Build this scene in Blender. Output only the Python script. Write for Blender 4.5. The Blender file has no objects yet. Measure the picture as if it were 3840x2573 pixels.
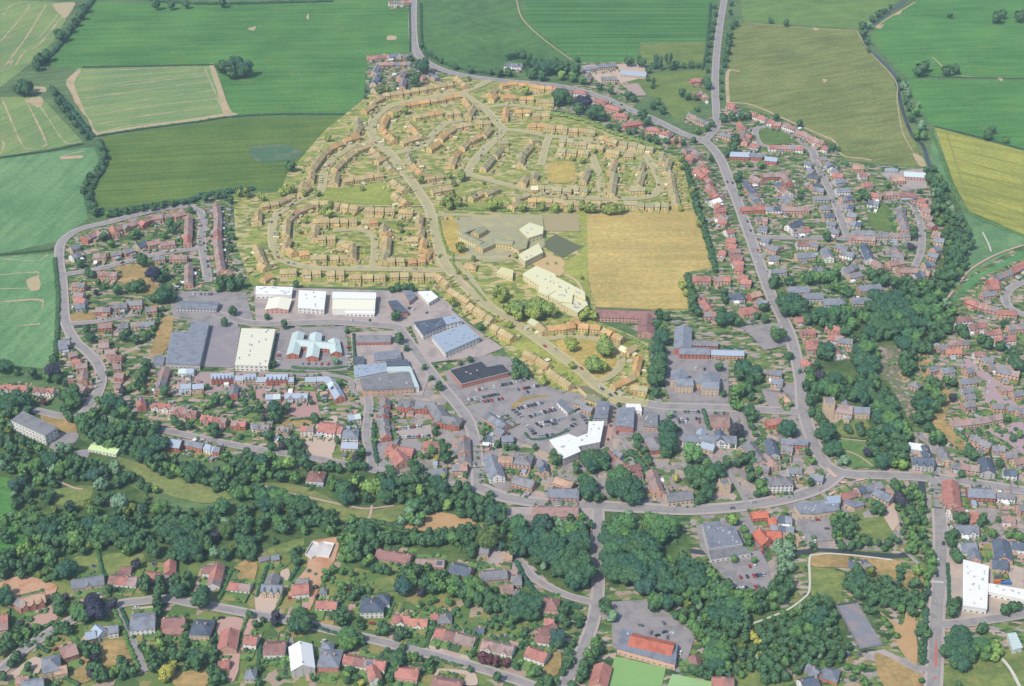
import bpy, bmesh, math, random
from mathutils import Vector, noise
R = math.radians
SC = bpy.context.scene
COL = SC.collection
random.seed(7)

# ---------------------------------------------------------------- camera
FOC, PITCH, CAMZ = 5570.0, R(30.4), 760.0          # focal length in photo pixels, tilt below the horizon, height in metres
CAMY = -1295.0
cam = bpy.data.cameras.new('camera'); camo = bpy.data.objects.new('camera', cam); COL.objects.link(camo)
camo.location = (0, CAMY, CAMZ); camo.rotation_euler = (math.pi/2 - PITCH, 0, 0)
cam.sensor_width = 36; cam.lens = 18*FOC/1920; cam.clip_start = 5; cam.clip_end = 20000
SC.camera = camo
# ---------------------------------------------------------------- light
SUN_EL, SUN_AZ = R(51), R(222)                      # azimuth clockwise from +Y: the sun stands behind the camera, to the left
w = bpy.data.worlds.new('World'); SC.world = w; w.use_nodes = True
nt = w.node_tree; bg = nt.nodes['Background']
sky = nt.nodes.new('ShaderNodeTexSky'); sky.sky_type = 'NISHITA'; sky.sun_disc = False
sky.sun_elevation = SUN_EL; sky.sun_rotation = SUN_AZ; sky.altitude = 100; sky.air_density = 1.2; sky.dust_density = 1.5
nt.links.new(sky.outputs[0], bg.inputs[0]); bg.inputs[1].default_value = 0.14
sl = bpy.data.lights.new('sun', 'SUN'); sl.energy = 3.6; sl.angle = R(0.6); sl.color = (1.0, 0.94, 0.84)
so = bpy.data.objects.new('sun', sl); COL.objects.link(so)
sd = Vector((math.sin(SUN_AZ)*math.cos(SUN_EL), math.cos(SUN_AZ)*math.cos(SUN_EL), math.sin(SUN_EL)))
so.rotation_euler = (-sd).to_track_quat('-Z', 'Y').to_euler(); so.location = sd*2000
vs = SC.view_settings; vs.view_transform = 'Standard'; vs.look = 'None'; vs.gamma = 1; vs.exposure = 0.45; vs.use_curve_mapping = False
SC.cycles.use_denoising = True; SC.cycles.volume_bounces = 0; SC.cycles.volume_max_steps = 64
SC.cycles.max_bounces = 4; SC.cycles.diffuse_bounces = 2; SC.cycles.glossy_bounces = 2; SC.cycles.transparent_max_bounces = 4
GAIN = 1.75        # display value of a sunlit white sheet of albedo 1: only used to turn seen colours into albedo

# ---------------------------------------------------------------- the map: survey coordinates (2340 x 1568 sheet) to metres on the plane z
CT, ST = math.cos(PITCH), math.sin(PITCH)
def G(x, y, z=0.0):
    cx = (x*1.64103-1920)/FOC; cy = (1286.5-y*1.64103)/FOC
    dy = CT+cy*ST; dz = -ST+cy*CT
    t = (z-CAMZ)/dz
    return Vector((cx*t, CAMY+dy*t, z))
def mpp(x, y):                                       # metres per sheet unit, across the view
    cy = (1286.5-y*1.64103)/FOC
    return -CAMZ/(-ST+cy*CT)/FOC*1.64103
def sheet(p):                                        # metres back to the sheet
    dx, dy, dz = p.x, p.y-CAMY, p.z-CAMZ
    f = dy*CT-dz*ST; u = dy*ST+dz*CT
    return (dx/f*FOC+1920)/1.64103, (1286.5-u/f*FOC)/1.64103
def T(c, r, u, v): return 585*c+u/4.0, 391.8*r+v/4.0
def pts(s): 
    n = [float(k) for k in s.replace(',', ' ').split()]
    return list(zip(n[::2], n[1::2]))

def inside(x, y, poly):
    c = False; j = len(poly)-1
    for i in range(len(poly)):
        xi, yi = poly[i]; xj, yj = poly[j]
        if (yi > y) != (yj > y) and x < (xj-xi)*(y-yi)/(yj-yi)+xi: c = not c
        j = i
    return c
ZONE = pts('845 215 1040 172 1130 184 1260 197 1266 225 1256 262 1345 280 1395 300 1490 335 1512 345 1560 365 1575 420 1590 480 1630 617 1568 622 1573 712 1362 702 1352 716 1366 735 1430 760 1482 785 1482 924 1390 924 1320 899 1230 884 1170 822 1135 777 1010 684 1000 666 880 658 575 652 540 560 532 445 640 440 655 400 740 300')

# ---------------------------------------------------------------- materials
def lin(c): return tuple(((v/255)/12.92 if v/255 <= .04045 else ((v/255+.055)/1.055)**2.4) for v in c)
def tint(c): return tuple(.64*a+.36*b for a, b in zip(c, (228, 214, 98)))
def albedo(c, zone=False, gain=None):
    if zone: c = tint(c)
    return tuple(min(.82, v/((gain or GAIN)*(.95 if zone else 1))) for v in lin(c))
MATS = {}
def N(nt, t, **kw):
    n = nt.nodes.new(t)
    for k, v in kw.items():
        if k[0] == 'i' and k[1:].isdigit(): n.inputs[int(k[1:])].default_value = v
        else: setattr(n, k, v)
    return n
def mixc(nt, fac, a, b, mode='MIX'):
    m = N(nt, 'ShaderNodeMix', data_type='RGBA', blend_type=mode)
    for sock, v in ((m.inputs[0], fac), (m.inputs[6], a), (m.inputs[7], b)):
        if hasattr(v, 'links'): nt.links.new(v, sock)
        elif isinstance(v, tuple): sock.default_value = (*v[:3], 1)
        else: sock.default_value = v
    return m.outputs[2]
def ramp(nt, src, stops, interp='LINEAR'):
    r = N(nt, 'ShaderNodeValToRGB'); cr = r.color_ramp; cr.interpolation = interp
    while len(cr.elements) < len(stops): cr.elements.new(.5)
    for e, (p, c) in zip(cr.elements, stops): e.position = p; e.color = (*c[:3], 1)
    nt.links.new(src, r.inputs[0]); return r.outputs[0]
def nz(nt, vec, scale, detail=3, rough=.55):
    n = N(nt, 'ShaderNodeTexNoise'); n.inputs['Scale'].default_value = scale; n.inputs['Detail'].default_value = detail; n.inputs['Roughness'].default_value = rough
    nt.links.new(vec, n.inputs['Vector']); return n.outputs['Fac']
def mat(name, c, zone=False, rough=.85, var=.12, scale=.6, obj=.0, blot=None, bump=0, spec=.3, metal=0, gain=None):
    key = (name, zone)
    if key in MATS: return MATS[key]
    m = bpy.data.materials.new(name+('_tinted' if zone else '')); m.use_nodes = True; t = m.node_tree
    b = t.nodes['Principled BSDF']; b.inputs['Roughness'].default_value = rough; b.inputs['Specular IOR Level'].default_value = spec; b.inputs['Metallic'].default_value = metal
    a = albedo(c, zone, gain)
    tc = N(t, 'ShaderNodeTexCoord'); geo = N(t, 'ShaderNodeNewGeometry')
    p = geo.outputs['Position']
    f = nz(t, p, scale)
    col = ramp(t, f, [(.28, tuple(v*(1-var) for v in a)), (.72, tuple(min(.85, v*(1+var)) for v in a))])
    f2 = nz(t, p, scale*5, 2)
    col = mixc(t, .5, col, ramp(t, f2, [(.3, tuple(v*(1-var*1.3) for v in a)), (.7, tuple(min(.85, v*(1+var)) for v in a))]))
    if blot:
        a2 = albedo(blot, zone, gain); f3 = nz(t, p, scale*.3, 4, .65)
        s = ramp(t, f3, [(.48, (0, 0, 0)), (.62, (1, 1, 1))]); col = mixc(t, s, col, a2)
    if obj:
        oi = N(t, 'ShaderNodeObjectInfo'); s = ramp(t, oi.outputs['Random'], [(0, (1-obj,)*3), (1, (1+obj,)*3)])
        col = mixc(t, 1.0, col, s, 'MULTIPLY')
    t.links.new(col, b.inputs['Base Color'])
    if bump:
        bn = N(t, 'ShaderNodeBump'); bn.inputs['Strength'].default_value = bump; bn.inputs['Distance'].default_value = .3
        t.links.new(f2, bn.inputs['Height']); t.links.new(bn.outputs[0], b.inputs['Normal'])
    MATS[key] = m; return m
def fieldmat(name, c1, c2, ang=0, sx=.012, sy=.25, c3=None, zone=False, big=.010, mixb=.5, lines=None):
    """crop or grass: fine noise drawn out along the direction of work, with broad patches of a second colour"""
    key = (name, zone)
    if key in MATS: return MATS[key]
    m = bpy.data.materials.new(name+('_tinted' if zone else '')); m.use_nodes = True; t = m.node_tree
    b = t.nodes['Principled BSDF']; b.inputs['Roughness'].default_value = .95; b.inputs['Specular IOR Level'].default_value = .1
    geo = N(t, 'ShaderNodeNewGeometry')
    mp = N(t, 'ShaderNodeMapping'); mp.inputs['Rotation'].default_value = (0, 0, -R(ang)); t.links.new(geo.outputs['Position'], mp.inputs[0])
    mp2 = N(t, 'ShaderNodeMapping'); mp2.inputs['Scale'].default_value = (sx, sy, 1); t.links.new(mp.outputs[0], mp2.inputs[0])
    a1, a2 = albedo(c1, zone), albedo(c2, zone)
    streak = nz(t, mp2.outputs[0], 1.0, 4, .6)
    patch = nz(t, geo.outputs['Position'], big, 5, .6)
    fine = nz(t, geo.outputs['Position'], .22, 4, .7)
    col = ramp(t, streak, [(.40, tuple(v*.84 for v in a1)), (.60, tuple(v*1.14 for v in a2))])
    col = mixc(t, mixb, col, ramp(t, patch, [(.38, tuple(v*.86 for v in a1)), (.62, tuple(v*1.10 for v in a2))]))
    if c3:
        a3 = albedo(c3, zone); p3 = nz(t, geo.outputs['Position'], big*2.7, 5, .7)
        col = mixc(t, ramp(t, p3, [(.55, (0, 0, 0)), (.72, (.75, .75, .75))]), col, a3)
    col = mixc(t, 1.0, col, ramp(t, fine, [(.3, (.74, .76, .76)), (.7, (1.26, 1.22, 1.20))]), 'MULTIPLY')
    t.links.new(col, b.inputs['Base Color'])
    bn = N(t, 'ShaderNodeBump'); bn.inputs['Strength'].default_value = .35; bn.inputs['Distance'].default_value = .4
    t.links.new(fine, bn.inputs['Height']); t.links.new(bn.outputs[0], b.inputs['Normal'])
    MATS[key] = m; return m
def cellmat(name, cols, zone=False, cell=.11, sx=1.0, sy=1.0):
    """back gardens and yards seen from far off: small irregular plots of lawn, paving, soil and shrubs"""
    key = (name, zone)
    if key in MATS: return MATS[key]
    m = bpy.data.materials.new(name+('_tinted' if zone else '')); m.use_nodes = True; t = m.node_tree
    b = t.nodes['Principled BSDF']; b.inputs['Roughness'].default_value = .95; b.inputs['Specular IOR Level'].default_value = .1
    geo = N(t, 'ShaderNodeNewGeometry')
    vo = N(t, 'ShaderNodeTexVoronoi', distance='MANHATTAN'); vo.inputs['Scale'].default_value = cell; vo.inputs['Randomness'].default_value = .9
    mp = N(t, 'ShaderNodeMapping'); mp.inputs['Scale'].default_value = (sx, sy, 1); mp.inputs['Rotation'].default_value = (0, 0, .06); t.links.new(geo.outputs['Position'], mp.inputs[0]); t.links.new(mp.outputs[0], vo.inputs['Vector'])
    sep = N(t, 'ShaderNodeSeparateColor'); t.links.new(vo.outputs['Color'], sep.inputs[0])
    col = ramp(t, sep.outputs[0], [(i/len(cols), albedo(c, zone)) for i, c in enumerate(cols)], 'CONSTANT')
    f = nz(t, geo.outputs['Position'], .5, 4, .7)
    col = mixc(t, 1.0, col, ramp(t, f, [(.25, (.72,)*3), (.75, (1.25,)*3)]), 'MULTIPLY')
    t.links.new(col, b.inputs['Base Color'])
    MATS[key] = m; return m
def leafmat(name, c, zone=False):
    key = (name, zone)
    if key in MATS: return MATS[key]
    m = bpy.data.materials.new(name+('_tinted' if zone else '')); m.use_nodes = True; t = m.node_tree
    b = t.nodes['Principled BSDF']; b.inputs['Roughness'].default_value = .7; b.inputs['Specular IOR Level'].default_value = .15
    a = albedo(c, zone)
    geo = N(t, 'ShaderNodeNewGeometry'); oi = N(t, 'ShaderNodeObjectInfo')
    f = nz(t, geo.outputs['Position'], .45, 3, .6)
    col = ramp(t, f, [(.3, tuple(v*.78 for v in a)), (.7, tuple(v*1.3 for v in a))])
    hue = ramp(t, oi.outputs['Random'], [(0, (.82, .92, 1.05)), (.5, (1, 1, 1)), (1, (1.28, 1.12, .85))])
    col = mixc(t, 1.0, col, hue, 'MULTIPLY')
    t.links.new(col, b.inputs['Base Color'])
    MATS[key] = m; return m

ROOFS = {'r': (198, 136, 124), 'o': (210, 148, 126), 'b': (178, 156, 150), 'p': (184, 150, 142), 'g': (150, 150, 154), 's': (148, 154, 166), 'd': (104, 116, 134),
         'w': (246, 247, 248), 'm': (168, 126, 120), 'k': (74, 78, 88), 't': (208, 172, 146), 'e': (196, 212, 210), 'l': (174, 188, 206), 'c': (236, 234, 212), 'y': (205, 226, 165), 'q': (216, 126, 102)}
RNAME = {'r': 'red', 'o': 'orange', 'b': 'brown', 'p': 'pinkish brown', 'g': 'grey', 's': 'slate blue', 'd': 'dark slate', 'w': 'white', 'm': 'maroon', 'k': 'black', 't': 'tan', 'e': 'pale teal', 'l': 'pale blue', 'c': 'cream', 'y': 'pale green', 'q': 'bright orange'}
WALLS = {'b': (214, 170, 146), 'w': (240, 236, 230), 't': (214, 188, 160), 'r': (196, 122, 102), 'g': (196, 190, 188), 'p': (206, 160, 148)}
def roofmat(c, zone):
    flat = c in 'wceyl'
    return mat('roof_'+RNAME[c].replace(' ', '_'), ROOFS[c], zone, rough=.6 if flat else .85, var=.05 if flat else .16, scale=.5, obj=.05 if flat else .13, blot=None if flat else tuple(v*.86 for v in ROOFS[c]), bump=.0 if flat else .3, gain=(1.65 if c == 'l' else 1.75 if zone else 1.45) if flat else None)
def wallmat(c, zone): return mat({'b': 'brick_pale', 'w': 'render_white', 't': 'stone_tan', 'r': 'brick_red', 'g': 'render_grey', 'p': 'brick_pink'}[c], tuple(.5*v+.5*k for v, k in zip(WALLS[c], (214, 190, 170))) if zone else WALLS[c], zone, var=.10, scale=.9, obj=.10, gain=1.45)

# ---------------------------------------------------------------- mesh helpers
def mesh(name, verts, faces, mats=(), fm=None):
    me = bpy.data.meshes.new(name); me.from_pydata([tuple(v) for v in verts], [], faces)
    for m in mats: me.materials.append(m)
    if fm: me.polygons.foreach_set('material_index', fm)
    me.update(); return me
def ob(name, me, parent=None, loc=(0, 0, 0), rz=0, scale=None, kind=None):
    o = bpy.data.objects.new(name, me); COL.objects.link(o); o.location = loc; o.rotation_euler = (0, 0, rz)
    if scale: o.scale = scale
    if parent: o.parent = parent
    if kind: o['kind'] = kind
    return o
THINGS = []          # every thing waiting for its label: (object, description, category, group, fixed label)
def reg(o, desc, cat, group=None, label=None):
    o['category'] = cat
    if group: o['group'] = group
    if label: o['label'] = label
    THINGS.append((o, desc, label)); return o
def boxdata(x0, x1, y0, y1, z0, z1):
    v = [(x, y, z) for z in (z0, z1) for x, y in ((x0, y0), (x1, y0), (x1, y1), (x0, y1))]
    f = [(3, 2, 1, 0), (4, 5, 6, 7), (0, 1, 5, 4), (1, 2, 6, 5), (2, 3, 7, 6), (3, 0, 4, 7)]
    return v, f
class MB:
    def __init__(s): s.v, s.f, s.m = [], [], []
    def add(s, v, f, mi=0):
        n = len(s.v); s.v += v; s.f += [tuple(i+n for i in q) for q in f]; s.m += [mi]*len(f)
    def box(s, *a, mi=0): s.add(*boxdata(*a), mi=mi)
    def mesh(s, name, mats): return mesh(name, s.v, s.f, mats, s.m)
def offset(poly, w):
    """left and right rails of a centre line given as world points"""
    L, Rr = [], []
    for i, p in enumerate(poly):
        a = poly[max(i-1, 0)]; b = poly[min(i+1, len(poly)-1)]
        d = (b-a); d.z = 0; d.normalize(); n = Vector((-d.y, d.x, 0))
        L.append(p+n*w/2); Rr.append(p-n*w/2)
    return L, Rr
def smooth(p, k=4):
    """Catmull-Rom through the points"""
    if len(p) < 3: return p
    out = []
    q = [p[0]*2-p[1]]+p+[p[-1]*2-p[-2]]
    for i in range(1, len(q)-2):
        for j in range(k):
            t = j/k; a, b, c, d = q[i-1:i+3]
            out.append(.5*((2*b)+(c-a)*t+(2*a-5*b+4*c-d)*t*t+(3*b-a-3*c+d)*t**3))
    out.append(p[-1]); return out
def strip(name, line, w, m, z, kind='structure', k=4):
    P = smooth([G(x, y, z) for x, y in line], k)
    L, Rr = offset(P, w); n = len(P)
    return ob(name, mesh(name, L+Rr, [(n+i, n+i+1, i+1, i) for i in range(n-1)], [m]), kind=kind)
def poly(name, line, m, z, kind='structure'):
    P = [G(x, y, z) for x, y in line]
    if name in ('bare_patch', 'lawn', 'meadow', 'wood_floor', 'dry_garden', 'bare_lawn', 'park_grass', 'meadow_strip', 'parched_bank', 'building_earth', 'driveway', 'verge') and len(P) > 2:      # soft outlines
        q = P+P[:1]; out = []; k = 5; n = len(P)
        for i in range(n):
            a, b, c, d = P[i-1], P[i], P[(i+1) % n], P[(i+2) % n]
            for j in range(k):
                t = j/k
                m0, m1 = (c-a)*.32, (d-b)*.32
                h = (2*t**3-3*t*t+1)*b+(t**3-2*t*t+t)*m0+(-2*t**3+3*t*t)*c+(t**3-t*t)*m1
                h = h+Vector((noise.noise(h*.09)*1.2, noise.noise(h*.09+Vector((9, 0, 0)))*1.2, 0)); h.z = z; out.append(h)
        P = out
    a = sum(P[i-1].x*P[i].y-P[i].x*P[i-1].y for i in range(len(P)))
    if a < 0: P.reverse()
    return ob(name, mesh(name, P, [tuple(range(len(P)))], [m]), kind=kind)
# ================================================================ the ground
gm = fieldmat('rough_grass', (86, 118, 78), (112, 138, 90), 10, .02, .12, (140, 142, 100))
S = 6000
ob('ground', mesh('ground', [(-S, -S, 0), (S, -S, 0), (S, S, 0), (-S, S, 0)], [(0, 1, 2, 3)], [gm]), kind='structure')
GARDEN = [(96, 128, 74), (66, 94, 64), (118, 146, 84), (84, 114, 72), (186, 164, 150), (200, 178, 168), (74, 100, 68), (128, 150, 86), (176, 166, 160), (104, 128, 80), (112, 140, 82), (150, 146, 96), (196, 172, 154), (88, 114, 74), (120, 140, 84)]
# -- built-up ground
TOWN = [pts('130 560 160 530 250 500 430 465 520 440 545 560 580 660 880 665 1010 690 1170 830 1320 905 1500 935 1500 780 1360 710 1570 710 1575 630 1630 615 1590 470 1560 365 1395 300 1256 262 1262 195 1330 195 1600 315 1620 270 1670 235 1800 280 1910 335 1925 370 2120 385 2165 560 2150 640 2340 560 2340 1568 1240 1568 1090 1200 1000 1110 700 1080 370 1000 200 960 120 830'),
        pts('838 128 938 122 1000 158 1060 175 845 216'), pts('0 1310 130 1270 400 1265 780 1200 1090 1260 1250 1400 1290 1568 0 1568'), pts('1325 140 1480 140 1480 215 1440 250 1330 200')]
tm = cellmat('garden_ground', GARDEN, cell=.2, sx=.7, sy=1.4); VILLA = [(110, 138, 78), (128, 148, 84), (96, 124, 74), (140, 152, 88), (104, 132, 78), (186, 166, 148), (120, 140, 80), (160, 152, 98)]; vm = cellmat('villa_ground', VILLA, cell=.08)
for i, p in enumerate(TOWN): poly('garden_ground', p, vm if i == 2 else tm, .02+.006*i)
CENTRE = [(172, 162, 158), (188, 172, 160), (118, 138, 86), (178, 170, 168), (160, 152, 150), (100, 126, 80), (198, 178, 162), (170, 160, 158), (130, 144, 90), (182, 168, 160)]
cm = cellmat('town_centre_ground', CENTRE, cell=.14)
poly('town_ground', pts('820 900 1000 870 1240 890 1400 930 1500 935 1840 945 1850 1000 1890 1080 1800 1140 1560 1162 1250 1150 1095 1115 850 1075 830 960'), cm, .048)
poly('town_ground', pts('1600 1165 1820 1140 1960 1095 2130 1095 2145 1190 2040 1260 1830 1250 1780 1345 1700 1345 1600 1250'), cm, .049)
poly('town_ground', pts('2150 1040 2340 1060 2340 1270 2160 1260'), cm, .0495)
poly('garden_ground', ZONE, cellmat('garden_ground', GARDEN, True, cell=.2, sx=.6, sy=1.3), .05)
# -- fields
F = [
 ('0 0 172 6 122 95 60 152 0 200', fieldmat('crop_striped', (128, 158, 104), (144, 166, 100), 62, .006, .10, (176, 164, 116))),
 ('215 5 940 0 938 120 838 128 836 215 788 262 535 266 488 150 190 156 108 150 150 90', fieldmat('crop_green', (80, 134, 70), (102, 150, 78), 3, .006, .12, (124, 150, 80))),
 ('150 192 178 156 478 150 529 265 222 309 195 262', fieldmat('crop_striped_b', (124, 160, 108), (144, 164, 102), 12, .006, .12)),
 ('226 316 530 271 786 265 655 400 640 438 580 433 228 482 212 430 240 380', fieldmat('pasture_olive', (92, 126, 60), (116, 138, 68), 8, .004, .14, (94, 136, 76))),
 ('0 222 92 220 190 325 0 360', fieldmat('crop_striped', (0, 0, 0), (0, 0, 0))),
 ('0 364 214 336 226 366 190 432 200 500 130 552 0 580', fieldmat('pasture_pale', (110, 158, 108), (126, 166, 114), 80, .012, .10, (94, 140, 92))),
 ('0 586 122 580 134 690 126 830 100 842 0 832', fieldmat('pasture_pale', (0, 0, 0), (0, 0, 0))),
 ('962 0 1188 0 1205 52 1312 136 1150 152 1100 160 1012 150 968 112', fieldmat('pasture_mid', (84, 126, 72), (98, 138, 80), 30, .05, .06)),
 ('1196 0 1634 0 1620 95 1461 97 1456 140 1322 144 1205 48', fieldmat('crop_deep', (64, 120, 62), (98, 146, 80), 0, .003, .22, mixb=.25)),
 ('1462 97 1618 97 1610 158 1466 142', fieldmat('pasture_dry', (114, 138, 74), (130, 148, 82), 5, .03, .06)),
 ('1415 172 1614 159 1596 237 1546 281 1512 230 1478 217', fieldmat('pasture_dry', (0, 0, 0), (0, 0, 0))),
 ('1700 52 1958 69 1980 112 2050 186 2072 262 2110 383 1992 372 1930 366 1912 332 1802 277 1668 232 1662 152 1678 60', fieldmat('pasture_straw', (124, 138, 80), (142, 150, 90), 20, .02, .10, (114, 142, 80))),
 ('1690 0 2060 0 1958 66 1700 49', fieldmat('pasture_grass', (110, 146, 80), (124, 152, 84), 15, .03, .06)),
 ('2092 0 2340 0 2340 180 2072 176 2042 150 1992 92 2002 62', fieldmat('pasture_fresh', (82, 140, 72), (100, 152, 80), 5, .010, .12, (122, 152, 78))),
 ('2074 181 2340 184 2340 340 2130 286 2098 250', fieldmat('pasture_fresh', (0, 0, 0), (0, 0, 0))),
 ('2136 291 2340 345 2340 536 2214 482 2180 420', fieldmat('crop_rape', (160, 166, 80), (178, 178, 90), -28, .004, .09)),
 ('2120 385 2136 295 2178 422 2212 486 2340 540 2340 556 2196 642 2150 690 2160 560', fieldmat('rough_meadow', (98, 146, 100), (122, 158, 108), 40, .03, .05, (160, 158, 116))),
 ('2340 572 2340 590 2262 622 2190 680 2172 708 2158 706 2215 636', fieldmat('bank_grass', (92, 146, 92), (104, 158, 100), 40, .02, .05)),
]
for i, (s, m) in enumerate(F): poly('field', pts(s), m, .03+.006*i)
# -- bare wheel tracks in the crops
soil = mat('bare_soil', (206, 180, 146), var=.14, scale=.2, blot=(180, 172, 124))
soil2 = mat('worn_track', (178, 180, 134), var=.10, scale=.2)
TR = ['5 35 25 12 40 8', '0 95 30 62 62 22 66 10', '15 145 60 85 100 20 110 10 148 10', '90 85 120 50 145 15 152 8', '35 150 55 120 85 105 115 72 140 40 172 10', '0 158 28 138 22 150',
      '150 193 190 180 300 172 400 163 460 155 476 158', '178 162 320 158 470 149 486 160 505 210 530 262', '155 193 175 235 205 275 222 305 280 290 400 278 525 266', '160 206 300 186 470 166', '168 229 330 205 480 186', '175 208 250 198 470 172',
      '190 248 340 227 490 206', '208 264 340 243 495 225', '222 284 350 262 498 245', '468 158 482 188 497 225 510 255', '0 232 10 238 50 330 75 340', '60 232 80 270 105 325 98 335', '85 230 110 270 150 325 185 322', '0 352 8 335 5 320',
      '140 358 165 350 195 345', '0 628 80 622 88 630 88 650 70 658 0 660', '0 690 90 685 98 702', '40 745 92 740', '0 590 80 596 110 582']
for i, s in enumerate(TR):
    P = smooth([G(x, y, .18+.004*i) for x, y in pts(s)], 14); L, Rr = [], []
    for j, p in enumerate(P):
        a, b_ = P[max(j-1, 0)], P[min(j+1, len(P)-1)]; d = (b_-a).normalized(); nn = Vector((-d.y, d.x, 0)); k = 1.1+1.3*noise.noise(p*.06)+1.0*noise.noise(p*.21); k = max(.35, k)
        L.append(p+nn*k); Rr.append(p-nn*max(.35, k+noise.noise(p*.3)))
    n = len(P); ob('wheel_track', mesh('wheel_track', L+Rr, [(n+j, n+j+1, j+1, j) for j in range(n-1)], [soil if i % 3 else soil2]), kind='structure')
for i, (s, wd) in enumerate([('1180 0 1192 40 1225 75 1262 105 1308 138', 1.8), ('1702 51 1800 60 1865 66 1958 69', 1.6), ('1958 70 1985 115 2045 182 2050 230 2062 300 2085 345', 1.5), ('1664 240 1663 165 1690 163', 5), ('1665 234 1720 240 1800 275 1880 310 1905 322 1925 355 1970 362 1992 366', 4),
                         ('2092 5 2040 35 2000 62', 2.5), ('2130 130 2190 172 2340 178', 2), ('1985 370 2080 355', 0)]):
    if wd: strip('track', pts(s), wd, soil, .30+.004*i)
TAN = [('150 190 180 158 186 162 170 196 212 290 228 306 218 310 196 262', soil), ('478 150 490 152 529 264 518 266 506 236', mat('headland', (196, 180, 140), var=.12, scale=.12)), ('222 309 226 302 330 286 420 274 524 258 529 265', mat('headland', (0, 0, 0))), ('120 10 172 6 150 42 138 34', mat('headland', (0, 0, 0))), ('55 228 92 222 100 236 88 246 70 236', soil), ('60 640 88 630 92 660 70 665', mat('headland', (0, 0, 0))), ('497 212 508 208 528 262 512 262', soil), ('60 200 100 198 104 210 60 212', mat('headland', (0, 0, 0))), ('700 38 706 30 704 46', soil), ('565 66 585 60 580 70', soil), ('1880 180 1890 182 1885 190', soil), ('2278 176 2292 178 2288 186', soil), ('1858 63 1872 66 1862 70', soil), ('2000 62 2020 55 2012 66', soil), ('2040 35 2060 22 2058 32', soil),('885 82 905 82 905 90 885 92', soil), ('2085 350 2108 360 2118 380 2100 378', soil), ('138 358 190 355 185 362 140 364', soil), ('575 335 650 330 690 345 680 362 600 372 575 360', mat('reed_patch', (84, 122, 88), var=.25, scale=.12, blot=(128, 134, 100)))]
for i, (s, m) in enumerate(TAN): poly('bare_patch', pts(s), m, .40+.004*i)
# tramlines in the yellow crop
dk = mat('crop_wheeling', (140, 150, 78), var=.1)
for i, s in enumerate(['2175 335 2340 380', '2185 362 2340 408', '2190 390 2340 435', '2195 415 2340 462', '2200 440 2340 490', '2205 462 2340 515', '2162 300 2195 405 2200 425']): strip('crop_wheeling', pts(s), 1.6, dk, .36+.004*i)

# ---------------------------------------------------------------- water
wm = bpy.data.materials.new('river_water'); wm.use_nodes = True
b = wm.node_tree.nodes['Principled BSDF']; b.inputs['Base Color'].default_value = (.035, .045, .045, 1); b.inputs['Roughness'].default_value = .4
MATS['water'] = wm
for i, (s, wd) in enumerate([('2075 -4 2040 22 1995 55 1975 80 1982 110 2005 130 2040 165 2050 195 2062 250 2085 310 2108 330 2120 365 2128 395 2138 440 2160 490 2190 540 2195 600 2165 660 2120 740 2050 790', 5),
                         ('2105 1095 2110 1150 2105 1200 2098 1240 2070 1268 2000 1268 1940 1262 1870 1258 1820 1262 1770 1250 1700 1262 1600 1262 1500 1240 1420 1225 1330 1222 1240 1205 1150 1190 1000 1175 930 1195 860 1212 780 1200 700 1215', 6)]):
    strip('river', pts(s), wd, wm, .30+.02*i)

# ---------------------------------------------------------------- yards, lawns, pitches, car parks
tar = mat('tarmac', (168, 161, 160), var=.07, scale=.25, blot=(146, 142, 144))
tarz = mat('tarmac', (0, 0, 0), True) if ('tarmac', True) in MATS else mat('tarmac', (168, 161, 160), True, var=.07, scale=.25, blot=(146, 142, 144))
yard = mat('concrete_yard', (192, 178, 172), var=.10, scale=.2, blot=(168, 156, 152))
pav = mat('block_paving', (206, 168, 154), var=.10, scale=.4)
pavz = mat('block_paving', (206, 168, 154), True, var=.10, scale=.4)
lawn = fieldmat('mown_lawn', (118, 142, 84), (140, 152, 88), 15, .05, .12, (170, 152, 98), big=.03)
lawnz = fieldmat('mown_lawn', (118, 142, 84), (140, 152, 88), 15, .05, .12, (170, 152, 98), big=.03, zone=True)
dry = fieldmat('dry_lawn', (172, 150, 100), (188, 160, 110), 15, .05, .12, (140, 146, 88), big=.03)
dryz = fieldmat('dry_lawn', (172, 150, 100), (188, 160, 110), 15, .05, .12, (140, 146, 88), big=.03, zone=True)
deep = fieldmat('wood_floor', (78, 106, 64), (104, 126, 74), 15, .05, .12, big=.03)
earth = mat('building_earth', (216, 172, 140), var=.14, scale=.15, blot=(200, 140, 104))
grn = mat('bowling_green', (146, 188, 116), var=.04, scale=.2)
gravel = mat('gravel', (214, 190, 172), var=.08, scale=.5)
straw = fieldmat('pitch_straw', (180, 154, 116), (194, 166, 124), 2, .012, .14, (140, 146, 96), zone=True, big=.012, mixb=.6)
court1 = mat('court_grey', (150, 138, 138), True, var=.05); court2 = mat('court_dark', (44, 60, 78), True, var=.08, scale=.3)
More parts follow.
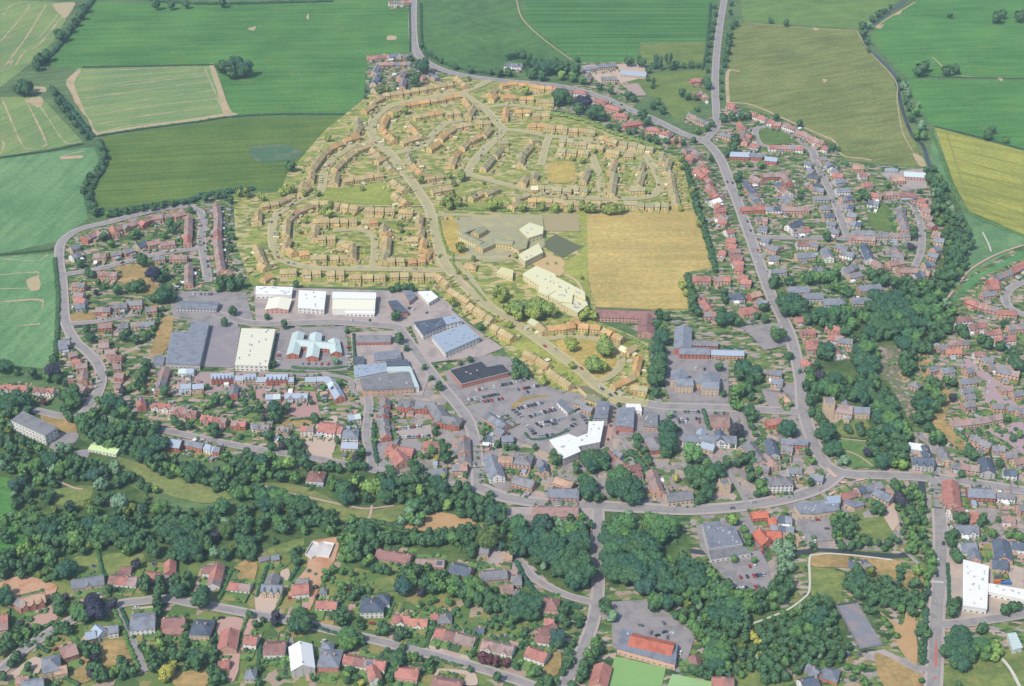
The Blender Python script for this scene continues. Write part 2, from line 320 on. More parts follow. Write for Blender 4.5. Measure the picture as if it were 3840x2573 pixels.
SURF = [
 ('sports_field', '1340 489 1400 486 1500 482 1585 480 1600 520 1628 612 1572 622 1566 640 1572 706 1480 706 1362 702 1345 640', straw),
 ('lawn', '735 432 880 417 898 445 950 455 960 468 860 470 740 455', fieldmat('green_rec', (108, 138, 76), (124, 146, 82), 5, .03, .1, zone=True)),
 ('hard_court', '1242 489 1322 489 1325 529 1245 528', court1), ('hard_court', '1234 559 1270 535 1330 564 1285 589', court2),
 ('paving', '1215 604 1237 579 1282 589 1302 614 1278 632', pavz), ('lawn', '1322 490 1340 489 1345 640 1350 690 1320 655 1285 610 1335 570', lawnz),
 ('school_yard', '1018 500 1130 490 1240 490 1245 560 1215 600 1190 592 1120 600 1060 586 1035 584', mat('school_tarmac', (150, 148, 156), True, var=.1, scale=.15, blot=(170, 166, 160))),
 ('lawn', '1005 500 1035 495 1060 540 1065 582 1038 580 1015 545', dryz), ('lawn', '1255 372 1312 372 1308 415 1255 415', dryz),
 ('lawn', '1270 782 1320 770 1370 775 1405 800 1412 830 1380 865 1350 862 1300 822', dryz), ('lawn', '1125 690 1165 670 1190 690 1210 740 1160 725', lawnz),
 ('lawn', '1045 650 1060 640 1130 690 1160 730 1250 800 1330 868 1310 880 1240 840 1150 770 1090 700', lawnz),
 ('lawn', '262 612 340 602 345 640 365 655 355 675 330 668 280 648', dry), ('lawn', '160 718 210 712 215 730 165 735', dry), ('lawn', '370 728 398 726 385 790 350 832 345 800', dry),
 ('yard', '385 670 440 665 560 668 580 735 480 735 395 722', tar), ('yard', '398 728 545 735 535 838 455 838 470 740', tar), ('yard', '580 655 880 664 985 670 1040 700 1000 735 905 752 760 742 585 745', yard),
 ('yard', '480 745 550 748 535 840 460 838', mat('worn_asphalt', (158, 150, 158), var=.1, scale=.15, blot=(170, 162, 160))), ('yard', '640 750 790 745 800 846 640 852 620 836', tar), ('yard', '800 760 905 755 960 790 985 850 965 905 815 895', yard),
 ('yard', '940 745 1010 690 1070 740 1150 795 1100 815 1010 825 975 830', yard), ('car_park', '1015 850 1100 812 1160 815 1235 880 1220 895 1100 915 1045 920', tar), ('car_park', '1060 930 1240 880 1325 900 1410 925 1405 970 1370 1005 1280 1045 1195 1010 1120 970 1080 975', tar),
 ('verge', '1168 926 1196 908 1240 903 1260 906 1205 914 1176 934', dry), ('precinct', '1375 935 1410 925 1398 1005 1378 1020 1362 1010', pav), ('car_park', '1400 925 1545 925 1690 938 1690 960 1620 1010 1550 1000 1430 1000 1400 985', tar),
 ('courtyard', '585 880 620 890 720 895 735 960 690 955 640 940 585 940', mat('pink_paving', (196, 156, 150), var=.08)), ('yard', '370 860 470 850 600 850 620 890 500 895 395 905', mat('mews_paving', (182, 160, 158), var=.08)),
 ('car_park', '905 985 985 970 990 1000 910 1003', yard), ('driveway', '865 1010 960 1010 955 1040 890 1075 865 1070', tar), ('driveway', '695 985 770 950 760 1045 715 1045', gravel), ('lawn', '650 955 705 960 710 975 650 975', dry), ('lawn', '760 1035 800 1030 798 1050 762 1052', lawn),
 ('car_park', '1528 790 1665 830 1665 925 1600 935 1535 925 1520 880', tar), ('car_park', '1690 745 1790 740 1800 790 1745 800 1720 770', tar), ('car_park', '1740 890 1790 880 1830 870 1835 935 1760 935', tar), 
 ('paddock', '1012 0 1012 0 1012 0', None),
 ('lawn', '1918 1005 1978 1010 1990 1040 2000 1068 1935 1065 1920 1040', fieldmat('church_green', (104, 142, 82), (118, 150, 86), 5, .05, .1)), ('lawn', '1928 960 1980 960 1985 1000 1912 995', lawn), ('lawn', '2020 825 2060 815 2060 850 2015 855', dry), ('dry_garden', '2020 818 2075 818 2085 845 2065 870 2050 850 2015 855', dry),
 ('lawn', '2097 800 2125 815 2150 870 2175 905 2160 960 2200 1000 2195 1030 2145 985 2130 960 2150 910 2110 870', dry), ('allotments', '2005 790 2060 790 2055 860 2090 930 2075 955 2030 870 2005 860', cellmat('allotment_plots', [(120, 128, 100), (150, 138, 118), (110, 132, 88), (176, 160, 146), (132, 140, 100)], cell=.28)),
 ('courtyard', '2130 818 2215 820 2270 860 2340 915 2340 935 2250 920 2255 870 2200 840', mat('court_paving', (190, 164, 168), var=.08)), ('courtyard', '2255 985 2340 960 2340 1040 2300 1010', mat('court_paving', (0, 0, 0))),
 ('lawn', '1975 470 2030 470 2045 525 2035 530 1995 520', fieldmat('play_green', (104, 134, 76), (118, 140, 80), 5, .05, .1)), ('lawn', '1732 297 1760 292 1825 318 1820 325 1745 330', fieldmat('play_green', (0, 0, 0), (0, 0, 0))),
 ('yard', '2010 395 2110 385 2120 430 2060 435', yard), ('riding_arena', '1428 193 1458 190 1477 217 1440 220', mat('arena_sand', (190, 166, 158), var=.06)), ('yard', '1330 150 1470 145 1480 175 1420 190 1370 190', gravel),
 ('car_park', '1590 1200 1720 1180 1765 1330 1750 1350 1670 1340 1600 1250', tar), ('car_park', '1395 1375 1480 1370 1540 1410 1590 1450 1560 1540 1400 1480', tar), ('bowling_green', '1405 1500 1522 1526 1512 1568 1388 1568', grn), ('bowling_green', '1536 1540 1680 1568 1525 1568', mat('bowling_green_pale', (166, 206, 142), var=.04)), ('lawn', '1690 1500 1740 1480 1790 1568 1680 1568', lawn),
 ('tennis_court', '1910 1385 1960 1378 2018 1475 1965 1483', mat('court_worn', (146, 148, 158), var=.14, scale=.25, blot=(170, 154, 152))), ('car_park', '1968 1492 2020 1484 2060 1503 2110 1530 2110 1540 2050 1530 1980 1506', yard), ('bare_lawn', '2000 1390 2040 1430 2055 1480 2095 1525 2090 1400 2075 1385 2060 1430', mat('parched_earth', (204, 166, 120), var=.1, scale=.1)),
 ('meadow', '1850 1268 1890 1262 2050 1280 2048 1320 2020 1345 1960 1300 1860 1295', dry), ('meadow', '1852 1296 1930 1310 1925 1345 1920 1380 1870 1385 1845 1330', lawn), ('bare_lawn', '2070 1310 2110 1315 2105 1355 2065 1350', dry), ('lawn', '2160 1520 2340 1480 2340 1568 2165 1568', lawn), ('lawn', '2000 1490 2110 1545 2105 1568 2020 1568', dry), ('building_site', '2165 1270 2260 1265 2340 1300 2340 1395 2185 1420 2160 1360', mat('site_rubble', (206, 186, 170), var=.14, scale=.12, blot=(184, 172, 160))),
 ('car_park', '1955 1190 2020 1180 2040 1195 1960 1215 1910 1225', tar), ('car_park', '1830 1165 1910 1160 1935 1230 1850 1240 1820 1200', tar), ('garden', '1945 1185 2030 1180 2045 1230 1960 1245', lawn), ('gravel_court', '2000 1150 2045 1150 2055 1195 2040 1215 2025 1190', gravel),
 ('meadow_strip', '272 1045 330 1062 420 1098 520 1122 535 1138 470 1150 400 1135 330 1110 270 1068', fieldmat('park_grass', (128, 146, 88), (142, 152, 92), -18, .03, .1, (170, 156, 106))), ('lawn', '95 945 160 955 178 990 140 985 95 960', dry), ('driveway', '130 990 180 990 170 1010 120 1035 112 1022', tar), ('driveway', '165 1030 205 1028 200 1045 185 1042', tar),
 ('park_grass', '600 1105 690 1110 780 1150 850 1165 940 1150 950 1170 860 1200 700 1170', fieldmat('park_grass', (0, 0, 0), (0, 0, 0))), ('parched_bank', '925 1200 1000 1170 1070 1185 1085 1198 1000 1212 925 1210', mat('parched_earth', (0, 0, 0))), ('lawn', '115 1120 210 1110 190 1160 120 1150', lawn), ('pasture_corner', '0 1090 20 1090 40 1200 70 1250 0 1290', fieldmat('pasture_fresh', (0, 0, 0), (0, 0, 0))),
 ('lawn', '145 1288 222 1258 235 1310 230 1325 165 1328', lawn), ('lawn', '235 1270 325 1265 325 1310 250 1315', lawn), ('lawn', '330 1305 395 1295 395 1325 335 1335', lawn), ('building_earth', '0 1330 60 1315 130 1340 110 1370 30 1390 0 1370', earth), ('driveway', '60 1425 130 1370 132 1415 70 1435', pav), ('driveway', '170 1355 240 1345 245 1360 190 1380', pav), ('driveway', '440 1370 460 1300 478 1320 475 1370', pav), ('lawn', '530 1300 580 1270 590 1300 570 1345 540 1330', dry), ('driveway', '310 1390 350 1385 345 1410 300 1420', gravel),
 ('driveway', '495 1415 560 1420 540 1550 515 1550 500 1470', pav), ('driveway', '585 1350 655 1330 650 1360 620 1400 590 1425', gravel), ('building_site', '655 1350 700 1300 715 1235 780 1225 765 1280 740 1320 715 1380 695 1420', earth), ('lawn', '600 1260 690 1230 690 1250 640 1310 600 1330', lawn), ('lawn', '735 1320 810 1310 815 1335 770 1370 745 1360', lawn), ('lawn', '820 1335 895 1320 905 1345 870 1355 825 1355', lawn), ('lawn', '710 1425 760 1415 760 1440 720 1440', dry), ('driveway', '895 1420 930 1410 925 1450 890 1460', pav), ('driveway', '980 1480 1000 1430 1010 1460 1070 1500 1070 1520', gravel),
 ('lawn', '230 1470 290 1465 300 1530 245 1540', dry), ('lawn', '160 1500 200 1495 210 1550 180 1560', dry), ('lawn', '1215 1505 1280 1490 1275 1540 1225 1545', dry), ('lawn', '400 1540 480 1530 470 1568 400 1568', dry), ('driveway', '700 1500 720 1500 720 1550 700 1555', pav), ('driveway', '1030 1470 1060 1478 1050 1500 1010 1490', pav), ('driveway', '790 1520 850 1500 870 1530 800 1550', pav), ('driveway', '560 1405 590 1412 570 1450 548 1445', pav), ('driveway', '640 1450 670 1458 668 1490 640 1485', tar), ('driveway', '1000 1528 1080 1535 1090 1565 1000 1560', gravel), ('driveway', '205 1440 250 1430 262 1450 180 1475', gravel), ('driveway', '25 1540 80 1500 100 1520 60 1560', gravel), ('driveway', '1200 1430 1235 1445 1225 1460 1195 1450', pav), ('driveway', '640 1310 660 1300 662 1330 650 1350', gravel), ('driveway', '1092 1250 1140 1240 1185 1290 1190 1330 1130 1335 1095 1300', yard), ('driveway', '1150 1160 1340 1165 1345 1195 1170 1200', yard),
]
for i, (n, s, m) in enumerate(SURF):
    if m: poly(n, pts(s), m, .58+.0015*i)
# -- floor under the woods
WF = ['0 1000 130 1040 300 1110 400 1170 620 1140 780 1190 760 1230 600 1270 400 1285 150 1280 0 1345 60 1250 20 1180', '0 905 70 900 130 1020 180 1000 270 1080 90 1090 0 1060', '1100 1200 1240 1190 1365 1170 1480 1170 1555 1200 1600 1380 1480 1340 1375 1325 1300 1360 1180 1260',
      '1770 670 1990 680 2150 640 2180 700 2100 805 1990 780 1850 745', '1945 784 2005 784 2087 991 2075 1071 1985 1050 1960 930 1830 910 1840 850', '2120 385 2150 400 2220 530 2180 650 2150 660 2130 470', '1740 1420 1850 1370 1925 1400 1930 1520 1800 1530', '1540 1290 1690 1360 1760 1370 1760 1490 1690 1550 1640 1540', '780 1210 930 1200 1090 1195 1230 1380 1150 1400 960 1320 790 1290', '380 1080 520 1110 700 1070 880 1080 1130 1140 1160 1190 940 1165 780 1145 620 1100 520 1140']
for i, s in enumerate(WF): poly('wood_floor', pts(s), deep, .562+.0015*i)

# ---------------------------------------------------------------- roads and pavements
rd = mat('road_asphalt', (170, 164, 161), var=.05, scale=.3, blot=(154, 149, 148)); rdz = mat('road_asphalt', (170, 164, 161), True, var=.05, scale=.3, blot=(154, 149, 148))
pv = mat('pavement', (196, 182, 178), var=.07, scale=.5); pvz = mat('pavement', (196, 182, 178), True, var=.07, scale=.5)
lane = mat('lane_tarmac', (176, 168, 172), var=.08, scale=.3); path = mat('path_gravel', (206, 178, 160), var=.08, scale=.4); wpath = mat('path_white', (226, 220, 206), var=.04)
ROADS = [  # name, width, pavement each side, zone, line
 ('main_road', 9, 2.2, 0, '946 -14 944 0 943 60 948 108 965 135 1000 155 1050 170 1130 182 1200 188 1270 195 1330 207 1390 228 1450 255 1500 275 1560 305 1605 320 1630 340 1650 370 1665 410 1685 460 1710 530 1735 600 1760 670 1785 720 1805 765 1820 820 1830 870 1835 930 1850 985 1870 1035 1895 1068 1940 1083 2000 1085 2060 1087 2120 1092 2140 1110 2148 1180 2150 1250 2147 1330 2140 1400 2138 1470 2132 1585'),
 ('north_lane', 8, 1.5, 0, '1656 -10 1655 0 1645 60 1637 130 1634 200 1637 260 1636 292 1610 322'),
 ('high_street', 9, 3, 0, '1915 1082 1880 1110 1820 1133 1740 1150 1660 1160 1560 1165 1460 1160 1360 1155 1250 1150 1150 1135 1092 1112'),
 ('side_road', 8, 2, 0, '1092 1120 1090 1060 1085 1010 1070 960 1045 925 1020 895 1000 870 970 830 940 790 915 755 895 745 760 735 585 739 490 715'),
 ('estate_road', 8, 2, 1, '1120 183 1100 193 1060 212 1078 228 1110 250 1140 285 1150 298 1120 330 1090 360 1067 395'),
 ('estate_road', 6.5, 2, 1, '1150 298 1170 297 1215 303 1255 311 1290 313 1340 318 1385 330 1430 345 1470 352 1490 375 1502 400 1510 422 1500 440 1480 450 1440 453 1380 453 1300 450 1240 440 1170 425 1095 405 1067 395'),
 ('estate_road', 6, 2, 1, '1255 312 1248 330 1240 362 1235 378'), ('estate_road', 6, 1.5, 1, '1340 320 1362 378 1370 400 1376 450'), ('estate_road', 6, 1.5, 1, '1106 247 1140 241 1170 240 1240 250'),
 ('estate_road', 8.5, 2.4, 1, '1060 212 1010 217 935 232 885 245 855 270 848 295 858 320 880 340 900 360 922 390 945 420 965 450 980 475 990 510 1000 550 1010 590 1030 620 1060 650 1090 680 1125 705 1180 740 1230 775 1280 812 1330 850 1370 886 1410 908 1450 917 1481 922'),
 ('link_road', 8.5, 2.2, 0, '1481 922 1520 928 1600 930 1690 933 1760 937 1828 940'),
 ('estate_road', 6.5, 2, 1, '860 323 810 332 762 362 742 390 735 430 722 442 692 452 660 470 632 492 622 517 624 562 640 590 685 607 745 614 850 614 1015 617'), ('estate_road', 5.5, 1.5, 1, '852 612 856 570 855 545 845 532 810 524 760 527'),
 ('estate_road', 6.5, 2, 1, '898 352 935 342 967 332 995 302 1025 280 1085 270 1118 266'), ('estate_road', 6, 1.5, 1, '958 427 1010 419 1047 414 1069 397'), ('school_lane', 5, 1, 1, '997 492 1060 491 1120 498'), ('school_lane', 6, 1, 1, '1020 589 1100 590 1170 589 1200 605'), ('service_road', 5, 1, 1, '1035 600 1060 615 1085 650 1105 680 1125 700'),
 ('crescent', 5.5, 1.2, 1, '1185 745 1220 768 1252 774 1295 769 1357 774 1407 789 1420 821 1410 846 1382 866 1352 872'),
 ('estate_road', 7.5, 2, 0, '430 471 387 474 325 487 250 507 187 522 155 539 137 562 136 604 142 642 145 692 150 737 173 780 200 804 225 834 231 864 222 899 195 940'), ('estate_road', 6.5, 2, 0, '430 471 457 484 465 504 460 542 462 567 472 617 474 645'), ('estate_road', 6, 2, 0, '460 567 375 577 300 594 225 614 140 628'), ('estate_road', 5.5, 1.5, 0, '150 740 225 734 287 722 315 716'),
 ('park_road', 6.5, 1.5, 0, '0 925 80 937 140 950 195 945 240 957 290 970 335 978 380 984 450 999 585 1026 705 1044 792 1061 867 1076 960 1098 1092 1118'), ('side_road', 6, 1.5, 0, '838 905 843 920 840 959 837 996 848 1040 850 1072'),
 ('terrace_street', 7, 2, 0, '1838 332 1857 345 1863 365 1875 392 1905 452 1920 495 1935 532 1940 545'), ('terrace_street', 5.5, 1.5, 0, '1845 336 1800 300 1755 290 1727 296 1733 325 1757 334 1838 334'), ('cross_street', 6.5, 2, 0, '1712 536 1755 542 1855 543 1940 545 2005 554 2105 557'), ('close', 5.5, 1.5, 0, '2020 461 2067 462 2090 474 2105 517 2107 557 2102 582 2090 610'), ('close', 4, 1, 0, '1945 555 1958 580 1972 618'),
 ('outer_street', 6.5, 1.8, 0, '2345 643 2320 652 2298 672 2302 697 2320 710 2345 721'), ('village_street', 5.5, 1.5, 0, '2138 1085 2135 1021 2112 1002 2100 990'), ('east_street', 8, 2.5, 0, '2145 1091 2205 1100 2270 1110 2345 1122'),
 ('villa_road', 6, 2, 0, '-5 1538 50 1488 120 1440 200 1400 275 1379 325 1373 387 1368 437 1378 500 1388 585 1404 655 1416 760 1440 872 1466 985 1495 1085 1523 1170 1550 1220 1568'), ('villa_lane', 4.5, .6, 0, '268 1388 280 1415 300 1458 322 1510 332 1535'),
 ('bridge_road', 7, 2, 0, '1366 1160 1367 1200 1364 1275 1367 1335 1362 1385 1352 1430 1335 1475 1315 1520 1285 1570'), ('river_lane', 5, 1.5, 0, '1165 1262 1195 1290 1227 1325 1295 1360 1362 1378'), ('club_drive', 5, .5, 0, '1362 1390 1385 1408 1410 1410'), ('site_road', 7, 1.5, 0, '2142 1425 2180 1425 2260 1415 2345 1402'), ('court_drive', 5, .5, 0, '2060 1505 2090 1525 2135 1530'),
 ('lane', 4, .5, 0, '1692 937 1700 965 1706 990 1718 1025 1740 1055'), ('lane', 4, .4, 0, '1660 1076 1680 1100 1705 1145'), ('mews_lane', 5, .5, 0, '600 853 700 856 760 858 800 868 805 890 815 905'), ('precinct_lane', 5, .6, 0, '1420 1000 1440 1030 1455 1055'),
 ('access', 5, .5, 0, '1500 780 1495 830 1500 900 1510 925'), ('access', 5, 1, 0, '1692 450 1720 465 1755 467'), ('access', 6, 1, 0, '1735 590 1760 575 1770 560'), ('access', 5, .5, 0, '1795 740 1745 745 1715 760'),
]
for i, (n, wd, pw, z, s) in enumerate(ROADS):
    L = pts(s)
    strip('pavement', L, wd+2*pw, pvz if z else pv, .70+.002*i)
    strip(n, L, wd, rdz if z else rd, .82+.003*i)
for i, (n, wd, m, s) in enumerate([('footpath', 2.6, path, '2345 558 2280 580 2230 607 2208 625 2194 644'), ('footpath', 2.6, path, '2178 664 2155 695'), ('footpath', 1.6, wpath, '2245 530 2258 555 2265 575'), ('riverside_path', 1.7, wpath, '1722 1424 1755 1412 1800 1393 1835 1368 1850 1345 1850 1275 1865 1268 1900 1265 1980 1272 2040 1280'), ('footpath', 2.4, path, '1445 1040 1465 1060 1480 1100 1490 1125 1497 1145'), ('park_path', 2.2, path, '605 1110 620 1118 700 1135 790 1155 840 1162 900 1155'), ('park_path', 2.2, path, '850 1155 845 1180 835 1190'),
                         ('park_path', 2.2, path, '130 1098 170 1115 190 1118'), ('park_path', 2.2, path, '232 1140 265 1152 298 1168'), ('church_path', 1.8, path, '1905 985 1915 1000 1980 1008'), ('church_path', 1.8, path, '1925 1028 1960 1040 1995 1065'), ('school_path', 3, pvz, '1290 625 1320 645 1335 680 1330 705'), ('estate_path', 2.4, pvz, '735 425 780 428 870 412 925 400'), ('estate_path', 2.4, pvz, '745 458 800 470 965 470'), ('site_path', 2.5, wpath, '2290 1505 2310 1530 2330 1568'), ('farm_track', 3, path, '1325 170 1390 165 1420 190 1430 200')]):
    strip(n, pts(s), wd, m, .98+.003*i)
# kerb island markings and lane paint
wh = mat('road_paint_white', (214, 214, 214), var=.1); rdp = mat('road_paint_red', (214, 120, 112), var=.08)
def dashes(name, line, m, wd=.22, on=2.5, off=6, z=1.06):
    P = smooth([G(x, y, z) for x, y in line], 8); mb = MB(); d = 0; acc = []
    for a, b in zip(P, P[1:]):
        L = (b-a).length; u = (b-a).normalized(); n = Vector((-u.y, u.x, 0))*wd/2; s = 0
        while s < L:
            ph = (d+s) % (on+off)
            if ph < on:
                e = min(L, s+on-ph); p, q = a+u*s, a+u*e
                mb.add([p+n, p-n, q-n, q+n], [(0, 1, 2, 3)]); s = e+.01
            else: s += on+off-ph
        d += L
    ob(name, mb.mesh(name, [m]), kind='stuff')
dashes('centre_line', pts('944 0 943 60 948 108 965 135 1000 155 1050 170 1130 182 1200 188 1270 195 1330 207 1390 228 1450 255 1500 275 1560 305 1605 320 1630 340 1650 370 1665 410 1685 460 1710 530 1735 600 1760 670 1785 720 1805 765 1820 820 1830 870 1835 930 1850 985 1870 1035 1895 1068'), wh)
dashes('centre_line', pts('1880 1110 1820 1133 1740 1150 1660 1160 1560 1165 1460 1160 1360 1155 1250 1150 1150 1135'), wh, z=1.07)
dashes('lane_line', pts('2145 1115 2153 1180 2155 1250 2152 1330 2145 1400 2143 1470 2138 1568'), wh, z=1.08)
dashes('lane_line', pts('2140 1115 2143 1180 2145 1250 2142 1330 2136 1400'), wh, z=1.09)
dashes('centre_line', pts('1655 0 1645 60 1637 130 1634 200 1637 260'), wh, z=1.10)
dashes('pitch_line', pts('1412 566 1480 567'), wh, .5, 50, .1, 1.0); dashes('pitch_line', pts('1362 596 1450 598'), wh, .4, 50, .1, 1.01)
poly('red_hatching', pts('2138 1462 2141 1462 2142 1500 2140 1524 2135 1524'), rdp, 1.11); poly('red_hatching', pts('2132 1546 2140 1546 2140 1551 2132 1551'), rdp, 1.111)
poly('zebra_crossing', pts('2129 1327 2157 1329 2157 1333 2129 1331'), wh, 1.112)
isl = mat('traffic_island', (222, 190, 166), var=.06)
for i, s in enumerate(['1886 1066 1898 1074 1915 1090 1905 1090 1893 1078', '1893 1128 1912 1118 1908 1126 1895 1134', '1955 1096 1975 1094 1975 1097 1957 1100', '1920 1100 1932 1099 1934 1104 1922 1105', '1048 625 1062 640 1078 660 1072 660 1055 642']):
    P = [G(x, y, 1.0) for x, y in pts(s)]; n = len(P); a = sum(P[k-1].x*P[k].y-P[k].x*P[k-1].y for k in range(n))
    if a < 0: P.reverse()
    me = mesh('traffic_island', P+[p+Vector((0, 0, .16)) for p in P], [tuple(range(n, 2*n))]+[(k, (k+1) % n, n+(k+1) % n, n+k) for k in range(n)], [isl]); ob('traffic_island', me, kind='structure')

# ---------------------------------------------------------------- the air
hm = bpy.data.materials.new('haze_air'); hm.use_nodes = True; t = hm.node_tree
for n in list(t.nodes):
    if n.type == 'BSDF_PRINCIPLED': t.nodes.remove(n)
vp = t.nodes.new('ShaderNodeVolumePrincipled'); vp.inputs['Color'].default_value = (.60, .80, 1.0, 1); vp.inputs['Density'].default_value = .00005; vp.inputs['Anisotropy'].default_value = 0
t.links.new(vp.outputs[0], t.nodes['Material Output'].inputs['Volume'])
mb = MB(); mb.box(-6100, 6100, -6100, 6100, -3, 790); ob('haze', mb.mesh('haze', [hm]), kind='stuff')
# ================================================================ buildings
glass = mat('window_glass', (70, 84, 100), rough=.15, var=.2, spec=.6); frame = mat('window_frame', (236, 234, 228), var=.02)
glassz = mat('window_glass', (70, 84, 100), True, rough=.15, var=.2, spec=.6); doorm = mat('door_paint', (120, 92, 84), obj=.5, var=.05)
def _win(z):
    mb = MB()
    for a in ((-.5, -.42, -.5, .5), (.42, .5, -.5, .5), (-.42, .42, -.5, -.42), (-.42, .42, .42, .5), (-.04, .04, -.42, .42)): mb.box(a[0], a[1], -.10, .05, a[2], a[3], mi=0)
    mb.box(-.42, -.04, -.04, .04, -.42, .42, mi=1); mb.box(.04, .42, -.04, .04, -.42, .42, mi=1)
    return mb.mesh('window', [frame, glassz if z else glass])
WIN = [_win(0), _win(1)]
mbd = MB(); mbd.box(-.5, .5, -.10, .05, 0, 1); DOOR = mbd.mesh('door', [doorm])
mbc = MB(); mbc.box(-.5, .5, -.5, .5, 0, .82); mbc.box(-.58, .58, -.58, .58, .82, .9); mbc.box(-.3, .3, -.18, .18, .9, 1.1); CHIM = {z: mbc.mesh('chimney', [wallmat('b', z)]) for z in (False, True)}
SOLAR = mesh('solar_panel', [(-.5, -.5, -.5), (.5, -.5, -.5), (.5, .5, .5), (-.5, .5, .5), (-.5, -.5, -.38), (.5, -.5, -.38), (.5, .5, .62), (-.5, .5, .62)], boxdata(0, 1, 0, 1, 0, 1)[1], [mat('solar_panel', (82, 94, 116), rough=.2, var=.08, spec=.6)])
def gable_wall(a, b, e, r, hip):
    if hip: return boxdata(-a, a, -b, b, -1, e+.05)
    t = e+r-.22
    v = [(x, y, z) for x in (-a, a) for y, z in ((-b, -1), (b, -1), (b, e), (0, t), (-b, e))]
    return v, [(4, 3, 2, 1, 0), (5, 6, 7, 8, 9), (0, 1, 6, 5), (1, 2, 7, 6), (2, 3, 8, 7), (3, 4, 9, 8), (4, 0, 5, 9)]
def gable_roof(a, b, e, r, hip, o=.4):
    if hip:
        k = min(a*.96, b*.95); s = r/b
        z0 = e-o*s*.5
        v = [(-a-o, -b-o, z0), (a+o, -b-o, z0), (a+o, b+o, z0), (-a-o, b+o, z0), (-a+k, 0, e+r), (a-k, 0, e+r), (-a-o, -b-o, z0-.2), (a+o, -b-o, z0-.2), (a+o, b+o, z0-.2), (-a-o, b+o, z0-.2)]
        return v, [(0, 1, 5, 4), (1, 2, 5), (2, 3, 4, 5), (3, 0, 4), (6, 7, 1, 0), (7, 8, 2, 1), (8, 9, 3, 2), (9, 6, 0, 3), (9, 8, 7, 6)]
    s = r/b; zo = e-o*s; t = .22
    prof = [(-b-o, zo), (0, e+r), (b+o, zo), (b+o, zo-t), (0, e+r-t), (-b-o, zo-t)]
    A = a+.3
    v = [(x, y, z) for x in (-A, A) for y, z in prof]
    f = [(i+6, i, (i+1) % 6, (i+1) % 6+6) for i in range(6)]
    f = [tuple(reversed(q)) for q in f]
    return v, f+[(0, 1, 4, 5), (1, 2, 3, 4), (11, 10, 7, 6), (10, 9, 8, 7)]
def add_block(root, c, ang, a, b, e, r, hip, rc, wc, zone, near, chim=1, wname='wall', rname='roof'):
    """one gabled or hipped block under its thing: walls, roof, chimneys, windows, door"""
    inv = Vector((c.x-root.location.x, c.y-root.location.y, 0))
    W = ob(wname, mesh(wname, *gable_wall(a, b, e, r, hip), [wallmat(wc, zone)]), root, inv, ang)
    nu = int(round(2*a/7.6)) if (a > 4.5 and not hip and chim and wname == 'wall' and b < 5.6) else 1
    if nu > 1:                                       # a row: each house has its own stretch of roof, tile and ridge height
        mixr = {'b': 'bbbbbpp', 'o': 'oooob', 'g': 'ggggbp', 'p': 'ppppbg', 's': 'sssgd', 'l': 'lllle', 'r': 'rrrrmb', 'm': 'mmmbr'}.get(rc, rc)
        for k in range(nu):
            w2 = a/nu; x = -a+(2*k+1)*w2; dz = random.uniform(0, .16); c2 = random.choice(mixr); v, f = gable_roof(w2-.3+.05*random.random(), b, e+dz, r, False, .35+.1*random.random())
            Rf = ob(rname, mesh(rname, [(q[0]+x, q[1], q[2]) for q in v], f, [roofmat(c2, zone)]), root, inv, ang)
            if random.random() < .8: ob('chimney', CHIM[zone], Rf, (x+random.choice((-1, 1))*w2*.8, 0, e+r-.7), 0, (1.1, .8, 1.7))
            if random.random() < .025: ob('solar_panel', SOLAR, Rf, (x, -b*.5 if math.cos(ang) > 0 else b*.5, e+r*.5+.18), 0 if math.cos(ang) > 0 else math.pi, (w2*1.1, b*.55, r*.55/1.0))
        if True: chim = 0
    else: Rf = ob(rname, mesh(rname, *gable_roof(a, b, e, r, hip), [roofmat(rc, zone)]), root, inv, ang)
    if chim:
        n = max(1, int(2*a/13)+ (1 if a > 5 else 0)); n = min(n, 4)
        for i in range(n):
            x = 0 if n == 1 else -a*.82+1.64*a*i/(n-1)
            if hip and n > 1: x *= .5
            ob('chimney', CHIM[zone], Rf, (x, 0, e+r-.7), 0, (1.1, .8, 1.7))
    # windows on the walls that look towards the camera
    d = Vector((0-c.x, CAMY-c.y, 0)).normalized(); loc = Vector((d.x*math.cos(-ang)-d.y*math.sin(-ang), d.x*math.sin(-ang)+d.y*math.cos(-ang), 0))
    spots = []
    rows = max(1, int(round((e-.3)/2.6)))
    sy = -1 if loc.y < 0 else 1
    n = max(2, int(2*a/3.4))
    for k in range(n):
        x = -a+(k+.5)*2*a/n
        for q in range(rows): spots.append((x, sy*(b+.02), 1.6+q*2.6, 0 if sy < 0 else math.pi, 1.5))
    if abs(loc.x) > .12:
        sx = -1 if loc.x < 0 else 1; n2 = max(1, int(2*b/4.5))
        for k in range(n2):
            y = -b+(k+.5)*2*b/n2
            for q in range(rows): spots.append((sx*(a+.02), y, 1.6+q*2.6, -math.pi/2 if sx < 0 else math.pi/2, 1.2))
    if near:
        for i, (x, y, z, rz, wd) in enumerate(spots):
            if i == (len(spots)//2)//rows*rows and rows: ob('door', DOOR, W, (x, y, .1), rz, (1.1, 1, 2.1))
            else: ob('window', WIN[int(zone)], W, (x, y, z), rz, (wd, 1, 1.3))
    else:
        mb = MB()
        for x, y, z, rz, wd in spots:
            cx, sn = math.cos(rz), math.sin(rz)
            v, f = boxdata(-wd/2, wd/2, -.06, .06, -.6, .6)
            mb.add([(x+p[0]*cx-p[1]*sn, y+p[0]*sn+p[1]*cx, z+p[2]) for p in v], f)
        if spots: ob('windows', mb.mesh('windows', [glassz if zone else glass]), W, kind='stuff')
    return W, Rf
LAST = [None]
HOUSES = []        # (world centre, angle, half length, half depth, zone) for gardens
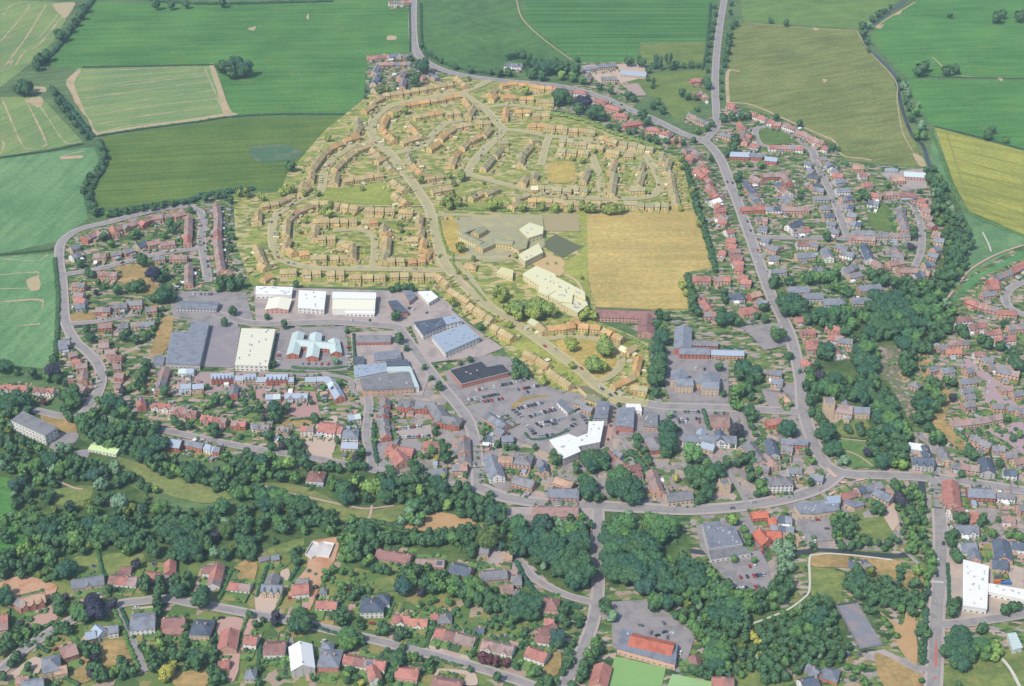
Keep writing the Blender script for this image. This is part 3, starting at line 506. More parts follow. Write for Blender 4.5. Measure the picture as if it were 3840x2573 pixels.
def building(x1, y1, x2, y2, rc, d=8.0, e=None, r=None, hip=False, wc=None, extra=False, near=None, name=None, label=None, cat=None, chim=1, gn=0):
    """a block under its ridge: sheet coordinates of the ridge ends"""
    mx, my = (x1+x2)/2, (y1+y2)/2
    zone = inside(mx, my+6, ZONE)
    if e is None: e = 4.9
    if r is None: r = min(d*.36, 3.8 if d > 11 else 3.2)
    A, B = G(x1, y1, e+r), G(x2, y2, e+r)
    v = B-A; v.z = 0; a = max(v.length/2, 2.6)
    ang = math.atan2(v.y, v.x); c = (A+B)/2; c.z = 0
    if wc is None:
        h = random.random()
        wc = {'r': 'bbwrp', 'o': 'bbbr', 'm': 'wbrb', 's': 'tbwg', 'd': 'wtbg', 'g': 'bbtp', 'l': 'rtbw'}.get(rc, 'bbbpr')[int(h*4.99) % len({'r': 'bbwrp', 'o': 'bbbr', 'm': 'wbrb', 's': 'tbwg', 'd': 'wtbg', 'g': 'bbtp', 'l': 'rtbw'}.get(rc, 'bbbpr'))]
    if near is None: near = my > 1225
    if extra and LAST[0]:
        root = LAST[0]
        add_block(root, c, ang, a, d/2, e-.05, r, hip, rc, wc, zone, near, 0, 'wing_wall', 'wing_roof')
    else:
        kind = name
        if not kind:
            if a*2 > 27: kind = 'terrace'
            elif zone and a*2 > 9: kind = 'house_row'
            elif e < 3.3: kind = 'bungalow'
            elif a*2 > 15 and my < 1200: kind = 'house_pair'
            else: kind = 'house'
        root = bpy.data.objects.new(kind, None); COL.objects.link(root); root.location = c
        root.empty_display_size = 2
        ct = cat or {'terrace': 'terrace', 'house': 'house', 'bungalow': 'bungalow', 'house_pair': 'house pair', 'house_row': 'house row'}.get(kind, kind.replace('_', ' '))
        reg(root, RNAME[rc]+'-roofed '+{'terrace': 'terrace', 'house': 'house', 'bungalow': 'bungalow', 'house_pair': 'semi-detached pair', 'house_row': 'short row'}.get(kind, kind.replace('_', ' ')), ct, None, label)
        if kind in ('terrace', 'house', 'bungalow', 'house_pair', 'house_row'): root['group'] = {'house_row': 'short rows of the looping estate', 'terrace': 'terraces of the town', 'house': 'houses of the town', 'bungalow': 'bungalows of the town', 'house_pair': 'semi-detached pairs of the town'}[kind]
        add_block(root, c, ang, a, d/2, e, r, hip, rc, wc, zone, near, chim)
        LAST[0] = root
        if kind in ('terrace', 'house', 'house_pair', 'house_row') and my < 1240:      # rear and side extensions
            for k in range(max(1, int(a/5))):
                if random.random() < .62:
                    sd_ = random.choice((-1, 1)); x = random.uniform(-a*.8, a*.8); L_, D_ = random.uniform(1.6, 3.2), random.uniform(1.4, 2.2); ca, sa = math.cos(ang), math.sin(ang); y = sd_*(d/2+D_-.15)
                    mb = MB(); mb.box(-L_, L_, -D_, D_, -1, 2.5); ix = Vector((x*ca-y*sa, x*sa+y*ca, 0)); ob('extension_wall', mb.mesh('extension_wall', [wallmat(random.choice('bwpg'), zone)]), root, ix, ang)
                    mb = MB(); mb.add([(-L_-.2, -D_-.2, 2.5), (L_+.2, -D_-.2, 2.5), (L_+.2, D_+.2, 2.5), (-L_-.2, D_+.2, 2.5), (-L_-.2, -D_-.2, 2.7+.5*(sd_ > 0)), (L_+.2, -D_-.2, 2.7+.5*(sd_ > 0)), (L_+.2, D_+.2, 2.7+.5*(sd_ < 0)), (-L_-.2, D_+.2, 2.7+.5*(sd_ < 0))], boxdata(0, 1, 0, 1, 0, 1)[1]); ob('extension_roof', mb.mesh('extension_roof', [roofmat(random.choice(rc+rc+'gwtl'), zone)]), root, ix, ang)
        if kind in ('terrace', 'house', 'house_pair', 'bungalow', 'house_row'): HOUSES.append((c, ang, a, d/2, zone, my))
    for i in range(gn):                              # street gables
        x = -a+(i+.5)*2*a/gn; ca, sa = math.cos(ang), math.sin(ang)
        dd = Vector((-c.x, CAMY-c.y, 0)); side = -1 if (dd.x*-sa+dd.y*ca) < 0 else 1
        L = d/4+.6; p = Vector((c.x+x*ca-side*(d/4+.1)*sa, c.y+x*sa+side*(d/4+.1)*ca, 0))
        add_block(root, p, ang+math.pi/2, L, min(2.6, a/gn*.6), e+.2, min(2.2, r*.75), False, rc, wc, zone, near, 0, 'gable_wall', 'gable_roof')
    return root
def rows(c, r, text, sc=1.0, dd=0.0):
    for s in text.split(';'):
        t = s.split()
        if not t: continue
        ex = t[0] == '+'
        if ex: t = t[1:]
        (x1, y1), (x2, y2) = T(c, r, float(t[0]), float(t[1])), T(c, r, float(t[2]), float(t[3]))
        kw = {}
        if sc != 1: mx, my = (x1+x2)/2, (y1+y2)/2; x1, x2, y1, y2 = mx+(x1-mx)*sc, mx+(x2-mx)*sc, my+(y1-my)*sc, my+(y2-my)*sc; kw['d'] = 8+dd; kw['e'] = 5.3
        for o in t[5:]:
            if o[0] == 'd': kw['d'] = float(o[1:])
            elif o[0] == 'e': kw['e'] = float(o[1:])
            elif o[0] == 'r': kw['r'] = float(o[1:])
            elif o[0] == 'h': kw['hip'] = True
            elif o[0] == 'W': kw['wc'] = o[1]
            elif o[0] == 'g': kw['gn'] = int(o[1:])
            elif o[0] == 'n': kw['chim'] = 0
            elif o[0] == 'N': kw['name'] = o[1:]
        L = (G(x1, y1, 7)-G(x2, y2, 7)).length; k = 1
        if not ex and inside((x1+x2)/2, (y1+y2)/2+6, ZONE) and L > 18.5: k = int(math.ceil(L/16.5))
        for i in range(k):                           # long rows stand as short blocks with passages between them
            g = 0 if k == 1 else .9/L
            a, b = i/k+(g if i else 0), (i+1)/k-(g if i < k-1 else 0)
            building(x1+(x2-x1)*a, y1+(y2-y1)*a, x1+(x2-x1)*b, y1+(y2-y1)*b, t[4], extra=ex, **kw)
ventm = mat('roof_vent', (206, 208, 212), var=.05); skym = mat('skylight', (150, 168, 186), rough=.25, var=.1, spec=.5); solar = mat('solar_panel', (82, 94, 116), rough=.2, var=.08, spec=.6)
def seammat(c, zone): return mat('seam_'+RNAME[c].replace(' ', '_'), tuple(v*.84 for v in ROOFS[c]), zone, var=.08, gain=1.5)
def flat(line, h, rc, wc, name, label, cat, vents=0, sky=0, near=True, fascia=None, storeys=None, parapet=.35, winrow=True, onto=None):
    """flat-roofed building from its roof outline at height h"""
    zone = inside(sum(p[0] for p in line)/len(line), sum(p[1] for p in line)/len(line)+4, ZONE)
    P = [G(x, y, h) for x, y in line]; n = len(P)
    if sum(P[i-1].x*P[i].y-P[i].x*P[i-1].y for i in range(n)) < 0: P.reverse()
    c = sum(P, Vector())/n; c.z = 0
    pre = name+'_' if onto else ''
    if onto: root = onto; c = Vector((root.location.x, root.location.y, 0))
    else: root = bpy.data.objects.new(name, None); COL.objects.link(root); root.location = c; reg(root, '', cat, None, label)
    q = [Vector((p.x-c.x, p.y-c.y, 0)) for p in P]
    me = mesh('wall', [v+Vector((0, 0, -1)) for v in q]+[v+Vector((0, 0, h-.3)) for v in q], [(i, (i+1) % n, n+(i+1) % n, n+i) for i in range(n)]+[tuple(range(n, 2*n))], [wallmat(wc, zone)])
    W = ob(pre+'wall', me, root)
    q2 = [v*(1+.45/max(v.length, 1)) for v in q]
    me = mesh('roof', [v+Vector((0, 0, h-.45)) for v in q2]+[v+Vector((0, 0, h+parapet)) for v in q2], [(i, (i+1) % n, n+(i+1) % n, n+i) for i in range(n)]+[tuple(range(n, 2*n)), tuple(reversed(range(n)))], [fascia or roofmat(rc, zone), roofmat(rc, zone)], [0]*n+[1, 0])
    Rf = ob(pre+'roof', me, root)
    rnd = random.Random(len(label)); xs = [v.x for v in q]; ys = [v.y for v in q]
    pol = [(v.x, v.y) for v in q]; e0 = max(range(n), key=lambda i: (q[(i+1) % n]-q[i]).length); dv = q[(e0+1) % n]-q[e0]; an = math.atan2(dv.y, dv.x)
    for m, k, nm in ((ventm, vents, 'roof_vent'), (skym, sky, 'skylight')):
        done = 0
        for _ in range(200):
            if done >= k: break
            x, y = rnd.uniform(min(xs), max(xs)), rnd.uniform(min(ys), max(ys))
            if all(inside(x+dx, y+dy, pol) for dx, dy in ((2, 2), (-2, -2), (2, -2), (-2, 2))):
                mb = MB(); s = rnd.uniform(.5, 1.2)
                if nm == 'skylight': mb.box(-1.6, 1.6, -.6, .6, 0, .25)
                else: mb.box(-s, s, -s*.7, s*.7, 0, s*.9); mb.box(-s*.5, s*.5, -s*.4, s*.4, s*.9, s*1.2)
                ob(nm, mb.mesh(nm, [m]), Rf, (x, y, h+parapet), an); done += 1
    u = dv.normalized(); wv = Vector((-u.y, u.x, 0)); ts = [v.dot(u) for v in q]; t0 = min(ts)+1.5; mb = MB()
    while t0 < max(ts)-1:                            # sheet seams across the roof
        xs_ = []
        for i in range(n):
            a, b = q[i], q[(i+1) % n]; ta, tb = a.dot(u), b.dot(u)
            if (ta > t0) != (tb > t0): k = (t0-ta)/(tb-ta); xs_.append((a+(b-a)*k).dot(wv))
        xs_.sort()
        for i in range(0, len(xs_)-1, 2):
            p0, p1 = xs_[i]+.3, xs_[i+1]-.3
            if p1 > p0: mb.add([u*(t0+dx)+wv*p+Vector((0, 0, h+parapet+z)) for z in (0, .07) for dx, p in ((-.16, p0), (.16, p0), (.16, p1), (-.16, p1))], boxdata(0, 1, 0, 1, 0, 1)[1])
        t0 += rnd.uniform(2.6, 3.4)
    if mb.v: ob('roof_seams', mb.mesh('roof_seams', [seammat(rc, zone)]), Rf, kind='stuff')
    if winrow:
        st = storeys or max(1, int((h-.8)/3))
        for i in range(n):
            a, b = q[i], q[(i+1) % n]; t = b-a; L = t.length; nn = Vector((t.y, -t.x, 0)).normalized()
            if L < 5 or nn.dot(Vector((-c.x, CAMY-c.y, 0)).normalized()) < .15: continue
            k = max(1, int(L/4.2)); rz = math.atan2(t.y, t.x)
            for j in range(k):
                p = a+t*((j+.5)/k)+nn*.03
                for s in range(st): ob('window', WIN[int(zone)], W, (p.x, p.y, 1.9+s*(h-.9)/st), rz, (2.0, 1, 1.5))
    return root, Rf, W, c
# ---------------------------------------------------------------- houses: ridge ends read from the survey, sheet by sheet
rows(1, 0, '''1165 850 1280 835 b;1285 833 1395 820 b;1420 810 1550 792 b;1560 788 1670 768 b;1685 766 1790 748 b;1830 692 1915 765 b;1060 915 1150 868 b;990 995 1080 938 b;935 1160 930 1072 g;905 1200 945 1140 b;808 1262 940 1225 r;665 1338 780 1288 r;592 1402 665 1345 b;556 1458 598 1406 b;502 1535 560 1455 b;
1335 945 1475 922 o;1480 918 1580 908 o;1597 903 1720 882 b;1737 873 1860 853 o;1232 1012 1340 962 b;1155 1130 1195 1042 o;1160 1155 1195 1205 o;1205 1205 1265 1265 o;1332 1282 1420 1255 b;1425 1250 1505 1232 b;1395 1105 1425 1150 b;1430 1150 1470 1192 o;1462 1196 1520 1238 b;1447 1052 1560 1030 b;1565 1028 1690 1010 o;1740 1020 1860 1008 b;1905 888 1955 958 o;1940 1050 1985 965 b;
1815 1142 1955 1115 b;1745 1192 1812 1146 b;1680 1250 1740 1196 o;1582 1342 1670 1285 o;2010 1102 2140 1100 b;2080 1222 2140 1152 b;1965 1262 2070 1208 o;1882 1332 1942 1268 b;1800 1420 1855 1368 o;1785 1490 1812 1432 b;
910 1352 1040 1308 b;805 1432 890 1372 b;715 1525 790 1450 b;1062 1345 1135 1415 b;1100 1455 1165 1425 o;1190 1470 1240 1530 g;1390 1400 1420 1490 g;1440 1490 1510 1562 o;2222 1282 2300 1278 g;2180 1402 2235 1342 g;2075 1520 2160 1422 g;2240 762 2338 742 o;2130 842 2200 792 b;2150 890 2190 850 o;2250 872 2340 860 o;2275 1060 2290 970 o;
1020 512 1200 500 r e3;1208 500 1275 486 s;1280 484 1340 498 s;1345 500 1420 490 s;1140 570 1250 566 p e3;1270 570 1405 565 p e3;1075 650 1110 588 s;1070 745 1118 665 s;1310 695 1362 640 g;1335 780 1352 705 g;1070 802 1130 772 g;1508 690 1545 680 p;1565 682 1602 665 s;1612 692 1648 680 s;1215 12 1300 6 p Ww;1310 8 1400 2 r''', 1.06, .8)
rows(1, 1, '''45 290 195 263 b;205 255 325 203 b;402 182 480 112 b;495 62 508 -10 b;715 92 738 -8 b;800 62 980 36 b;985 34 1155 8 b;1252 70 1360 150 b d10;1262 190 1378 268 b d10;1568 40 1700 18 b;1608 162 1780 130 b;1962 222 2080 160 g;2098 182 2200 132 g;1652 222 1752 232 g;500 270 650 265 b;372 342 500 292 b;330 372 380 342 r;290 424 338 372 b;270 560 280 432 b;262 690 292 600 b;300 690 345 725 o;392 730 480 720 o;497 765 640 760 b;680 766 840 760 b;880 782 882 650 b;760 632 860 672 b;566 585 720 580 b;530 592 545 480 b;520 436 588 430 t;595 430 755 428 b;775 430 917 428 b;965 440 1032 436 b;1036 436 1110 432 r;1158 545 1170 470 b;1180 582 1212 540 o;1190 705 1202 592 b;1160 795 1186 722 g;1200 790 1350 785 b;1395 800 1540 785 r;1488 470 1496 380 b;1500 565 1512 490 b;1518 692 1535 602 o;1540 775 1578 702 o;1378 602 1482 600 g e3;
700 275 930 318 b;1000 325 1260 332 b;1310 342 1435 352 b;220 895 365 890 b;425 905 585 896 b;650 912 800 906 b;865 940 1175 935 b;1230 926 1390 920 b;1435 930 1640 920 b;1662 930 1760 1012 b;1772 1062 1860 1115 b;1865 1120 1950 1172 b;1952 1200 2055 1262 b;2060 1268 2165 1335 b;2168 1392 2292 1462 b;2298 1466 2350 1500 b;15 442 20 350 b;0 670 30 722 b;22 722 72 822 b;30 822 90 862 b;60 962 130 930 o;415 135 438 80 b''', 1.04, .8)
rows(0, 1, '''770 595 870 540 p d11;880 530 925 562 p;935 540 988 552 g;1028 492 1052 545 o;1060 502 1110 480 p d9;1112 470 1165 492 g;1170 472 1255 440 p;1288 442 1325 462 r;1322 425 1390 402 p;1398 402 1480 392 p d9;1500 392 1580 372 p;1590 382 1672 360 p;1720 482 1722 398 b;1718 565 1718 498 b;1712 640 1712 572 r;1985 372 1975 285 b;1992 445 1988 380 b;1984 522 1990 455 b;1992 605 1982 532 m;1992 690 1984 615 b;2002 782 1994 700 b;2022 885 2006 792 b;2060 935 2085 895 t;1250 662 1322 630 d d10;1350 642 1452 618 p d10;1470 642 1590 630 p;1130 712 1202 690 g;1018 732 1092 720 g;858 752 962 750 p;1400 772 1502 768 p;1560 762 1702 764 p;1722 915 1722 838 b;1720 1005 1718 928 b;642 684 705 660 s;650 762 722 732 s;908 912 1062 918 p d9;668 1012 772 1022 p;680 1102 762 1112 b;690 1152 772 1160 r;688 1215 762 1202 s;880 1242 1002 1240 p;1020 1212 1152 1202 g;1160 1182 1292 1180 p;1330 1242 1425 1232 p;900 1392 1012 1382 p d9;1078 1392 1162 1382 g;1200 1382 1322 1372 g;1338 1372 1402 1370 s;540 1542 632 1538 s;908 1542 982 1532 p''', 1.12, 1)
rows(0, 2, '''530 22 612 8 s Wt;622 92 695 72 b;660 150 732 148 r;690 192 792 180 b;765 240 752 332 b;722 372 785 402 b;900 4 992 -2 b;958 62 1052 58 b;1010 108 1112 112 m;1030 200 1102 190 b;1050 272 1132 280 b;1040 382 1092 368 b;1008 472 1062 450 b;
1512 208 1448 412 g d9 Wb;1630 236 1772 234 l Ww;1648 378 1742 370 l Ww;1758 378 1858 370 l Wb;1928 282 2032 275 l d10 Wr g3 e7;2036 278 2132 272 l d10 Wr g3 e7;2140 297 2226 300 l Wt;2230 287 2338 280 l d10 Wt g3 e7;2142 368 2128 455 s Wr;
1275 478 1292 562 r Wr;1390 546 1562 560 r Ww g2;1566 578 1802 620 m Wp g2;1840 655 1950 672 r Wp g1;1955 674 2072 692 r Wp g1;2112 710 2248 720 r Wr g1;2300 742 2345 732 s;1430 860 1658 892 l d13 Wr e6;1690 882 1862 922 s Wr;1880 920 1962 950 l Ww;1930 942 2012 952 s Wr;-10 388 90 376 r Ww g1;92 388 248 386 r Ww g1;305 406 495 418 r Ww g2''')
rows(1, 2, '''0 312 86 310 l Wt;90 287 292 285 l d10 Wr g5 e7;294 312 342 310 l Wt;450 312 547 310 l Wt;556 307 662 305 l Wt;672 312 768 482 l d10 Wr;85 472 222 466 l Wb;262 462 472 460 l Wg g2;0 742 122 752 g Wt g2;190 762 302 772 g Wt g2;405 762 522 760 r Ww;582 730 742 752 r d17 Ww e5.5;+ 720 752 792 764 r d12 Ww;790 802 932 800 s d15 Ww h;780 906 935 912 l d10 Wt;840 662 952 645 l Wg e3;
1300 522 1455 532 g d13 Wr h e6 g2;+ 1460 532 1640 542 g d13 Wr e6 g1;+ 1640 562 1705 655 g d14 Wr e6;+ 1640 652 1875 692 g d14 Wr h e6 g2;1172 490 1182 560 g d9 Wr;1160 582 1172 645 g d9 Wr;1158 672 1180 752 g d9 Wt;1168 762 1190 842 g d9 Wr;1198 922 1275 932 r d11 h;1275 962 1345 1072 r d14;+ 1290 945 1440 968 r d12;1530 900 1682 902 m d10;1898 842 1908 1080 g d11 Wt;1790 1112 1932 1110 g d10 Wt;1598 1152 1742 1150 s h d10 Wg e3;470 1182 622 1192 m d15 h Ww e4;2108 632 2285 745 s d11 Wb;+ 2198 762 2272 802 s d9;2100 842 2232 862 s d9;2240 852 2345 842 s d10;2142 1010 2205 1200 s d14;2218 1032 2350 1042 t d10 e7''')
rows(2, 0, '''-25 747 42 740 o;65 756 150 750 o;157 767 242 776 o;246 782 360 788 o;-20 872 30 866 o;75 882 190 880 o;230 908 300 905 o;303 908 382 912 g;30 1002 160 1000 o;195 1032 335 1030 b;150 1132 290 1125 o;302 1142 500 1152 b;525 1172 692 1178 b;694 1182 760 1188 g;800 1242 872 1252 o;880 1262 962 1282 b;990 1287 1140 1307 g;1160 1322 1290 1342 g;440 1262 560 1272 g;570 1292 680 1296 g;700 1322 830 1332 b;410 1352 690 1378 g;870 1362 980 1382 b;175 1262 232 1250 g;115 1372 172 1310 g;75 1482 100 1382 g;905 1555 945 1450 g;1165 1555 1195 1470 g;1368 1462 1388 1398 g;1402 1555 1438 1440 g;650 1562 702 1520 g;1030 1402 1102 1400 b;
560 820 682 832 r h d10;385 790 545 832 r;755 895 862 922 r d9 h;852 950 985 982 r d9 h;930 1032 1052 1042 r d10 h;1030 1122 1182 1100 r d9 h;1230 1162 1352 1172 r h;1360 1192 1442 1212 r h;1460 1252 1562 1262 r h;1640 722 1752 714 r;1672 846 1732 830 r;1742 862 1792 860 t h;1620 1030 1702 1078 g d9;+ 1692 1072 1802 1112 g d9;1968 938 2042 950 r;1990 1012 2032 988 r;2190 1024 2322 1072 r Ww;2080 1112 2112 1152 r;1900 1202 2012 1232 g h;2110 1252 2130 1182 p;2148 1222 2192 1242 r;2180 1310 2252 1322 r Ww;2125 1282 2150 1262 p;
650 612 742 602 s h;755 597 942 574 s Wt;820 702 952 700 g;1010 642 1222 662 l d14 n e4 Nbarn;640 682 722 690 g;1580 1352 1642 1340 g;1660 1370 1722 1402 g;1600 1422 1662 1440 r;1720 1468 1762 1502 r;1750 1530 1802 1562 r;1658 1542 1722 1550 r;-60 572 88 585 s Ww d10''', 1.08, .8)
rows(2, 1, '''1720 0 1762 32 r;1788 42 1812 82 r;1800 112 1832 152 r;1848 182 1882 212 r;1830 262 1892 240 w Ww;1878 282 1912 302 r;1862 337 1942 330 r;1888 382 1932 412 r;1900 432 1962 450 r;1958 532 2012 520 r;1970 602 2042 612 r;1978 652 2052 672 r;2000 706 2082 704 r d9;2012 762 2102 772 r d9;2030 812 2112 822 r;2048 862 2112 872 r;1898 722 1952 730 r e3;2078 942 2152 952 r;2108 982 2182 992 r;1660 962 1802 960 r Wb;1860 962 1982 960 r Wb;1740 1142 1800 1232 r d9;1998 1112 2112 1110 d h d13;2180 1112 2262 1092 t;2108 1252 2232 1232 r d14 h;1768 1282 1862 1280 g;2250 1162 2332 1182 s;240 122 362 125 g;390 137 532 150 g;560 132 682 150 g;178 132 232 130 w;95 92 130 30 g;198 52 212 -5 g;650 62 682 -5 g;908 175 935 20 g;1158 102 1190 -5 g;1088 142 1202 140 g;1470 165 1445 -5 g;1502 275 1482 165 g;300 242 452 250 b;480 272 642 276 b;648 266 792 270 b;840 266 952 262 b;1030 266 1132 270 g;1150 282 1282 290 g;1300 282 1422 290 g;160 242 292 240 t;-5 302 62 262 g;30 222 132 190 g;
2200 30 2272 72 b;2148 90 2222 182 d;2200 200 2262 262 s;2120 322 2345 310 r Wr d9;2248 412 2332 420 g;2268 492 2332 502 s;2288 602 2345 612 s;800 1266 1272 1282 m d17 Wp n Ncare_home;+ 1240 1290 1228 1440 m d17 Wp;340 1412 470 1398 o;475 1396 562 1380 o;530 1372 592 1340 o;625 1387 792 1402 o;850 1432 1002 1502 o;180 1342 232 1372 e;240 1372 302 1432 b''', 1.2, 1.5)
rows(2, 2, '''120 62 230 125 b;235 128 342 192 b;340 232 440 302 b;445 305 542 372 b;1045 62 1122 18 b;1160 112 1132 245 o;920 372 1012 335 o;1015 332 1112 290 o;1090 382 1160 388 b;1165 390 1242 402 g;690 462 822 502 d d10;590 512 680 540 g;+ 650 560 740 590 g;1000 22 1062 52 w;
880 982 1062 1132 m d9 Wg;+ 1062 1132 1165 1102 m d9 Ww;930 970 1012 1010 s;1112 1192 1182 1172 m Ww;1268 832 1335 945 g d13 Wr h;0 1022 182 1042 g d16 h e6 Wb;270 1062 302 1165 s;20 1212 205 1262 g d12;330 1332 612 1342 s d14 Wp;400 1222 562 1282 t d10;1275 1150 1342 1345 b d10;1408 1382 1645 1352 g d13 Wt;190 1502 605 1505 p d15;1560 832 2052 852 s d12 e6 Ww n Nwhite_mansion;+ 1735 780 1722 862 l d8 Ww e6.5;+ 1895 785 1912 880 d d8 Ww e7;+ 1740 902 1855 932 l d10 Wt;1815 676 1988 682 p d20 e4 n''')
rows(3, 0, '''-5 1092 52 1096 r Ww;45 1112 118 1122 p;150 1125 252 1162 r Ww;268 1186 392 1232 p;392 1242 512 1292 p;500 1330 548 1342 r;10 1326 82 1325 r Ww;90 1326 250 1332 p;258 1336 322 1342 r Ww;350 1470 402 1482 s;370 1530 422 1552 s;480 1432 532 1430 g;560 1470 582 1522 s;590 1540 642 1552 s;780 1512 872 1510 t;-340 1386 -180 1392 l d12 Wr e6 n Nprimary_school;+ -170 1398 -60 1402 s d11 Wr;+ -20 1430 80 1440 l d11 Wr''', 1.1, 1)
rows(3, 1, '''-20 16 150 10 b d9 Wr;140 2 185 75 b Wr;100 100 150 130 d;132 132 190 182 m;160 222 202 262 s;10 322 152 320 s d9;160 322 342 326 b d9;200 482 282 440 d;240 522 352 510 r;380 20 452 32 s;410 112 462 100 d;430 142 502 152 s;440 222 542 220 s;490 312 552 310 s;520 382 592 380 s;560 452 612 462 s;580 522 642 532 s;600 12 672 20 r;620 72 682 62 s;640 152 732 150 s;680 232 752 220 s;700 292 772 302 s;740 372 802 382 s;770 452 842 462 s;790 542 872 540 s;840 12 892 10 m;880 102 942 96 r;900 542 962 540 s;1150 52 1232 50 t;1270 2 1412 10 e d12 n Nbarn;960 192 1032 202 r;1090 182 1192 180 b;1220 192 1332 190 m;1340 232 1432 252 m;1440 292 1462 312 r;1430 332 1482 342 b;1460 402 1502 412 b;1490 462 1522 482 b;1520 542 1572 552 b;1540 602 1602 612 s;1520 692 1562 680 s;1490 732 1552 752 s;1440 832 1502 820 s;930 262 1002 272 s Ww;1220 392 1222 320 g;1240 462 1232 400 g;1262 512 1252 462 g;990 562 1112 560 g;1140 562 1272 560 g;790 582 952 592 b;280 642 372 640 m;390 642 452 652 g;0 662 82 692 g;20 772 82 770 s;280 752 402 740 s;530 700 562 762 s;640 662 722 682 s;690 722 772 742 s Ww;890 672 932 772 d Ww;990 812 1042 852 b;1160 682 1182 722 g;1150 742 1232 752 s;1120 822 1222 800 p;1220 882 1342 880 p;1350 932 1422 910 s;1420 902 1472 912 t;40 892 142 880 s d9;410 882 472 870 s;700 892 782 850 s;750 932 832 920 s;210 1052 352 1050 s d12;360 1112 482 1110 s d12;540 1162 682 1160 s h d14;860 1042 1002 1030 s d12;790 1152 922 1150 s d14;270 1332 352 1320 r;320 1442 412 1440 r;550 1402 652 1422 r;570 1492 662 1502 r;360 1542 442 1540 r;670 1522 762 1532 s;
2230 892 2302 852 r d9;2300 832 2345 820 r d9;2140 922 2212 900 g d9;2060 962 2122 932 g d9;2030 992 2082 980 r;2000 1042 2092 1030 r d9;1970 1102 2062 1090 g d9;1840 1162 1962 1212 r d9;1962 1212 2112 1242 g d9;2120 1262 2252 1272 r d9;1720 1332 1842 1320 m h d10;1850 1402 1962 1380 m d10;1990 1452 2102 1440 m d10;2090 1512 2232 1500 r d10;2220 1402 2345 1390 g d10;1680 1542 1812 1540 g d9''', 1.38, 2)
rows(3, 2, '''360 12 452 10 r;605 20 645 92 r;330 142 392 182 r;0 242 122 252 s Wt;40 322 132 332 s Wt;1560 22 1642 10 g;1640 52 1762 50 o;1890 82 1982 80 m;1960 122 2062 142 g;2040 192 2232 202 g;2100 222 2292 262 g;1470 222 1562 200 g Wb;1590 232 1692 220 s;1810 232 1872 220 g;1760 332 1892 320 s;1780 412 1862 400 s;1800 472 1882 460 g;1790 542 1882 530 g;2060 552 2152 550 g;2190 572 2282 570 g;2280 602 2345 590 g;2130 392 2232 390 g;2240 442 2322 430 g;1690 712 1892 690 b d9 Wt e5;1900 690 2122 650 b d9 Wt e5;1870 832 1945 862 g d9;1955 880 2042 920 g d9;2060 932 2162 940 g;2170 1002 2262 990 g;2250 1062 2345 1040 g;1310 342 1392 372 g h;1430 932 1492 1062 d Wg;1340 1042 1512 1062 d d13 Wg e7 g3;1592 950 1642 1052 g;1690 1092 1922 1122 g d9 Wt;1992 1040 2015 1155 d d13 Wg;2160 1152 2272 1162 d Ww;1672 1252 1692 1442 r d14 Wp;1840 1332 2062 1342 s d14 Wr;2110 1362 2252 1372 g Ww;1670 1522 1782 1500 m;1830 1542 1932 1552 r;2290 1482 2345 1470 g;
10 1232 212 1230 g h d13 e8 Ww;130 872 352 882 s Wr;-5 702 132 690 m;130 932 222 942 g;20 872 62 1002 d d10;-20 1010 72 1102 g d10;190 1142 302 1140 s e3;400 1192 502 1212 s;120 492 202 490 t h;665 1382 802 1345 r e3;830 1322 1022 1270 s d10 Wt;990 1332 1132 1402 s d11 Wt;-175 900 -60 1060 g d13 Wt e6;-120 1100 10 1130 g d10''', 1.12, 1)
rows(0, 3, '''190 768 392 720 t d13 Wr e6 g3;+ 170 760 230 800 g d10 Wr e5.5;662 602 932 560 s d12 Wt e4 g1;1010 562 1242 582 m d11 Ww e3.5;+ 1092 482 1192 480 m d9 Ww e3.5;1340 532 1552 562 r d11 Wr e3.5;+ 1552 410 1548 505 r d9 Wr e3.5;1990 440 1945 625 m d10 Ww e5.5;+ 1868 470 2000 482 m d10 Ww e5;2100 622 2282 642 r d9 Ww e3;1200 950 1402 930 s d19 Ww e6;1490 952 1682 950 m d12 Wr e5;+ 1500 1040 1670 1040 m d7 Wr e3;1758 992 1922 1002 d d17 Wt e6 h;2100 1040 2070 1195 r d14 Wb e4.5;2240 1112 2345 1122 r d10 Ww;2000 1342 2092 1342 r d8 e3;782 1082 862 1062 l d9 Wr;+ 872 1010 932 1062 l d9 Ww;+ 992 1022 1072 1012 s d9 Ww;560 1232 682 1190 p d13 Wr;385 1345 535 1315 s d17 Wt e7 h;+ 500 1400 600 1380 t d9 Wt e5;200 1532 382 1500 s d12;150 1482 255 1480 p d8 e3;-15 932 62 920 r;-15 992 62 980 p d10;2245 1432 2332 1432 s d10 h''', 1.1, 3)
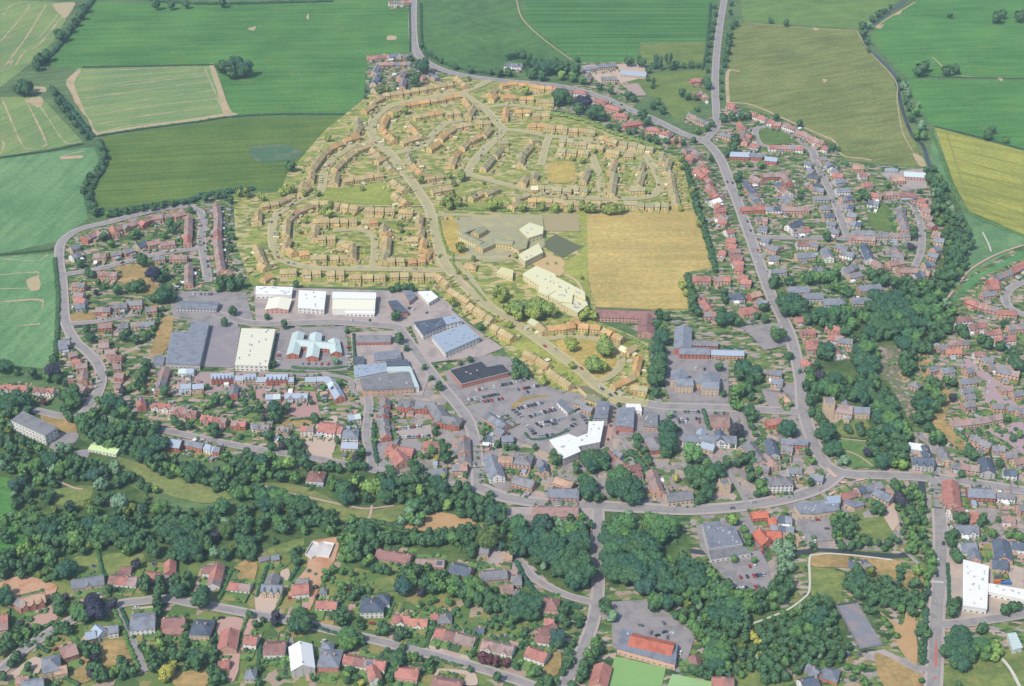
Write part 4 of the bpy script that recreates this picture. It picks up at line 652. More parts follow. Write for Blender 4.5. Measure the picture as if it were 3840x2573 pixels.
rows(1, 3, '''160 535 132 625 s d10 Wt e5;+ 60 642 232 652 s d10 Wt e6 g3;330 652 472 640 r d13 Ww e5;+ 370 590 470 592 g d8 Ww e4;556 792 732 802 r d9 Ww e3;590 682 642 680 s d6 e3 h;1072 732 1048 832 d d15 Ww e6 h;+ 965 802 1155 798 d d15 Ww e6 h;+ 1110 742 1215 738 d d12 Ww e5 h;1258 922 1402 932 m d10 Ww e3 g1;1408 952 1562 962 o d9 Ww e3 g1;1598 912 1662 910 r d7 e3;1670 922 1782 920 g d11 e3 h;1660 1042 1992 1132 m d11 Wp e3;2080 1152 2345 1212 p d11 Ww e4 g2;1120 322 1402 372 m d12 Wp e3.2;1470 408 1712 418 b d10 e3.2;1790 452 1962 492 d d13 Wr e4.5;82 1182 262 1182 m d15 Ww e4.5;402 1168 425 1362 w d17 Wg e7 r4.5;588 1272 762 1282 s d19 Wr e6.5 h;+ 600 1180 700 1182 s d12 Wr e5 h;818 1292 1172 1352 r d10 Ww e4;+ 1060 1372 1095 1482 r d9 Ww e4.5;1288 1402 1475 1422 r d12 Wp e4;1630 1502 1862 1542 m d15 Wp e3.2;2008 1032 2082 1042 d d6 e3;28 392 112 370 g d6 e3 n;138 382 202 368 s d6 e3 n''', 1.1, 3)
rows(2, 3, '''290 780 432 790 m d14 h Wb;298 950 385 962 r d8;238 1062 402 1002 m d12;+ 218 1092 352 1112 m d10 e4;140 1212 322 1272 r d12 Ww;835 1350 785 1540 r d13 e3.5 Nbowls_pavilion;1668 1275 1700 1390 m d8 e3 n;1828 1492 2032 1502 r d10;2255 130 2345 232 q d12;2190 -20 2340 -32 q d9''')
rows(3, 3, '''0 32 72 30 q d9;-10 152 122 160 q d14;90 12 222 20 s d10 Ww;20 92 242 120 s d9;740 422 822 432 d d9;850 422 902 410 d d8;+ 890 432 962 472 g d8;1690 102 1922 102 s d12 Ww g2;1760 265 1905 262 s d14;+ 1880 300 1900 390 s d10;2135 210 2165 385 d d14 Wb;2050 412 2192 422 d d13 Wt;2230 252 2345 262 d d11 Ww;2150 12 2262 20 p d9 Ww;1848 22 1922 10 r;370 1362 472 1442 s d10 Wr e3.5;+ 490 1402 652 1442 s d13 Wr e3.5 h;300 1522 452 1490 d d12''')
rows(1, 3, '2045 532 2290 505 g d13 e4;2230 655 2345 640 p d12 e4;2262 345 2345 352 t d9 e4;2050 300 2130 310 g d9 e4'); rows(2, 3, '0 565 82 560 g d13 e4;10 700 60 690 g d9 e3')
# ---------------------------------------------------------------- large and singular buildings
def tp(c, r, s): return [T(c, r, u, v) for u, v in pts(s)]
wf = mat('white_fascia', (240, 240, 240), var=.02); lg = mat('fascia_grey', (186, 182, 196), var=.04)
flat(tp(1, 1, '5 1050 335 1060 322 1128 0 1120'), 6, 'w', 'w', 'warehouse', 'white sawtooth-roofed unit at the far left end of the white warehouses', 'warehouse', sky=9)
building(*T(1, 1, 222, 1145), *T(1, 1, 188, 1245), 'c', d=24, e=5, r=2.2, wc='p', name='warehouse', label='low cream gabled workshop in front of the white sawtooth-roofed unit', chim=0)
flat(tp(1, 1, '395 1090 640 1100 620 1262 385 1242'), 7, 'w', 'w', 'warehouse', 'square white warehouse with roof vents, between cream workshop and long white warehouse', 'warehouse', vents=3, sky=4)
flat(tp(1, 1, '703 1103 1095 1110 1092 1165 700 1160'), 8.2, 'w', 'w', 'warehouse', 'long white warehouse, the widest of the white-roofed industrial sheds', 'warehouse', winrow=False)
WH = THINGS[-1][0]
q = [G(*T(1, 1, *p), 8.0)-WH.location for p in ((700, 1166), (1092, 1171), (1086, 1258), (695, 1256))]
me = mesh('front_wall', [(p.x, p.y, -1) for p in q]+[(p.x, p.y, 7.4) for p in q], [(3, 2, 6, 7), (2, 1, 5, 6), (0, 3, 7, 4), (4, 5, 6, 7)][::1], [wallmat('w', False)]); ob('front_wall', me, WH)
me = mesh('front_roof', [(p.x, p.y, 7.4) for p in q]+[(p.x, p.y, 7.9) for p in q], [(3, 2, 6, 7), (2, 1, 5, 6), (1, 0, 4, 5), (0, 3, 7, 4), (7, 6, 5, 4)], [roofmat('c', False)]); ob('front_roof', me, WH)
flat(tp(1, 1, '820 1262 1085 1268 1080 1300 818 1292'), 4.5, 'w', 'w', 'loading_bay', 'low white loading bay along the front of the long white warehouse', 'loading bay')
flat(tp(1, 1, '1210 1188 1290 1180 1392 1288 1262 1290'), 5, 'd', 'r', 'workshop', 'dark-roofed red brick workshop right of the long white warehouse', 'workshop')
flat(tp(1, 1, '1340 1090 1420 1090 1462 1140 1402 1190'), 5, 's', 'p', 'workshop', 'slate blue skewed workshop beside the small white garage shed', 'workshop')
flat(tp(1, 1, '1480 1100 1600 1095 1662 1150 1580 1200'), 5, 'w', 'w', 'garage_shed', 'small white garage shed at the top corner of the industrial yard', 'shed', vents=1)
flat(tp(1, 1, '1445 1380 1700 1338 1735 1400 1525 1490'), 7, 'd', 'w', 'industrial_unit', 'grey-roofed white-walled industrial unit, upper of the two skewed units', 'industrial unit', sky=6)
flat(tp(1, 1, '1704 1338 1822 1320 1882 1366 1738 1400'), 6.9, 'l', 'w', 'industrial_unit', 'pale blue-roofed end unit joined to the grey-roofed industrial unit', 'industrial unit', sky=2)
flat([(987, 768), (1062, 741), (1095, 771), (1018, 806)], 7, 'l', 'w', 'industrial_unit', 'pale blue industrial unit with rooflights, lower of the two skewed units', 'industrial unit', sky=10)
rt = building(672, 776, 768, 786, 'e', d=13, e=5.5, r=2.5, wc='r', name='health_centre', label='red brick health centre with pale teal roofs and wings', chim=0)
for x1, y1, x2, y2, d in ((682, 756, 668, 806, 12), (722, 758, 713, 812, 12), (762, 772, 768, 802, 11)): building(x1, y1, x2, y2, 'e', d=d, e=5.4, r=2.4, wc='r', extra=True)
building(816, 767, 893, 766, 'g', d=14, e=4, wc='r', name='workshop_range', label='long grey-roofed brick workshop beside the blue flat-roofed unit', chim=0, cat='workshop')
building(*T(0, 1, 1630, 1205), *T(0, 1, 1990, 1216), 's', d=16, e=5, r=1.6, wc='g', name='depot', label='long steel-blue depot standing in the tarmac yard by the tree belt', chim=0)
flat([(438, 737), (478, 738), (456, 834), (378, 830), (392, 760), (430, 758)], 6, 's', 'g', 'factory', 'ribbed slate-grey glass-roofed factory left of the empty yard', 'factory', sky=26)
flat(tp(0, 2, '1410 115 1508 115 1492 200 1385 196'), 4, 's', 'g', 'factory_annex', 'small slate blue annex at the lower left of the ribbed grey factory', 'annex')
flat([(552, 751), (629, 753), (612, 836), (537, 834)], 7, 'c', 'w', 'warehouse', 'cream upright warehouse between the empty yard and the health centre', 'warehouse', sky=12)
flat(tp(1, 2, '1080 90 1310 65 1330 140 1085 165'), 5, 's', 'g', 'retail_unit', 'blue flat-roofed unit above the cluster of grey retail roofs', 'shop', vents=2)
flat(tp(1, 2, '1190 168 1380 152 1402 208 1202 214'), 5, 'd', 'g', 'retail_unit', 'dark slate flat roof between the blue unit and pale retail roofs', 'shop')
flat(tp(1, 2, '900 127 985 130 990 185 905 186'), 4, 'd', 'g', 'store_shed', 'small dark store shed left of the blue flat-roofed unit', 'shed')
flat(tp(1, 2, '895 212 1190 186 1198 262 905 320'), 6, 'l', 'w', 'retail_unit', 'pale blue long unit with rooflights at the left of the retail cluster', 'shop', sky=10)
flat(tp(1, 2, '1203 222 1410 218 1490 402 1448 404 1400 262 1203 264'), 6.2, 'e', 'w', 'retail_unit', 'pale teal L-shaped roof wrapping the grey superstore', 'shop')
flat(tp(1, 2, '950 330 1190 286 1330 268 1396 268 1444 408 1100 430 980 430'), 7, 'g', 'b', 'superstore', 'large grey-roofed store with glazed teal front in the retail cluster', 'shop', vents=4, sky=3)
flat(tp(1, 2, '1775 255 2060 175 2110 225 2250 200 2310 265 1880 375'), 6, 'k', 'r', 'office_block', 'black flat-roofed office block with white fascia above the staff car park', 'office', vents=3, fascia=wf)
flat(tp(2, 1, '70 530 160 470 285 510 280 568 150 608'), 7, 'w', 'w', 'school_hall', 'white school hall between the hard courts and grey classrooms', 'school hall', vents=2)
flat(tp(2, 1, '60 762 240 660 282 740 120 822'), 8, 'w', 'w', 'school_hall', 'white school hall beside the pink paved playground', 'school hall', vents=2)
SB = flat(tp(2, 1, '100 940 220 866 390 940 402 966 400 1090 330 1132 240 1100 250 1040 160 980'), 8, 'w', 'w', 'school_block', 'long white stepped school block beside the straw-coloured field', 'school', vents=4, sky=4)
flat(tp(2, 1, '402 968 560 1046 548 1200 440 1190 336 1134 404 1092'), 9.6, 'w', 'w', 'middle_block', '', '', vents=4, sky=5, onto=SB[0])
flat(tp(2, 1, '556 1120 672 1170 692 1220 600 1290 440 1205 552 1198'), 7, 'w', 'w', 'end_block', '', '', vents=3, sky=3, onto=SB[0])
flat(tp(2, 1, '562 1048 660 1100 670 1164 556 1114'), 10.8, 'w', 'w', 'upper_block', '', '', vents=2, onto=SB[0])
building(*T(1, 1, 1880, 560), *T(1, 1, 2065, 645), 's', d=11, e=6, r=2, wc='w', name='school_range', label='grey-roofed school range with angled classroom wings by the hedge', chim=0, cat='school')
for a in ('2040 682 2222 598', '1858 535 1992 488', '2000 552 2085 500', '2180 620 2350 640'):
    u = pts(a); building(*T(1, 1, *u[0]), *T(1, 1, *u[1]), 's', d=11, e=6, r=2, wc='b', extra=True)
flat(tp(2, 1, '-10 560 60 540 150 605 130 700 60 720 0 690'), 5, 'g', 'b', 'school_link', 'flat grey school link block between the two white halls', 'school', vents=3)
flat(tp(1, 1, '2200 925 2245 875 2350 905 2345 970'), 5, 'c', 'w', 'sports_hall', 'small cream hall beside the school drive', 'hall')
building(*T(1, 1, 1905, 835), *T(1, 1, 2015, 842), 'p', d=13, e=3.2, hip=True, wc='b', name='caretaker_house', label='pink hip-roofed house on the corner of the school drive', cat='house')
rt = building(1562, 742, 1560, 792, 's', d=17, e=6.5, r=3.5, wc='r', name='care_hall', label='slate-roofed brick hall with long pale blue front wing', chim=0, cat='hall')
building(1552, 796, 1622, 797, 's', d=13, e=6, r=2.6, wc='r', extra=True); building(1625, 800, 1700, 802, 'l', d=11, e=5, r=2.2, wc='b', extra=True); building(1575, 778, 1640, 780, 'g', d=10, e=5.5, r=2.4, wc='r', extra=True)
rt = building(*T(2, 2, 1492, 328), *T(2, 2, 1655, 330), 's', d=14, e=9, r=3.2, wc='t', name='council_offices', label='three-storey stone offices with twin blue-grey roofs above the link road', chim=0, cat='office', near=True)
for a, d in (('1738 352 1892 358', 14), ('1532 235 1530 318', 16), ('1805 262 1820 345', 18), ('1655 322 1738 326', 8)):
    u = pts(a); building(*T(2, 2, *u[0]), *T(2, 2, *u[1]), 's', d=d, e=8.9 if d > 8 else 7, r=3.1, wc='t', extra=True, near=True)
flat(tp(2, 2, '985 600 1120 590 1110 770 945 755'), 7, 's', 'r', 'shop_block', 'blue-grey flat shop block right of the pedestrian precinct', 'shop', vents=4, sky=2)
flat(tp(2, 2, '1042 560 1170 562 1186 622 1050 600'), 6, 'w', 'w', 'shop_block', 'small white-roofed shop at the road end of the precinct', 'shop')
flat(tp(2, 2, '1205 622 1330 640 1330 770 1200 762'), 5, 'g', 'b', 'shop_block', 'grey flat-roofed shops next to the public car park', 'shop', vents=3)
flat(tp(2, 2, '782 532 895 540 872 690 745 690'), 8, 's', 'g', 'shop_block', 'slate blue ribbed shop block left of the precinct', 'shop', vents=2)
flat(tp(2, 2, '605 395 690 400 830 495 690 470'), 6, 'k', 'b', 'shop_block', 'dark narrow shop roof at the corner by the tree-lined road', 'shop')
flat(tp(2, 2, '345 890 520 836 600 866 690 830 700 722 840 720 802 905 605 945 630 990 472 1058'), 8, 'w', 'g', 'shop_block', 'bright white L-shaped flat roof of the shopping block by the curved car park', 'shop', vents=9, near=True)
flat(tp(2, 2, '410 545 450 516 552 610 506 640'), 4, 's', 'w', 'kiosk', 'small grey-roofed kiosk standing at the car park edge', 'kiosk', fascia=wf)
SMK = flat([(1605, 1196), (1645, 1192), (1650, 1203), (1678, 1203), (1697, 1243), (1620, 1254)], 8, 's', 'g', 'supermarket', 'blue-grey flat-roofed supermarket with white roof plant', 'supermarket', vents=10, fascia=wf)
flat([(1620, 1258), (1700, 1248), (1716, 1262), (1624, 1277)], 5, 'g', 'w', 'entrance', '', '', fascia=lg, onto=SMK[0])
root, Rf, W, c = flat(tp(2, 3, '1000 1040 1090 1062 1510 1192 1490 1372 960 1225'), 6, 's', 'b', 'clubhouse', 'brick clubhouse with orange tiled roof raised on grey flat roofs', 'clubhouse', vents=2)
P1, P2 = G(*T(2, 3, 1090, 1118), 9.5), G(*T(2, 3, 1475, 1208), 9.5); v = P2-P1; cc = (P1+P2)/2; cc.z = 0
LAST[0] = root; building(*T(2, 3, 1085, 1112), *T(2, 3, 1478, 1202), 'q', d=15, e=6.5, r=3.2, wc='b', extra=True)
flat(tp(3, 3, '1785 422 2015 482 2000 862 1782 832'), 6.5, 'w', 'w', 'concrete_frame', 'bright white concrete block rising on the building site', 'building', vents=14, parapet=.8)
flat(tp(3, 3, '2004 632 2345 690 2345 780 2008 702'), 5.5, 'w', 'w', 'concrete_frame', 'long white concrete wing running right from the building site block', 'building', vents=5)
flat(tp(3, 3, '2188 1095 2265 1085 2325 1215 2240 1240'), 5, 'e', 'w', 'site_cabin', 'pale blue site cabin on the lawn below the building site', 'cabin')
flat(tp(3, 2, '240 1475 540 1432 642 1452 652 1530 420 1562 300 1562'), 6, 's', 't', 'shop_range', 'blue-grey flat range of shops on the lower side of the high street', 'shop', vents=8)
flat(tp(3, 2, '542 1405 662 1398 660 1460 545 1470'), 6.3, 'l', 't', 'shop_range', 'pale blue square roof at the end of the high street shops', 'shop')
flat(tp(3, 2, '700 1430 860 1450 880 1478 790 1505 700 1460'), 5, 's', 't', 'shop_range', 'grey courtyard shops behind the orange-roofed lean-to', 'shop')
flat(tp(3, 2, '1290 912 1420 932 1412 985 1290 965'), 6, 'w', 'g', 'chapel_hall', 'white flat-roofed hall at the edge of the churchyard trees', 'hall')
flat(tp(3, 3, '130 170 270 180 310 240 280 255 125 205'), 5, 't', 't', 'boundary_store', 'tan flat-roofed store beside the orange-roofed pub', 'store')
flat(tp(3, 0, '1070 1540 1185 1538 1188 1560 1075 1562'), 4, 'l', 'g', 'barn', 'pale blue small barn at the edge of the olive field', 'barn')
# apartment block
root, Rf, W, c = flat(tp(0, 2, '210 626 522 776 410 850 104 710'), 11, 'g', 'w', 'apartment_block', 'white three-storey apartment block with flat grey roof among trees', 'apartment block', storeys=3, fascia=lg)
# pavilion
building(*T(0, 2, 832, 930), *T(0, 2, 1085, 976), 'y', d=11, e=3.4, r=1.2, wc='w', name='pavilion', label='white pavilion with pale green roof beside the park meadow', chim=0, near=True)
# church
def tower(x, y, h, s, label, name, rz=0, wc='t'):
    p = G(x, y, h); root = bpy.data.objects.new(name, None); COL.objects.link(root); root.location = (p.x, p.y, 0); root.rotation_euler = (0, 0, rz); reg(root, '', name.replace('_', ' '), None, label)
    fill_tower(root, h, s, wc); return root
def fill_tower(root, h, s, wc, loc=(0, 0, 0)):
    mb = MB(); mb.box(-s, s, -s, s, -1, h-1); t = ob('tower', mb.mesh('tower', [wallmat(wc, False)]), root, loc)
    mb = MB(); mb.box(-s-.25, s+.25, -s-.25, s+.25, h-1, h-.6)
    for k in range(4):
        a = s*(-.8+k*.53)
        for sx, sy in ((a, -s), (a, s), (-s, a), (s, a)): mb.box(sx-.4, sx+.4, sy-.28, sy+.28, h-.6, h+.6)
    ob('parapet', mb.mesh('parapet', [wallmat(wc, False)]), t)
    mb = MB(); mb.box(-s+.4, s-.4, -s+.4, s-.4, h-.62, h-.4); ob('tower_roof', mb.mesh('tower_roof', [roofmat('g', False)]), t)
    for sx, sy, rz in ((0, -1, 0), (-1, 0, -math.pi/2), (1, 0, math.pi/2)): ob('belfry_window', WIN[0], t, (sx*(s+.02), sy*(s+.02), h-4), rz, (1.2, 1, 2))
rt = building(*T(3, 2, 598, 556), *T(3, 2, 776, 578), 'b', d=14, e=8.5, r=4.4, wc='t', name='church', label='stone church with square tower among dark trees', chim=0, near=True)
building(*T(3, 2, 772, 578), *T(3, 2, 932, 588), 's', d=11, e=7.5, r=3.6, wc='t', extra=True, near=True)
building(*T(3, 2, 600, 632), *T(3, 2, 772, 648), 'l', d=7, e=4, r=1.5, wc='t', extra=True, near=True)
building(*T(3, 2, 712, 515), *T(3, 2, 725, 570), 'g', d=7, e=5.5, r=3, wc='t', extra=True); building(*T(3, 2, 730, 650), *T(3, 2, 722, 690), 'l', d=5, e=4.2, r=1.5, wc='t', extra=True, near=True)
pt = G(*T(3, 2, 562, 522), 19); fill_tower(rt, 19, 4.6, 't', (pt.x-rt.location.x, pt.y-rt.location.y, 0))
tower(*T(2, 2, 1945, 1268), 11, 4.2, 'small square stone tower standing alone above the high street', 'stone_tower', .2)
# unfinished house: slab, low block walls, no roof
P = [G(*T(1, 3, u, v), .8) for u, v in pts('450 372 512 262 560 268 572 278 620 262 718 278 668 400 600 392 545 388 510 412')]
c = sum(P, Vector())/len(P); c.z = 0; root = bpy.data.objects.new('house_foundation', None); COL.objects.link(root); root.location = c; reg(root, '', 'foundation', None, 'white half-built house walls without a roof on bare earth')
if sum(P[i-1].x*P[i].y-P[i].x*P[i-1].y for i in range(len(P))) < 0: P.reverse()
q = [p-c for p in P]; n = len(q)
ob('floor_slab', mesh('floor_slab', [(p.x, p.y, 0) for p in q]+[(p.x, p.y, .9) for p in q], [tuple(range(n, 2*n))]+[(i, (i+1) % n, n+(i+1) % n, n+i) for i in range(n)], [mat('new_concrete', (232, 228, 224), var=.08, scale=.2, blot=(206, 200, 196))]), root)
for i in range(n):
    a, b = q[i], q[(i+1) % n]; t = b-a; L = t.length; mb = MB(); mb.box(0, L, 0, .35, .8, 2.6); ob('block_wall', mb.mesh('block_wall', [wallmat('w', False)]), root, (a.x, a.y, 0), math.atan2(t.y, t.x))
# bridge over the river
P = [G(1367, 1205, 0), G(1364, 1250, 0)]; v = P[1]-P[0]; root = bpy.data.objects.new('road_bridge', None); COL.objects.link(root); root.location = (P[0]+P[1])/2; root.rotation_euler = (0, 0, math.atan2(v.y, v.x)); reg(root, '', 'bridge', None, 'stone road bridge crossing the river between dark trees')
for s in (-1, 1):
    mb = MB(); mb.box(-v.length/2, v.length/2, s*5.6-.3, s*5.6+.3, 0, 2.1); mb.box(-v.length/2-.1, v.length/2+.1, s*5.6-.42, s*5.6+.42, 2.1, 2.35); ob('parapet', mb.mesh('parapet', [wallmat('t', False)]), root)
root = bpy.data.objects.new('footbridge', None); COL.objects.link(root); A, B = G(2070, 1262, 1), G(2098, 1290, 1); v = B-A; root.location = (A+B)/2; root.location.z = 0; root.rotation_euler = (0, 0, math.atan2(v.y, v.x)); reg(root, '', 'footbridge', None, 'narrow grey footbridge over the river beside the parched meadow')
mb = MB(); mb.box(-v.length/2, v.length/2, -1.3, 1.3, 1.2, 1.5); ob('deck', mb.mesh('deck', [lane]), root)
for s in (-1, 1):
    mb = MB(); mb.box(-v.length/2, v.length/2, s*1.2-.06, s*1.2+.06, 2.3, 2.42)
    for k in range(9): mb.box(-v.length/2+k*v.length/8-.05, -v.length/2+k*v.length/8+.05, s*1.2-.05, s*1.2+.05, 1.5, 2.3)
    ob('railing', mb.mesh('railing', [frame]), root)

# fence round the worn court
c4 = [G(x, y, .6) for x, y in pts('1908 1384 1961 1376 2021 1474 1964 1486')]; c = sum(c4, Vector())/4; root = bpy.data.objects.new('court_fence', None); COL.objects.link(root); root.location = c; reg(root, '', 'fence', None, 'tall wire fence round the worn grey court')
fm_ = mat('fence_steel', (120, 132, 128), var=.05)
for i in range(4):
    a, b = c4[i]-c, c4[(i+1) % 4]-c; t = b-a; L = t.length; an = math.atan2(t.y, t.x); mb = MB(); mb.box(0, L, -.04, .04, 2.9, 3.0); mb.box(0, L, -.04, .04, .1, .2); mb.box(0, L, -.04, .04, 1.5, 1.58); ob('rail', mb.mesh('rail', [fm_]), root, a, an)
    k = int(L/4)
    for j in range(k): mb = MB(); mb.box(-.07, .07, -.07, .07, 0, 3.1); ob('post', mb.mesh('post', [fm_]), root, a+t*(j/k), an)
# ================================================================ trees
TONE = {'d': (78, 118, 88), 'g': (98, 142, 90), 'l': (130, 170, 100), 'p': (70, 74, 94), 'w': (124, 164, 140), 'c': (78, 114, 98), 'y': (176, 182, 100), 'm': (104, 72, 86), 'o': (112, 134, 74)}
TNAME = {'d': 'dark green', 'g': 'mid green', 'l': 'light green', 'p': 'purple-black', 'w': 'pale grey-green', 'c': 'blue-green', 'y': 'yellow-green', 'm': 'maroon-leaved', 'o': 'olive green'}
bark = mat('bark', (112, 98, 84), var=.2)
def crown(seed, kind):
    """a crown of unit radius (height 2 for broad trees): lumpy inner masses plus loose leaf clumps through the outer shell"""
    rn = random.Random(seed); mb = MB(); lobes = []
    if kind == 'broad':
        for i in range(11):
            a = rn.uniform(0, 6.28); el = rn.uniform(-.35, 1.0); rr = rn.uniform(.36, .60)
            k = 1-rr*.75
            lobes.append((Vector((math.cos(a)*math.cos(el)*k, math.sin(a)*math.cos(el)*k, math.sin(el)*k*.9)), rr))
        lobes.append((Vector((0, 0, .1)), .66))
    else:
        for i in range(9):
            t = i/8; lobes.append((Vector((rn.uniform(-.12, .12), rn.uniform(-.12, .12), -1.2+t*2.9)), (.62 if kind == 'cone' else .5)*(1-t*.72)+.12))
    for c, r in lobes:
        bm = bmesh.new(); bmesh.ops.create_icosphere(bm, subdivisions=2, radius=1)
        off = Vector((rn.uniform(0, 50), rn.uniform(0, 50), 0))
        v = []
        for x in bm.verts:
            n = noise.noise(x.co*2.3+off)*.22+noise.noise(x.co*5+off)*.14
            v.append(tuple(c+x.co*r*.86*(1+n)))
        bm.verts.index_update(); mb.add(v, [tuple(q.index for q in f.verts) for f in bm.faces]); bm.free()
    for _ in range(1150):
        c, r = rn.choice(lobes)
        d = Vector((rn.gauss(0, 1), rn.gauss(0, 1), rn.gauss(0, 1)+.25)).normalized()
        p = c+d*r*rn.uniform(.82, 1.10)
        n = (d+Vector((rn.uniform(-.8, .8), rn.uniform(-.8, .8), rn.uniform(-.5, .8)))).normalized()
        t = n.orthogonal().normalized(); b = n.cross(t); a = rn.uniform(0, 6.28); t, b = t*math.cos(a)+b*math.sin(a), b*math.cos(a)-t*math.sin(a)
        s = rn.uniform(.05, .115)
        mb.add([p-t*s-b*s*.7, p+t*s-b*s*.6, p+t*s*.8+b*s*.8+n*s*.3, p-t*s*.7+b*s*.7], [(0, 1, 2, 3)])
    return mb.mesh('crown', [leafmat('leaf', TONE['d'])])
CROWNS = {'broad': [crown(i+3, 'broad') for i in range(7)], 'cone': [crown(40+i, 'cone') for i in range(2)], 'poplar': [crown(50, 'poplar')]}
def trunkmesh():
    mb = MB(); k = 7
    def tube(p0, p1, r0, r1):
        d = (p1-p0).normalized(); t = d.orthogonal().normalized(); b = d.cross(t)
        v = [p0+(t*math.cos(6.283*i/k)+b*math.sin(6.283*i/k))*r0 for i in range(k)]+[p1+(t*math.cos(6.283*i/k)+b*math.sin(6.283*i/k))*r1 for i in range(k)]
        mb.add(v, [(i, (i+1) % k, k+(i+1) % k, k+i) for i in range(k)])
    tube(Vector((0, 0, -.05)), Vector((0, 0, .55)), .045, .032)
    for a in (0.3, 2.1, 4.3): tube(Vector((0, 0, .40)), Vector((math.cos(a)*.28, math.sin(a)*.28, .8)), .026, .01)
    return mb.mesh('trunk', [bark])
TRUNK = trunkmesh()
TREES = []      # x, y (sheet, crown centre), radius in sheet units, tone, kind
def tile_trees(c, r, text):
    for s in text.split(';'):
        t = s.split()
        if not t: continue
        x, y = T(c, r, float(t[0]), float(t[1])); TREES.append((x, y, float(t[2])/4, t[3][0], {'c': 'cone', 'p': 'poplar'}.get(t[3][1:], 'broad')))
tile_trees(0, 0, '''550 320 60 d;2050 600 70 d;2150 590 75 d;2240 620 70 d;2110 660 60 d;2200 660 55 d;2010 620 50 d;210 800 70 d;270 790 50 d;150 820 40 d;420 510 55 d;360 550 55 d;330 600 50 d;770 80 40 d;730 140 42 d;690 200 42 d;640 260 40 d;1420 40 50 d;1560 50 40 d;1700 40 38 d;2030 25 45 d;500 850 45 d;530 920 42 d;580 990 42 d;630 1060 40 d;690 1130 38 d;740 1190 34 d;790 1250 30 d;940 1360 35 d;950 1430 38 d;930 1490 36 d;890 1550 34 d''')
tile_trees(1, 0, '''1525 600 68 d;1445 730 62 d;1130 820 42 d;1200 810 30 d;310 1520 52 d;1365 1010 38 g;1945 715 22 d;1410 530 32 d;1510 420 26 d;1590 490 26 d;1640 520 24 d;1700 560 24 d;1820 610 30 d;1960 640 34 d;2140 660 30 d;2220 660 44 d;2310 660 40 d;2310 510 36 d;660 1260 36 g;995 880 24 d;1000 825 22 d;1280 1050 26 g;2120 1085 16 d''')
tile_trees(2, 0, '''30 500 36 d;100 500 40 d;160 520 36 d;140 600 60 d;230 600 66 d;320 610 70 d;410 600 66 d;490 610 62 d;570 630 60 d;180 670 55 d;280 690 50 d;450 690 44 l;560 700 50 g;640 730 44 g;600 545 28 d;1065 560 48 d;1190 570 46 d;1320 560 28 cp;1350 580 28 cp;1410 540 20 cp;1450 530 20 cp;1300 600 32 d;1460 600 40 d;1500 590 34 d;1570 600 28 d;1640 590 34 d;1700 600 26 d;1250 640 32 d;1245 720 24 d;1295 750 20 cp;1280 790 22 c;450 870 70 d;420 920 50 d;520 910 44 d;650 940 70 p;620 990 60 d;760 1020 70 d;820 1060 50 d;120 830 40 g;1060 870 40 d;1110 900 36 d;800 790 36 d;900 830 36 d;1330 930 34 g;1200 1050 48 d;1230 1110 44 d;1290 970 36 d;1380 1010 36 d;1560 850 38 d;1600 880 36 d;1680 890 30 d;1790 770 50 d;1760 740 36 d;1690 990 30 g;1830 1130 34 d;1780 1170 34 d;1700 1200 30 g;1940 1080 44 d;2010 1060 44 d;2100 1060 40 d;2160 1060 36 d;2040 1280 48 d;2020 1350 52 d;1960 1400 44 d;2070 1500 30 g;2170 1500 30 g;2270 1510 36 g;1820 1450 28 d;1660 1280 28 d;1560 1300 30 d;1500 1290 30 d;1320 1290 36 d;1250 1260 36 d;1180 1250 30 d;1130 1200 26 d;1420 1290 30 d;1550 1450 34 d;1560 1520 34 d;880 1160 34 d;980 1180 30 d;1070 1200 30 d;390 1380 30 g;750 1380 26 g;640 1470 30 g;560 1450 24 g;
1850 60 24 d;1860 130 24 d;1845 200 26 d;1830 270 26 d;1820 340 26 d;1810 410 26 d;1800 480 24 d;1790 550 24 d;1790 640 24 d;2000 30 26 d;1995 110 26 d;2040 210 34 d;2010 240 30 d;1990 320 38 d;1985 390 38 d;1970 460 40 d;1955 530 38 d;1940 590 30 d;1910 660 22 d;1910 740 24 d;1915 820 24 d;1910 890 22 d''')
tile_trees(3, 0, '''30 190 26 d;165 210 34 d;1660 140 28 d;2090 160 56 d;2150 130 44 d;2300 150 56 d;1380 640 62 d;1430 610 52 d;1630 650 52 d;1720 630 48 d;290 1130 38 d;70 1070 34 d;2010 1230 56 d;2050 1190 38 d;2170 1280 34 g;870 240 44 d;920 230 36 w;870 300 36 d;950 170 34 d;1010 130 34 d;1060 100 30 d;1120 60 20 d;900 380 32 d;920 460 24 d;1250 790 42 w;1270 850 44 w;1190 720 26 d;1210 800 28 d;1260 920 40 d;1290 980 38 d;1340 1020 48 g;1370 960 30 w;1310 1080 38 d;1400 1150 54 w;1360 1230 50 g;1420 1240 46 g;600 1340 36 d;640 1360 26 d;520 1310 22 d;1520 1540 34 d;1440 1550 30 d;720 1500 24 d;1170 1540 24 d''')
